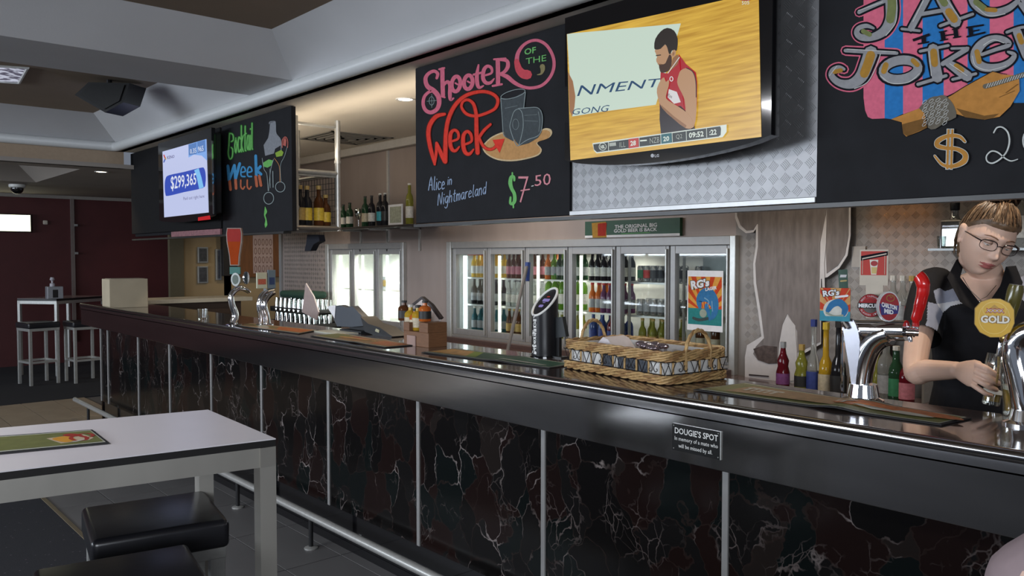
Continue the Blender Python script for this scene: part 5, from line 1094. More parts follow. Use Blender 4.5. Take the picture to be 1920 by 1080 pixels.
for i,(x,y,r) in enumerate(((-.02,.02,.022),(.02,.05,.02),(.045,-.02,.024),(.08,.03,.02),(.11,-.05,.022))):
    q = M_@Vector((x,y,.105)); tg = thing('wrapped_cutlery','shiny wrapped packet piled inside the middle of wicker basket','packet',tuple(M_@Vector((x,y,.02))),'wrapped packets in the wicker basket')
    MB().ico(q,r,mat('foil_wrap',(.30,.24,.26),.15,.8,bump=.6,bscale=60),2,(1.3,.9,.6)).build('foil', tg); MB().box(q.x-.012,q.x+.012,q.y-.01,q.y+.01,BZ+.02,q.z,mat('packet_body',(.35,.33,.33),.6)).build('body', tg)
# ================================================================== cage with liqueur bottles
pA = onY(554,300,2.69); CX = pA.x; rB = ray(633,300); CYB = CX*rB.y/rB.x
t = thing('bottle_cage','tall steel tube cage shelf beside the cocktail chalkboard','cage',(CX,2.69,1.70)); CX0 = CX-.62
for y in (2.69,CYB):
    MB().tube([(CX,y,1.70),(CX,y,2.50)],.020,steel2,12).build('post', t)
    for z in (1.86,2.2): MB().lathe([(.024,-.01),(.024,.01)],steel2,(CX,y,z),12).build('collar', t)
MB().tube([(CX0,CYB,1.70),(CX0,CYB,2.5)],.018,steel2,12).build('post', t)
for z,r in ((2.45,.012),(2.115,.018),(2.09,.007)): MB().tube([(CX,2.69,z),(CX,CYB,z)],r,steel2,10).build('cross_bar', t)
for z in (2.115,1.735): MB().tube([(CX,CYB,z),(CX0,CYB,z)],.012,steel2,10).build('cross_bar', t)
MB().box(CX0,CX+.02,2.645,CYB+.02,1.70,1.735,mat('cage_tray',(.16,.15,.14),.4,.6),bev=.012).build('tray', t)
mb = MB()
for i in range(15): x = CX0+(CX-CX0)*i/14; mb.tube([(x,CYB,1.74),(x,CYB,2.10)],.0022,rk,4)
for i in range(9): z = 1.76+.042*i; mb.tube([(CX0,CYB,z),(CX,CYB,z)],.0022,rk,4)
for i in range(9): y = 2.69+(CYB-2.69)*i/8; mb.tube([(CX0,y,1.74),(CX0,y,2.10)],.0022,rk,4)
mb.build('wire_grid', t)
for u,g,l,c_,s,lab in ((563,'dark','gold','gold',1.0,'dark liqueur bottle at the left in cage, half hidden by chalkboard'),(576,'dark','yellow','gold',1.0,'dark liqueur bottle with yellow label and gold neck, left in cage'),(598,'brown','yellow','gold',1.02,'amber liqueur bottle with yellow label in the middle of cage'),(611,'brown','yellow','gold',.8,'small brown bottle with yellow label, right in the cage')):
    yb_ = {563:2.78,576:2.84,598:2.93,611:2.99}[u]; p = onY(u,420,yb_); bottle((min(p.x,CX-.055),yb_,1.736),'spirit',g,l,c_,lab,None,parts=True,s=(.95,.95,s*1.0))
# wall shelf with wine
sx0,sx1 = onY(636,425,3.98).x, onY(800,425,3.98).x; sz = onY(710,424,3.94).z
t = thing('wall_shelf','thin dark wall shelf above the left fridges holding wine bottles','shelf',((sx0+sx1)/2,4.0,sz-.02)); MB().box(sx0,sx1,3.87,4.098,sz-.02,sz,mat('shelf_dark',(.03,.025,.025),.4),bev=.003).build('board', t)
for u in (660,710,770):
    x = onY(u,425,4.0).x; MB().box(x-.01,x+.01,3.9,4.098,sz-.035,sz-.02,steel2).box(x-.01,x+.01,4.085,4.098,sz-.22,sz-.02,steel2).build('bracket', t)
for u,kind,g,l,c_,s,lab in ((644,'wine','dkgreen','white','black',.80,'squat dark wine bottle with white label, far left on the wall shelf'),(656,'wine','dkgreen','white','black',.84,'dark wine bottle with white label, second from left on wall shelf'),(685,'wine','dkgreen','cream','black',1.0,'dark wine bottle with cream label, left of pair mid wall shelf'),(697,'wine','dark','white','black',1.0,'dark wine bottle with white label, right of pair mid wall shelf'),(713,'wine','dark','teal','white',1.04,'wine bottle with a teal label and white cap on the wall shelf'),(722,'wine','dark','black','white',1.04,'black-labelled wine bottle with white cap, left of the paper stand'),(768,'wine','olive','white','white',1.25,'pale green white-wine bottle at right end of the wall shelf')):
    bottle((onY(u,424,3.97).x,3.97,sz),kind,g,l,c_,lab,None,parts=True,s=(.9,.9,s*.92))
p = onY(672,424,3.95); tag(MB().lathe([(.03,0),(.03,.004),(.004,.01),(.004,.07),(.03,.10),(.036,.14),(.03,.17),(.0285,.17),(.034,.14),(.028,.104)],thin_glass('tumbler_glass'),(p.x,3.95,sz),14).build('wine_glass',loc=(p.x,3.95,sz)),'stemmed glass between dark wine bottles on the wall shelf','glass')
a,b_ = onY(728,424,3.93),onY(753,382,3.93); t = thing('menu_stand','white upright paper menu stand on the wall shelf','menu stand',((a.x+b_.x)/2,3.93,sz)); MB().box(a.x,b_.x,3.93,3.945,sz,b_.z,white_paper,bev=.002).build('stand', t); MB().box(a.x+.03,b_.x-.006,3.928,3.9299,sz+.02,b_.z-.02,mat('menu_print',(.33,.35,.27),.6,var=.3,scale=40)).build('print', t)
# dark thing hanging under the cage
p = onY(583,452,2.98); tag(MB().prism([onY(u,v,2.99) for u,v in ((576,440),(597,440),(599,452),(588,458),(582,470),(571,471),(574,456))],(0,.05,0),mat('cloth_navy',(.006,.007,.014),.8)).build('hanging_cloth',loc=tuple(p)),'navy cloth hanging under the bottle cage','cloth')

# stools tucked in at the near table
a0 = math.atan2(-.98,-.17)+math.pi/2
n1 = stool('bar_stool','black padded bar stool with square steel legs under near table, farther one',(0,0),0,.74,.365,.365,.085,None,.042)
c = (onZ(215,930,.74)+onZ(380,925,.74)+onZ(428,975,.74)+onZ(215,1008,.74))/4; put(n1,(c.x+.0,c.y-.035,0),a0)
n2 = copy_tree(n1); c2 = onZ(205,1062,.74); put(n2,(c2.x+.10,c2.y-.0,0),a0,'black padded bar stool nearest the camera at the near table, scuffed edge')
# ================================================================== right of the basket: cut-out, bottles, beer fonts
fZ = lambda x,y: (1360+x/2.455, 360+y/2.455)
YC = 4.06
cut = thing('cardboard_cutout','large printed cardboard cutout of furry animal legs standing on the back bench','cutout',(onY(1450,715,YC).x,YC,.83))
def cutpoly(pts,y,th,m,name,ztop=None): MB().prism([onY(*fZ(a,b),y) for a,b in pts],(0,th,0),m).build(name, cut)
wcut = mat('cutout_white',(.52,.50,.50),.7,var=.05); 
fur = mat('cutout_fur',(.165,.145,.14),.8,var=.28,scale=9,stretch=(3.5,1,.8)); fur2 = mat('cutout_hoof',(.07,.05,.045),.8,var=.5,scale=40)
cutpoly([(43,-40),(45,120),(62,165),(95,190),(128,186),(141,170),(140,250),(128,330),(130,420),(152,560),(166,665),(100,705),(90,760),(90,868),(240,880),(330,882),(332,760),(440,700),(440,400),(470,392),(525,350),(562,292),(576,200),(578,-40)],YC,.005,wcut,'white_board')
cutpoly([(52,-40),(54,110),(70,152),(98,178),(128,174),(146,145),(150,150),(150,250),(138,330),(142,420),(164,560),(178,672),(140,712),(128,745),(150,775),(200,792),(240,790),(246,700),(262,610),(285,560),(305,590),(330,640),(332,740),(436,690),(432,440),(436,230),(462,110),(466,60),(468,160),(462,240),(466,375),(518,338),(550,288),(566,200),(568,-40)],YC-.0022,.002,fur,'fur_print')
cutpoly([(128,722),(175,706),(238,712),(238,788),(200,790),(150,772)],YC-.0034,.001,fur2,'hoof_print')
cutpoly([(285,568),(322,615),(330,760),(330,868),(290,868),(286,700)],YC-.0044,.001,wcut,'white_gap')
cutpoly([(462,108),(466,130),(463,240),(455,330),(458,440),(446,440),(437,235)],YC-.0044,.001,wcut,'white_gap')
MB().prism([onY(*fZ(a,b),YC-.0046) for a,b in ((108,838),(200,846),(200,852),(108,845))],(0,.001,0),mat('cutout_ink',(.03,.02,.02),.6)).build('printed_line', cut)
# bottles on the back bench
def bb_bottle(u,kind,g,l,c_,h,wd,lab,y=3.82,z=.8305):
    H0 = PROF[kind][-1][1]; p = onY(u,700,y); bottle((p.x,y,z),kind,g,l,c_,lab,None,parts=True,s=(wd,wd,h/H0))
bb_bottle(1468,'syrup','red','purple','grey',.245,1.0,'dark red liqueur bottle, first on the bench right of the cutout hoof')
bb_bottle(1503,'syrup','olive','black','gold',.24,1.05,'yellow-green liqueur bottle, between the red and the blue-necked bottles')
bb_bottle(1525,'tall','clear','blue','blue',.37,1.0,'clear tall bottle with a blue label and blue cap on back bench')
bb_bottle(1548,'tall','yellow','cream','yellow',.36,1.05,'tall yellow liqueur bottle with cream label on back bench',3.80)
bb_bottle(1572,'tall','dark','black','black',.38,1.15,'black tall bottle with black label beside the chrome font',3.76)
bb_bottle(1645,'tall','olive','cream','gold',.27,.8,'slim olive bottle behind the chrome font column')
bb_bottle(1661,'wine','clear','grey','white',.30,1.0,'clear bottle with silver grey label between chrome font and barmaid')
bb_bottle(1680,'beer','dkgreen','green','white',.27,1.15,'dark green bottle with green label beside the barmaid')
bb_bottle(1700,'spirit','red','pink','white',.24,.9,'short dark red bottle partly behind the barmaid')
z_ = 1.16; a,b = onY(1640,560,3.98),onY(1745,560,3.98)
t = thing('glass_shelf','narrow riser shelf behind the lower bottles, left of the barmaid','shelf',((a.x+b.x)/2,4.0,z_)); MB().box(a.x,b.x,3.93,4.098,z_-.012,z_,mat('shelf_dark',(.03,.025,.025),.4)).build('board', t)
for x in (a.x+.01,b.x-.02): MB().box(x,x+.01,3.95,4.09,.83,z_-.012,steel2).build('leg', t)
for u,g,c_,lab in ((1672,'clear','white','clear bottle with white cap, left of three on the riser shelf'),(1690,'clear','white','clear bottle with white cap, middle of three on the riser shelf'),(1707,'clear','gold','clear bottle with yellowish cap, right of three on riser shelf')): bb_bottle(u,'spirit',g,'red' if u>1700 else 'grey',c_,.26,.8,lab,4.0,z_+.001)
# glass shelf upper right
gs_z = onY(1780,466,3.9).z; a = onY(1752,466,3.9); t = thing('glass_shelf','frosted glass shelf high on the tread plate wall at right','shelf',(a.x+.5,3.98,gs_z))
MB().box(a.x,a.x+1.5,3.83,4.098,gs_z-.01,gs_z,mat('shelf_glass',(.10,.13,.12),.1,0,.3)).build('glass', t)
for x in (a.x+.08,a.x+.7): MB().tube([(x,4.09,gs_z-.12),(x,3.90,gs_z-.012)],.006,steel2).build('bracket', t)
p = onY(1789,463,3.92); t = thing('decanter','square clear glass decanter with dark stopper on the glass shelf','decanter',(p.x,3.92,gs_z))
MB().box(p.x-.045,p.x+.045,3.875,3.965,gs_z+.0005,gs_z+.13,thin_glass('decanter_glass',(.75,.78,.76),.3),bev=.01).build('body', t); MB().lathe([(.022,.13),(.016,.15),(.016,.175)],thin_glass('decanter_glass'),(p.x,3.92,gs_z),14).build('neck', t); MB().lathe([(.018,.17),(.02,.175),(.02,.215),(.016,.22)],black,(p.x,3.92,gs_z),14).build('stopper', t)
sg = MB().lathe([(.018,0),(.022,.055),(.0205,.055),(.017,.008)],thin_glass('tumbler_glass'),n=14).mesh('shot_glass')
for u,y,lab in ((1766,3.88,'left shot glass beside the decanter on glass shelf'),(1774,3.95,'right shot glass beside the decanter on glass shelf')):
    p = onY(u,464,y); o = bpy.data.objects.new('shot_glass',sg); COL.objects.link(o); o.location = (p.x,y,gs_z+.0005); ORG[o.name] = Vector(o.location); tag(o,lab,'glass')
for u,g,lab in ((1913,'clear','clear bottle on the glass shelf at the right edge of the picture'),(1935,'amber','amber bottle on the glass shelf beyond the right edge')): bb_bottle(u,'spirit',g,'white','black',.30,1.0,lab,3.92,gs_z+.001)
a,b = onY(1597,462,4.09),onY(1622,501,4.09); tag(MB().box(a.x,b.x,4.09,4.0925,b.z,a.z,mat('note_paper',(.36,.34,.32),.8)).build('paper_note',loc=(a.x,4.09,b.z)),'pale paper note taped to the tread plate wall left of beer glass sign','paper')
# --- main beer font
YF_ = 2.42
def pxY(L,Y,k=4): return [onY(p.x,p.y,Y) for p in smooth_line(L,k)]
b = onY(1618,748,YF_); bx = b.x
t = thing('beer_font','large curved chrome beer font with three round and square badges','beer tap',(bx,YF_,BZ))
MB().tube(pxY([(1612,752),(1612,730),(1614,705),(1620,675),(1632,648),(1650,632),(1668,626)],YF_),[.034+.0*i for i in range(25)],chrome,20).build('column', t)
MB().lathe([(.060,0),(.060,.006),(.046,.012),(.040,.05)],chrome,(bx,YF_,BZ),24).build('base', t)
a,b_ = onY(1588,618,YF_),onY(1700,620,YF_); MB().tube([a,b_],.030,chrome,20).build('cross_bar', t)
MB().prism(pxY([(1580,615),(1586,603),(1600,600),(1612,640),(1606,700),(1600,740),(1592,690)],YF_-.035,3),(0,.006,0),mat('shield_steel',(.45,.45,.5),.25,.9)).build('shield', t)
a,b_ = onY(1690,622,YF_),onY(1722,624,YF_+.02); MB().tube([a,b_],[.012,.010],chrome,14).build('tap_shank', t); MB().tube(pxY([(1700,624),(1706,632),(1707,641)],YF_+.02),.006,chrome,10).build('spout', t)
for i in range(5): q = a.lerp(b_,.1+.15*i); MB().tube([q,q+(b_-a).normalized()*.004],.014,chrome,14).build('knurl_ring', t)
h = pxY([(1717,612),(1718,598),(1724,575),(1730,550),(1731,535),(1727,523),(1721,517)],YF_+.03); n_ = len(h)
MB().tube(h,[(.010,.015,.0165,.0175,.019,.0185,.008)[min(6,int(i/(n_-1)*6.01))] for i in range(n_)],mat('handle_red',(.60,.012,.012),.18,coat=.8),14).build('red_handle', t)
MB().tube([onY(1717,624,YF_+.03),onY(1717,608,YF_+.03)],.008,chrome,12).build('handle_stem', t)
def facing(p): d = C0-p; d.z = 0; return d.normalized()
class Badge:
    def __init__(s,u,v,Y,turn=0): s.c = onY(u,v,Y); d = facing(s.c); s.d = Matrix.Rotation(turn,3,'Z') @ d; s.s = Vector((-s.d.y,s.d.x,0)); s.px = (s.c-C0).dot(cF)/FP
    def pt(s,x,y,off=0): return s.c+s.s*(x*s.px)+Vector((0,0,-y*s.px))+s.d*off     # x right, y down, in millimetre-like units of the picture at that distance
    def slab(s,pts,o,th,m): return MB().prism([s.pt(x,y,o) for x,y in pts],s.d*th,m)
    def pr(s,off): return Print(lambda x,y: s.pt(x,y,off),s.d,.0004)
def circ(rx,ry,n=28): return [(rx*math.cos(2*math.pi*i/n),ry*math.sin(2*math.pi*i/n)) for i in range(n)]
B = Badge(1565,571,2.36,R(-4)); sq = [(-26,-31),(27,-31),(27,31),(-26,31)]; B.slab(sq,-.012,.012,black).build('lager_badge_back', t)
P = B.pr(0); P.poly(sq,paint('poster_orange2',(.55,.30,.12))).poly([(-26,12),(27,12),(27,31),(-26,31)],paint('badge_sea',(.06,.27,.36)))
P.up()
for i in range(6): a_ = R(185+i*32); P.poly([(0,14),(max(-26,min(27,60*math.cos(a_))),max(-31,14+60*math.sin(a_))),(max(-26,min(27,60*math.cos(a_+.24))),max(-31,14+60*math.sin(a_+.24)))],paint('badge_ray_red',(.5,.06,.03)))
P.up().ell(2,10,22,20,paint('badge_wave_white',(.55,.55,.5))); P.up().stroke([(-12,12),(-4,0),(8,-4),(18,6),(16,18)],[8,12,14,12,8],paint('poster_blue',(.04,.16,.34))).stroke([(-14,16),(0,22),(14,20)],4,paint('poster_grey',(.28,.32,.26))).poly([(-26,22),(27,22),(27,31),(-26,31)],MATS['paint_badge_sea'])
P.text("RG's",((-23,-27),(9,-30),(9,-17),(-21,-13)),blk,bold=.09); P.up().text("RG's",((-22,-26),(8,-29),(8,-18),(-20,-14)),white_paper,bold=.04).stroke([(2,-14),(22,-17)],4,white_paper,k=1).build('lager_badge_print', t)
MB().tube([B.pt(14,31,-.006),B.pt(22,44,-.004)],.007,chrome).build('badge_stem', t)
B = Badge(1632,573,2.37,R(-6)); B.slab(circ(21.5,22),-.012,.012,mat('badge_dark_red',(.10,.008,.01),.3)).build('cider_badge_back', t)
P = B.pr(0); P.ell(0,0,20,21,mat('badge_red',(.30,.012,.016),.3)); P.up().ell(0,0,14.5,15,mat('badge_core',(.10,.085,.08),.4)).ell(0,0,14.5,15,mat('badge_red_ring',(.38,.02,.02),.3),w=1.5).poly([(-14,-4),(-11,-10),(0,-14),(11,-10),(14,-4)],MATS['badge_red'])
P.up().poly([(-22,-5),(22,-5),(22,5.5),(-22,5.5)],mat('badge_ink',(.012,.01,.01),.4)); P.up().text('MERCURY',((-20.5,-3.6),(20.5,-3.6),(20.5,4),(-20.5,4)),white_paper,bold=.05)
for k_,(txt,a0,a1,r0) in enumerate((('BEST TASMANIAN',R(205),R(335),17.6),('BLENDED CIDER',R(155),R(25),17.6))):
    n = len(txt)
    for i,chh in enumerate(txt):
        if chh==' ': continue
        a_ = a0+(a1-a0)*(i+.5)/n; cx,cy = r0*math.cos(a_),r0*math.sin(a_); tx,ty = -math.sin(a_),math.cos(a_)
        if k_: tx,ty = -tx,-ty
        nx,ny = ty,-tx; w_,h_ = 1.0,1.5
        P.text(chh,tuple((cx+tx*q*w_+nx*r*h_,cy+ty*q*w_+ny*r*h_) for q,r in ((-1,1),(1,1),(1,-1),(-1,-1))),white_paper)
P.build('cider_badge_print', t)
B = Badge(1667,575,2.33,R(20)); B.slab(circ(19.5,28.5),-.018,.018,mat('badge_rim',(.6,.6,.6),.25,.3)).build('mid_badge_back', t)
P = B.pr(0); P.ell(0,0,18,26,mat('badge_mid_red',(.30,.012,.02),.3)); P.up().poly([(-17.7,-6),(17.6,-2),(16,13),(-14,16)],mat('badge_mid_blue',(.03,.025,.16),.3)); P.up().text('CARLTON',((-14,-9),(14,-2),(14,7),(-14,0)),white_paper,bold=.05).text('MID',((-9,3),(8,7),(8,15),(-9,12)),white_paper,bold=.05).ell(2,-16,7,6,mat('badge_gilt',(.3,.18,.05),.3,.6),w=1.5).stroke([(0,-22),(3,-17),(6,-21)],1.2,MATS['badge_gilt']).build('mid_badge_print', t)
B = Badge(1639,502,2.38,R(-3)); B.slab([(-25,-34),(24,-34),(24,33),(-25,33)],-.03,.03,mat('sign_cream',(.50,.44,.36),.6)).build('sign_box', t)
P = B.pr(0); P.poly([(-23,-31),(21,-31),(21,14),(-23,14)],mat('sign_red',(.42,.03,.02),.5)).up().poly([(-23,-22),(23,-31),(23,-23),(-23,-13)],blk).poly([(-8,-15),(7,-15),(4,13),(-5,13)],mat('sign_glass_white',(.6,.57,.5),.5)); P.up().poly([(-5,-1),(5,-1),(4,11),(-4,11)],mat('sign_beer',(.5,.38,.14),.5)).ell(0,-8,6,5,mat('badge_red',(.3,.01,.01))).stroke([(-20,-17),(20,-26)],2.2,MATS['sign_cream'],k=1).stroke([(-20,-17),(-20,12)],.8,MATS['sign_cream'],k=1).stroke([(18,-22),(18,12)],.8,MATS['sign_cream'],k=1).build('sign_print', t)
B.slab([(-14,33),(16,33),(15,95),(-13,95)],-.022,.02,MATS['sign_cream']).build('sign_post', t)
B = Badge(1580,523,2.52,R(0)); tt = thing('bar_tap_badge','small dark green tap badge standing above the whale badge','tap badge',(B.c.x,B.c.y,BZ))
B.slab([(-8,-17),(8,-18),(10,18),(-6,18)],-.006,.012,mat('badge_deep_green',(.01,.07,.04),.4)).build('plate', tt); P = B.pr(.0062); P.poly([(-4,-8),(7,-8),(6,-3),(-5,-3)],white_paper).stroke([(-3,4),(6,3)],3,MATS['sign_beer'] if 'sign_beer' in MATS else white_paper,k=1).build('print', tt)
MB().tube([B.pt(2,18),Vector((B.pt(2,18).x,B.pt(2,18).y,BZ))],.006,chrome).build('stem', tt)
# --- right hand beer font with the GOLD badge
YG = 2.38; q = onY(1900,790,YG); t = thing('beer_font','chrome beer font with a round gold badge at the right edge','beer tap',(q.x+.02,YG,BZ))
MB().tube(pxY([(1925,800),(1922,760),(1914,710),(1905,672),(1908,640),(1935,622),(1990,618)],YG),.031,chrome,20).build('column', t)
MB().lathe([(.055,0),(.055,.006),(.042,.012),(.036,.04)],chrome,(onY(1925,795,YG).x,YG,BZ),24).build('base', t)
YSP = 2.52; MB().tube([onY(1905,640,YG),onY(1890,634,YG+.06),onY(1881,640,YSP),onY(1876,655,YSP),onY(1873,668,YSP)],[.013,.012,.011,.009,.007],chrome,12).build('spout', t)
MB().ico(onY(1888,634,YG+.05),.018,mat('nozzle_brass',(.45,.30,.10),.25,.9),2).build('nozzle_collar', t)
B = Badge(1864,597,2.34,R(4)); oc = [(-32,-18),(-22,-31),(-6,-37),(10,-37),(25,-29),(32,-17),(33,8),(27,25),(12,35),(-6,36),(-23,27),(-32,12)]
B.slab(oc,-.012,.012,mat('gold_badge_edge',(.35,.20,.01),.3)).build('gold_badge', t); P = B.pr(0); gb = mat('gold_badge_face',(.62,.36,.01),.3); P.poly([(x*.97,y*.97) for x,y in oc],gb)
P.up().ell(0,-1,25,30,mat('gold_badge_ring',(.72,.50,.10),.3),w=1.2).ell(0,-16,19,15,MATS['gold_badge_ring'],w=1.0).poly([(-10,-16),(0,-26),(12,-16)],mat('gold_badge_shade',(.42,.22,.01),.3)); P.up().text('XXXX',((-14,-19),(16,-19),(17,-10),(-15,-10)),mat('gold_badge_red',(.35,.02,.015),.4),bold=.06); P.up().text('XXXX',((-12,-17.5),(14,-17.5),(15,-11.5),(-13,-11.5)),white_paper)
P.text('GOLD',((-23,-6),(26,-6),(26,10),(-23,10)),mat('gold_badge_brown',(.22,.10,.01),.4),bold=.12); P.up().text('GOLD',((-22,-5.5),(25,-5.5),(25,9),(-22,9)),mat('gold_badge_white',(.75,.72,.62),.4),bold=.04).build('gold_badge_print', t)
h = [onY(u,v,YG+.03) for u,v in ((1886,612),(1891,595),(1898,570),(1904,545),(1906,534))]; MB().tube(h,[.011,.016,.019,.020,.017],mat('handle_olive',(.10,.085,.02),.25,coat=.4),12).build('olive_handle', t)
# ================================================================== people
def fuse(mb, vox, smooth=4):
    """one continuous surface out of overlapping closed volumes"""
    me = mb.mesh('tmp'); o = bpy.data.objects.new('tmp', me); COL.objects.link(o)
    r = o.modifiers.new('r','REMESH'); r.mode = 'VOXEL'; r.voxel_size = vox; r.use_smooth_shade = True
    s = o.modifiers.new('s','SMOOTH'); s.iterations = smooth; s.factor = .5
    dg = bpy.context.evaluated_depsgraph_get(); new = bpy.data.meshes.new_from_object(o.evaluated_get(dg)); bpy.data.objects.remove(o)
    new.materials.clear(); return new
def link_mesh(me, name, parent, mats):
    org = ORG[parent.name]; me.transform(Matrix.Translation(-org)); me.name = name
    for m in mats: me.materials.append(m)
    me.polygons.foreach_set('use_smooth',[True]*len(me.polygons))
    o = bpy.data.objects.new(name, me); COL.objects.link(o); o.parent = parent; ORG[o.name] = org; return o
def inside(x,y,poly):
    c = False; n = len(poly)
    for i in range(n):
        (x1,y1),(x2,y2) = poly[i],poly[(i+1)%n]
        if (y1>y)!=(y2>y) and x < (x2-x1)*(y-y1)/(y2-y1)+x1: c = not c
    return c
def proj(p): q = p-C0; d = q.dot(cF); return 960+FP*q.dot(cR)/d, 540-FP*q.dot(cU)/d
def loft(mb, rings, m, n=24):   # rings: (centre, radius a, radius b, axis a, axis b)
    vs = []; fs = []
    for c,ra,rb,ax,bx in rings:
        for i in range(n): w = 2*math.pi*i/n; vs.append(c+ax*(ra*math.cos(w))+bx*(rb*math.sin(w)))
    k = len(rings)
    for j in range(k-1):
        for i in range(n): fs.append((j*n+i,j*n+(i+1)%n,(j+1)*n+(i+1)%n,(j+1)*n+i))
    fs += [list(range(n))[::-1],[(k-1)*n+i for i in range(n)]]
    return mb.add(vs,fs,m)
def limb(mb, pts, rad, m, k=5, n=16):
    P = [Vector(p) for p in pts]; out = []; rs = []
    for i in range(len(P)-1):
        p0,p1,p2,p3 = P[max(i-1,0)],P[i],P[i+1],P[min(i+2,len(P)-1)]
        for j in range(k):
            t = j/k; out.append(.5*((2*p1)+(p2-p0)*t+(2*p0-5*p1+4*p2-p3)*t*t+(3*p1-p0-3*p2+p3)*t**3)); rs.append(rad[i]+(rad[i+1]-rad[i])*t)
    out.append(P[-1]); rs.append(rad[-1])
    mb.tube(out, rs, m, n); mb.ico(out[0],rs[0],m,2); mb.ico(out[-1],rs[-1],m,2); return mb
skin_m = mat('skin',(.60,.40,.31),.5,var=.05,scale=18,bump=.02,bscale=300); N_,L__,p_ = nodes(skin_m); p_.inputs['Subsurface Weight'].default_value = .12; p_.inputs['Subsurface Radius'].default_value = (.02,.008,.004)
lip_m = mat('lips',(.36,.11,.10),.4); shirt_m = mat('shirt_black',(.010,.010,.012),.85,var=.2,bump=.15,bscale=25,spec=.2); shirt_g = mat('shirt_grey',(.22,.24,.31),.8,var=.1,bump=.1,bscale=25); shirt_w = mat('shirt_white',(.48,.49,.52),.8)
hair_m = mat('hair_brown',(.13,.075,.04),.45,var=.45,scale=50,stretch=(1,1,3)); hair_d = mat('hair_dark',(.05,.03,.018),.5,var=.4,scale=60); hair_l = mat('hair_light',(.26,.17,.10),.45,var=.4,scale=60)
eye_w = mat('eye_white',(.6,.58,.55),.2); iris = mat('iris',(.08,.09,.08),.2); brow = mat('brow_brown',(.14,.07,.04),.7)
def head_mesh(mb, M, m, s=1.0):
    """a head with brow, sockets, nose, lips, chin and jaw; local +x its left, -y the face, +z up; crown .118, chin -.118"""
    nu,nv = 96,72; vs = []; fs = []
    g = lambda a,b,c,d,e,f: math.exp(-((a-b)/c)**2-((d-e)/f)**2)
    for j in range(nv+1):
        ph = math.pi*j/nv
        for i in range(nu):
            th = 2*math.pi*i/nu; x,y,z = math.sin(ph)*math.cos(th),math.sin(ph)*math.sin(th),math.cos(ph)
            X,Y,Z = x*.076,y*.094,z*.118
            low = max(0,-z); fr = max(0,-y)
            X *= 1-.30*low**1.6 + .06*max(0,z)*0
            if Y > 0: Y *= 1-.42*low**1.2
            else: Y = Y*(1-.08*low) 
            Y += -.010*low*fr**.5 if fr>0 else 0
            if fr > .15:
                w = min(1,(fr-.15)/.25)
                Y += w*( -.0075*g(X,0,.05,Z,.030,.012)              # brow ridge
                         +.0115*(g(X,.031,.017,Z,.010,.013)+g(X,-.031,.017,Z,.010,.013))   # eye sockets
                         -.022*g(X,0,.0095,Z,-.028,.013) -.013*g(X,0,.0075,Z,-.008,.018)   # nose
                         -.008*(g(X,.010,.007,Z,-.033,.007)+g(X,-.010,.007,Z,-.033,.007))
                         -.0085*g(X,0,.020,Z,-.060,.0055) -.0095*g(X,0,.017,Z,-.071,.006) +.005*g(X,0,.022,Z,-.0655,.0022) +.0035*g(X,0,.016,Z,-.082,.006)
                         -.009*g(X,0,.020,Z,-.100,.014)                              # chin
                         -.005*(g(X,.040,.018,Z,-.020,.020)+g(X,-.040,.018,Z,-.020,.020)) )  # cheeks
            vs.append(M@Vector((X*s,Y*s,Z*s)))
    for j in range(nv):
        for i in range(nu): fs.append((j*nu+i,j*nu+(i+1)%nu,(j+1)*nu+(i+1)%nu,(j+1)*nu+i))
    mb.add(vs,fs,m)
    for sg in (-1,1):     # ears
        for k,(dx,dy,dz,r,sc) in enumerate(((.079,.012,.004,.023,(.35,.75,1.35)),(.083,.018,.016,.014,(.5,1,1.2)),(.079,.006,-.022,.011,(.6,.8,1.1)))):
            b = len(mb.v); mb.ico((sg*dx*s,dy*s,dz*s),r*s,m,2,sc); mb.xf(M,b)
def basis(fwd, up_hint, roll=0):
    f = fwd.normalized(); l = up_hint.cross(-f) ; l.normalize()    # its left = up x forward reversed sign handled below
    l = f.cross(up_hint)*-1; l.normalize(); u = f.cross(l)*1; u.normalize()
    if u.z < 0: u = -u
    Rm = Matrix.Rotation(roll,3,f); l = Rm@l; u = Rm@u
    return Matrix((l,-f,u)).transposed()
def hand(mb, wrist, knuck, across, fingers, thumb, m, w=.036):
    """palm from wrist to the knuckle line; fingers: four lists of points from knuckle to tip; thumb leaves the side of the palm"""
    d = (knuck-wrist).normalized(); a = across.normalized(); nn = d.cross(a).normalized(); c = []
    for t,ra,rb in ((-.15,.024,.019),(0.0,.025,.018),(.35,.034,.017),(.7,.041,.0155),(1.0,.040,.012),(1.08,.034,.008)): c.append((wrist+(knuck-wrist)*t,ra,rb,a,nn))
    loft(mb,c,m,20)
    for f,r in zip(fingers,(.0092,.0095,.0090,.0078)): limb(mb,f,[r*1.08,r,r*.92,r*.78],m,4,12)
    limb(mb,thumb,[.0125,.0115,.0100,.0082],m,4,12)
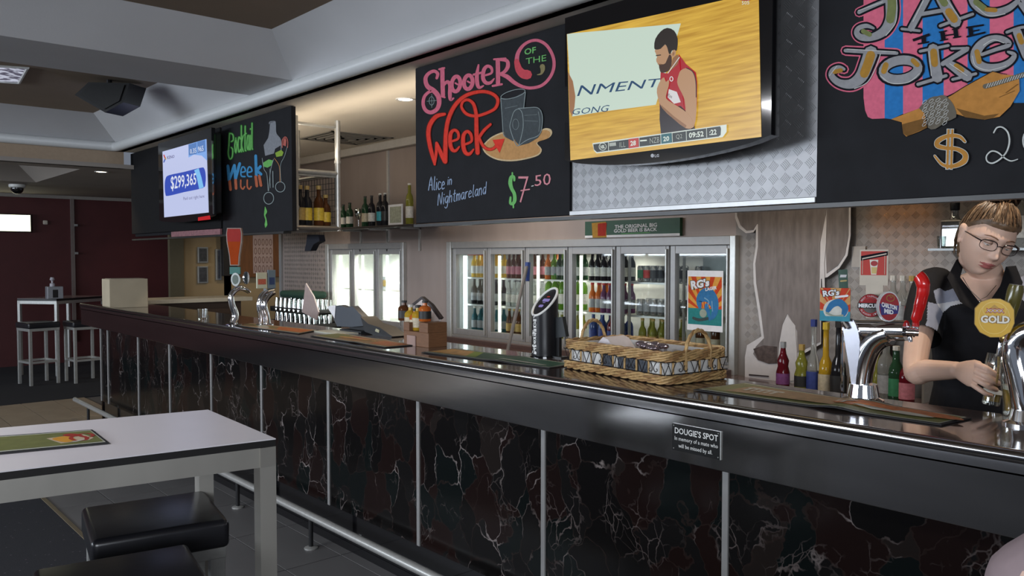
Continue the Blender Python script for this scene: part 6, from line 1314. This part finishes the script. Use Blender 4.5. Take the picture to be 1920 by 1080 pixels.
# ---------------------------------------------------------------- barmaid
UP = Vector((0,0,1)); Fh = at(1850,482,2.8)-C0; Fh.z = 0; Fh.normalize(); sR = Vector((Fh.y,-Fh.x,0))   # from the camera to her, and to her left
O = at(1848,600,2.84); O = Vector((O.x,O.y,0))
def T(a,b,z): return O + sR*a - Fh*b + UP*z          # a to picture right, b towards the customers, z height
maid = thing('person','person with pinned-up brown hair, black framed glasses and black polo shirt pouring a beer','person',tuple(O))
bm_ = MB(); A_,B_ = sR,-Fh
torso = [(.0,.0,.80,.165,.11),(0,0,.95,.165,.115),(.0,.01,1.06,.145,.10),(.0,.02,1.16,.150,.105),(.005,.03,1.26,.165,.115),(.005,.03,1.34,.172,.105),(.005,.015,1.395,.165,.080),(.005,.0,1.435,.105,.060),(.005,.0,1.46,.06,.052)]
loft(bm_,[(T(a,b,z),ra,rb,A_,B_) for a,b,z,ra,rb in torso],skin_m,32)
HC = at(1850,450,2.72)                                       # head centre
HM = Matrix.Translation(HC) @ basis((-Fh*.93+sR*.37-UP*.34),UP,R(-16)).to_4x4()
HM = HM @ Matrix.Rotation(0,4,'Z')
S_ = 1.0
limb(bm_,[T(.0,.0,1.40),T(.0,.02,1.46),HM@Vector((0,.034,-.075)),HM@Vector((0,.034,-.03))],[.062,.050,.044,.042],skin_m,5,20)
head_mesh(bm_,HM,skin_m,S_)
SR = T(-.165,.0,1.405); ER = at(1716,695,2.70); WR = at(1797,694,2.50)
G0 = at(1866,712,2.40)                                        # glass centre
limb(bm_,[SR,(SR+ER)/2+cR*-.012,ER,ER+(WR-ER)*.3,WR-(WR-ER)*.1,WR],[.052,.044,.036,.036,.027,.025],skin_m,6,20)
KN = at(1832,702,2.39); AC = (at(1836,680,2.395)-at(1824,728,2.40))
def fpt(L): return [at(u,v,d) for u,v,d in L]
hand(bm_,WR,KN,AC,[fpt([(1833,684,2.385),(1848,690,2.352),(1862,699,2.345),(1873,706,2.352)]),fpt([(1832,697,2.38),(1847,704,2.350),(1861,713,2.345),(1873,719,2.352)]),fpt([(1829,710,2.38),(1843,718,2.352),(1857,726,2.347),(1868,731,2.355)]),fpt([(1825,722,2.385),(1838,731,2.360),(1849,738,2.352),(1859,741,2.358)])],
     fpt([(1815,690,2.47),(1832,690,2.475),(1850,694,2.47),(1864,700,2.455)]),skin_m)
SL = T(.175,.0,1.405); EL = T(.27,.02,1.13); WL = T(.20,.27,1.17)
limb(bm_,[SL,(SL+EL)/2+cR*.012,EL,EL+(WL-EL)*.3,WL],[.055,.048,.040,.040,.026],skin_m,6,20)
kl = WL+(WL-EL).normalized()*.085; ac = UP
dl = (WL-EL).normalized()
hand(bm_,WL,kl,ac,[[kl+UP*(.030-.019*i),kl+UP*(.030-.019*i)+dl*.035,kl+UP*(.026-.019*i)+dl*.058-cR*.018,kl+UP*(.024-.019*i)+dl*(.060-.004*i)-cR*.040] for i in range(4)],[WL+dl*.02+UP*.03,WL+dl*.05+UP*.05-cR*.02,WL+dl*.075+UP*.052-cR*.035,WL+dl*.09+UP*.05-cR*.05],skin_m)
for sg in (-1,1):
    limb(bm_,[T(sg*.09,0,.86),T(sg*.10,.01,.48),T(sg*.10,.0,.10)],[.085,.058,.040],skin_m,5,16); limb(bm_,[T(sg*.10,-.03,.045),T(sg*.11,.12,.035)],[.040,.033],skin_m,4,12)
bme = fuse(bm_,.0025,2)
HI = HM.inverted()
body = link_mesh(bme,'body',maid,[skin_m,lip_m])
for p in bme.polygons:
    q = HI@(p.center+O)
    if q.y < -.07 and abs(q.x) < .026 and (abs(q.z+.0600) < .0055*(1-(abs(q.x)/.027)**2)+.0008 or abs(q.z+.0710) < .0065*(1-(abs(q.x)/.024)**2)): p.material_index = 1
# eyes, lids, brows
for sg in (-1,1):
    c = Vector((sg*.031,-.0755,.010))
    e = MB().ico(c,.0125,eye_w,3); e.xf(HM); e.build('eye', maid)
    e = MB().ico(c+Vector((0,-.0080,-.0045)),.0058,iris,2,(1,.45,1)); e.xf(HM); e.build('iris', maid)
    mb = MB(); n=14; vs=[]; fs=[]
    for j in range(7):                       # lowered upper lid
        el = R(88-j*17.5)
        for i in range(n+1): az = R(-90+180*i/n); vs.append(c+Vector((math.cos(el)*math.sin(az),-math.cos(el)*math.cos(az),math.sin(el)))*.0138)
    for j in range(6):
        for i in range(n): fs.append((j*(n+1)+i,j*(n+1)+i+1,(j+1)*(n+1)+i+1,(j+1)*(n+1)+i))
    mb.add(vs,fs,skin_m); mb.xf(HM); mb.build('eyelid', maid)
    mb = MB().tube([c+Vector((math.cos(R(-4))*math.sin(R(-75+150*i/8)),-math.cos(R(-75+150*i/8)),-.05))*.0143 for i in range(9)],.0008,hair_d,5); mb.xf(HM); mb.build('eyelash', maid)
    mb = MB().tube([Vector((sg*x,y,z)) for x,y,z in ((.012,-.0945,.027),(.022,-.093,.031),(.036,-.086,.033),(.050,-.075,.029))],[.0022,.0024,.002,.001],brow,6); mb.xf(HM); mb.build('eyebrow', maid)
# glasses
gf = mat('glasses_frame',(.012,.008,.010),.25); mb = MB(); lens = MB()
gl = thing; 
def lens_pts(sg,sc=1): return [Vector((sg*(.034+.0255*sc*math.copysign(abs(math.cos(a))**.7,math.cos(a))),-.100+.010*(abs(.034+.0255*math.cos(a))/.06)**2,.004+.0165*sc*math.copysign(abs(math.sin(a))**.75,math.sin(a)))) for a in [2*math.pi*i/28 for i in range(28)]]
for sg in (-1,1):
    P_ = lens_pts(sg); top = [ .0017 if v.z>.008 else .0010 for v in P_]; mb.tube(P_,top,gf,6,closed=True)
    mb.tube([Vector((sg*.059,-.092,.012)),Vector((sg*.069,-.078,.013)),Vector((sg*.0765,-.03,.012)),Vector((sg*.079,.012,.010)),Vector((sg*.076,.024,-.004))],[.0022,.0024,.0018,.0016,.0014],gf,6)
    lens.add(lens_pts(sg,.97),[list(range(28))],thin_glass('lens_glass',(.97,.97,.98),.05))
mb.tube([Vector((-.0095,-.100,.006)),Vector((-.005,-.104,.010)),Vector((.005,-.104,.010)),Vector((.0095,-.100,.006))],.0014,gf,6)
mb.xf(HM); g_ = mb.build('glasses_frame', maid, label='black rectangular glasses frame'); lens.xf(HM); lens.build('lens', g_, smooth=False)
# hair: cap, bun, fringe curls
def hair_shell():
    mb = MB(); nu,nv = 72,40; vs = []; fs = []
    for j in range(nv+1):
        ph = math.pi*.80*j/nv
        for i in range(nu):
            th = 2*math.pi*i/nu; x,y,z = math.sin(ph)*math.cos(th),math.sin(ph)*math.sin(th),math.cos(ph)
            yy = y/max(.05,math.sin(ph)); lim = math.pi*(.31 if yy<-.6 else (.31+.12*(yy+.6)/.75 if yy<.15 else .43+.31*min(1,(yy-.15)/.45)))   # hairline
            side = abs(x)/max(.05,math.sin(ph))
            t = 1.0 if ph <= lim else max(.0,1-(ph-lim)/.12)
            n_ = noise.noise(Vector((x*9,y*9,z*14)))*.008+noise.noise(Vector((x*30,y*30,z*10)))*.003
            k = 1.0+(.105+n_*6*.25)*t + (-.06)*(1-t)
            vs.append(HM@Vector((x*.076*k*(1-.2*max(0,-z)), (y*.094*k if y<0 else y*.100*k*(1-.3*max(0,-z))), z*.118*k + n_*t)))
    for j in range(nv):
        for i in range(nu): fs.append((j*nu+i,j*nu+(i+1)%nu,(j+1)*nu+(i+1)%nu,(j+1)*nu+i))
    mb.add(vs,fs,hair_m); return mb
hr = hair_shell().build('hair', maid)
mb = MB(); rng = random.Random(5)
for i in range(420):       # strands combed back over the cap and up to the bun
    th = rng.uniform(0,2*math.pi); yy = math.sin(th); lim = math.pi*(.31 if yy<-.6 else (.31+.12*(yy+.6)/.75 if yy<.15 else .43+.31*min(1,(yy-.15)/.45)))
    ph = lim*rng.uniform(.80,1.0); d0 = Vector((math.sin(ph)*math.cos(th),math.sin(ph)*math.sin(th),math.cos(ph))); d1 = Vector((rng.uniform(-.2,.2),.30+rng.uniform(-.2,.2),1)).normalized(); kk = 1.115+rng.uniform(-.015,.035); pts = []
    for q in range(8):
        t = q/7; d = d0.slerp(d1,t) if d0.angle(d1)>.01 else d0; w = kk+.02*math.sin(t*math.pi)+.05*t*t+.012*math.sin(t*9+i); pts.append(HM@Vector((d.x*.076*w,(d.y*.094 if d.y<0 else d.y*.100)*w,d.z*.118*w)))
    mb.tube(pts,[.0007,.0016,.002,.002,.002,.002,.0016,.001],(hair_m,hair_d,hair_l,hair_m)[i%4],4)
for i in range(0):        # curls at the fringe and temples
    a = rng.uniform(-1.3,1.5); c = Vector((math.sin(a)*.078,-math.cos(a)*.086,.082+rng.uniform(-.006,.03)))
    r = rng.uniform(.006,.011); ax = Vector((math.cos(a),math.sin(a),0)); mb.tube([HM@(c+ax*(r*math.cos(w)*1.3)+UP*(r*math.sin(w))+Vector((0,0,w*.001))) for w in [q*.55 for q in range(11)]],[.0014]*11,(hair_m,hair_l)[i%2],4)
st_ = mb.build('strands', hr); st_['kind'] = 'stuff'
mb = MB(); bc_ = Vector((.0,.025,.138))
for i in range(90):
    ax = Vector((rng.gauss(0,1),rng.gauss(0,1),rng.gauss(0,.7))).normalized(); u_ = ax.orthogonal().normalized(); v_ = ax.cross(u_); r = rng.uniform(.022,.040); w0 = rng.uniform(0,6)
    mb.tube([HM@(bc_+u_*(r*1.45*math.cos(w0+q*.42))+v_*(r*math.sin(w0+q*.42))+ax*rng.uniform(-.002,.002)) for q in range(11)],[.001,.0022,.0028,.003,.003,.003,.003,.003,.0028,.0022,.001],(hair_m,hair_d,hair_l)[i%3],5)
mb.ico(HM@bc_,.030,hair_d,3,(1.3,1.1,.8)); mb.build('bun', hr)
# shirt: follows the body, with sleeves, open collar, grey yoke
sm = MB(); loft(sm,[(T(a,b,z),ra+.012,rb+.012,A_,B_) for a,b,z,ra,rb in ([(.0,.0,.84,.175,.12)]+torso[1:-1])]+[(T(.005,.0,1.450),.082,.064,A_,B_)],shirt_m,32)
HR = SR+(ER-SR)*.62; limb(sm,[SR+cR*.03,SR,SR+(HR-SR)*.5-cR*.01,HR],[.062,.066,.063,.062],shirt_m,6,20)
HL = SL+(EL-SL)*.62; limb(sm,[SL-cR*.03,SL,SL+(HL-SL)*.5+cR*.01,HL],[.062,.066,.063,.062],shirt_m,6,20)
sme = fuse(sm,.0036,4)
bm = bmesh.new(); bm.from_mesh(sme); V_ = [(1792,490),(1800,530),(1846,585),(1872,545),(1885,505),(1840,470)]; kill = []; dR,dL = (ER-SR).normalized(),(EL-SL).normalized()
for f in bm.faces:
    c = f.calc_center_median(); u,v = proj(c); front = f.normal.dot(C0-c) > 0
    if front and inside(u,v,V_) and c.z > 1.28: kill.append(f)
    elif not front and c.z > 1.452: kill.append(f)
    elif (c-HR).dot(dR) > 0.0 and (c-HR).length < .09 and (c-T(0,0,c.z)).length > .16: kill.append(f)
    elif (c-HL).dot(dL) > 0.0 and (c-HL).length < .09 and (c-T(0,0,c.z)).length > .16: kill.append(f)
bmesh.ops.delete(bm,geom=kill,context='FACES'); bm.to_mesh(sme); bm.free()
link_mesh(sme,'polo_shirt',maid,[shirt_m,shirt_g,shirt_w])
gy = [(1750,545),(1757,570),(1800,568),(1828,557),(1818,548),(1790,540),(1772,546),(1762,540)]; gw_ = [(1757,570),(1768,586),(1782,574),(1830,563),(1834,556),(1800,563)]; gsl = [(1740,566),(1757,570),(1768,586),(1752,635),(1744,645),(1730,640),(1738,600)]; gl2 = [(1888,508),(1925,510),(1990,560),(1990,600),(1930,575),(1895,540)]
for p in sme.polygons:
    c = p.center+O; u,v = proj(c)
    if p.normal.dot(C0-c) < 0: continue
    if inside(u,v,gw_): p.material_index = 2
    elif inside(u,v,gy) or inside(u,v,gsl) or inside(u,v,gl2): p.material_index = 1
# collar flaps
def flap(L,name): 
    pts = [at(u,v,d) for u,v,d in L]; mb = MB(); mb.prism(pts,Fh*.006,shirt_m); return mb.build(name, maid)
flap([(1793,487,2.80),(1812,480,2.86),(1800,520,2.74),(1848,582,2.665),(1842,592,2.66),(1800,566,2.68),(1776,520,2.73)],'collar_flap'); flap([(1886,500,2.76),(1905,498,2.80),(1918,530,2.72),(1905,562,2.68),(1862,560,2.655),(1848,583,2.66),(1852,570,2.66),(1876,535,2.70)],'collar_flap')
P_ = [at(u,v,d) for u,v,d in ((1805,520,2.735),(1820,545,2.70),(1838,562,2.685),(1850,556,2.685),(1868,535,2.70))]; MB().tube(P_,.0012,mat('necklace_silver',(.6,.58,.55),.2,1),5).build('necklace', maid)
MB().ico(at(1838,566,2.682),.006,MATS['necklace_silver'],2).build('pendant', maid)
# trousers, shoes
tm = MB(); loft(tm,[(T(0,0,.99),.160,.112,A_,B_),(T(0,0,.86),.180,.128,A_,B_),(T(0,0,.78),.176,.122,A_,B_)],shirt_m)
for sg in (-1,1): limb(tm,[T(sg*.09,0,.84),T(sg*.10,.01,.48),T(sg*.10,.0,.09)],[.092,.068,.055],shirt_m,5,16)
link_mesh(fuse(tm,.009,3),'trousers',maid,[mat('trousers_black',(.012,.012,.013),.8)])
for sg in (-1,1):
    s_ = MB(); limb(s_,[T(sg*.10,-.05,.045),T(sg*.105,.06,.042),T(sg*.112,.15,.036)],[.045,.046,.038],shirt_m,4,12); link_mesh(fuse(s_,.008,2),'shoe',maid,[gloss_black])
# beer glasses
def schooner(c,name,label,fill,tilt=0,beer=None):
    z0 = -.075; t = thing(name,label,'glass',tuple(c)); pf = [(.022,0),(.024,.004),(.0235,.03),(.027,.06),(.0335,.10),(.0345,.125),(.0325,.15)]
    Mx = Matrix.Translation(c) @ Matrix.Rotation(tilt,4,cF)
    g = MB().lathe([(r,z+z0) for r,z in pf]+[(r-.0016,z+z0) for r,z in reversed(pf[1:])],thin_glass('schooner_glass',(.93,.94,.92),.16),n=28); g.xf(Mx); g.build('glass_wall', t)
    b = MB().lathe([(.0215,.0005+z0),(.0235,.004+z0),(.022,.012+z0)],clear,n=24); b.xf(Mx); b.build('thick_base', t)
    if fill:
        q = [(.020,.0125+z0)]+[(r-.003,z+z0) for r,z in pf if .0125<z<fill]+[(.025,fill+z0)]; b = MB().lathe(q,mat('beer_liquid',(.60,.42,.10),.1,0,.6,1.33),n=24); b.xf(Mx); b.build('beer', t)
        b = MB().lathe([(.024,fill+z0),(.026,fill+.012+z0)],mat('beer_foam',(.7,.68,.6),.8),n=24); b.xf(Mx); b.build('foam', t)
    return t
schooner(G0+Vector((0,0,.0)),'beer_glass','tilted beer glass held by the barmaid under the gold-badged tap, nearly empty',.034,R(9))
q = at(1899,768,2.24); schooner(Vector((q.x,q.y,BZ+.0755)),'beer_glass','part-filled beer glass standing on the bar behind the right-hand beer font',.07)
tag(MB().tube([onY(1873,668,YSP),onY(1869,700,YSP)+Vector((0,.01,0)),G0+Vector((0,0,-.045))],[.004,.003,.003],mat('beer_stream',(.6,.5,.25),.1,0,.8,1.33),8).build('beer_stream',loc=tuple(onY(1873,668,YSP))),'thin stream of beer running from the tap into the tilted glass','beer')
# ---------------------------------------------------------------- customer at the right edge, seated, seen in part
cx0 = Vector((-.02,1.22,0)); cu_ = thing('person','person in a mauve top seated at the bar, only an arm showing bottom right','person',tuple(cx0)); mauve = mat('top_mauve',(.27,.205,.215),.85,bump=.1,bscale=20,var=.05); jeans = mat('trousers_navy',(.03,.04,.07),.8)
cb_ = MB(); X_,Y_ = Vector((1,0,0)),Vector((0,1,0)); cc = lambda a,b,z: cx0+Vector((a,b,z))
ct = [(0,-.02,.76,.17,.13),(0,0,.90,.15,.11),(0,.03,1.05,.16,.11),(0,.06,1.18,.17,.105),(0,.09,1.26,.15,.075),(0,.10,1.31,.07,.055)]
loft(cb_,[(cc(a,b,z),ra,rb,X_,Y_) for a,b,z,ra,rb in ct],skin_m,28)
hm = Matrix.Translation(cc(.0,.17,1.47)) @ basis(Vector((0,1,-.2)),UP).to_4x4(); limb(cb_,[cc(0,.10,1.26),cc(0,.12,1.34),hm@Vector((0,.02,-.05))],[.06,.052,.05],skin_m); head_mesh(cb_,hm,skin_m)
eL = at(1915,1104,1.16); sL = cc(-.15,.08,1.235); wL = Vector((-.20,1.90,1.125))
for s_,e_,w_,sg in ((sL,eL,wL,-1),(cc(.15,.08,1.235),cc(.28,.12,1.00),Vector((.15,1.90,1.125)),1)):
    limb(cb_,[s_,(s_+e_)/2,e_,e_+(w_-e_)*.4,w_],[.052,.046,.040,.038,.027],skin_m); dh = (w_-e_).normalized(); k_ = w_+dh*.085
    k_.z = w_.z-.002; hand(cb_,w_,k_,X_,[[k_+X_*(-.03+.02*i),k_+X_*(-.03+.02*i)+Y_*.03,k_+X_*(-.03+.02*i)+Y_*(.055+.004*(i%3)),k_+X_*(-.03+.02*i)+Y_*(.07+.006*(i%3))-UP*.006] for i in range(4)],[w_+X_*(-sg*.025)+dh*.02,w_+X_*(-sg*.045)+dh*.045,w_+X_*(-sg*.05)+dh*.065,w_+X_*(-sg*.045)+dh*.085],skin_m)
for sg in (-1,1): limb(cb_,[cc(sg*.09,.0,.80),cc(sg*.11,.40,.80),cc(sg*.11,.42,.48),cc(sg*.11,.38,.33)],[.085,.060,.048,.038],skin_m); limb(cb_,[cc(sg*.11,.36,.32),cc(sg*.12,.50,.315)],[.038,.03],skin_m)
link_mesh(fuse(cb_,.006,3),'body',cu_,[skin_m])
sm = MB(); loft(sm,[(cc(a,b,z),ra+.014,rb+.014,X_,Y_) for a,b,z,ra,rb in ct[:-1]],mauve,28)
for s_,e_ in ((sL,eL),(cc(.15,.08,1.235),cc(.28,.12,1.00))): limb(sm,[s_,(s_+e_)/2,e_+(s_-e_)*.05],[.064,.060,.058],mauve)
link_mesh(fuse(sm,.007,3),'mauve_top',cu_,[mauve])
tm = MB(); loft(tm,[(cc(0,-.02,.76),.178,.138,X_,Y_),(cc(0,-.01,.88),.165,.125,X_,Y_)],jeans)
for sg in (-1,1): limb(tm,[cc(sg*.09,.0,.80),cc(sg*.11,.40,.80),cc(sg*.11,.42,.48),cc(sg*.11,.38,.38)],[.094,.070,.058,.052],jeans)
link_mesh(fuse(tm,.009,3),'trousers',cu_,[jeans])
for sg in (-1,1): s_ = MB(); limb(s_,[cc(sg*.11,.34,.315),cc(sg*.12,.52,.31)],[.045,.038],black); link_mesh(fuse(s_,.008,2),'shoe',cu_,[black])
mb = MB(); mb.ico(hm@Vector((0,.012,.03)),.1,hair_d,3,(.86,1.05,1.05)); mb.build('hair', cu_)
n3 = copy_tree(n1); put(n3,(cx0.x,cx0.y-.06,0),0,'black padded bar stool the mauve-topped customer sits on')
for ch in n3.children: pass
n3.scale = (1,1,.93)
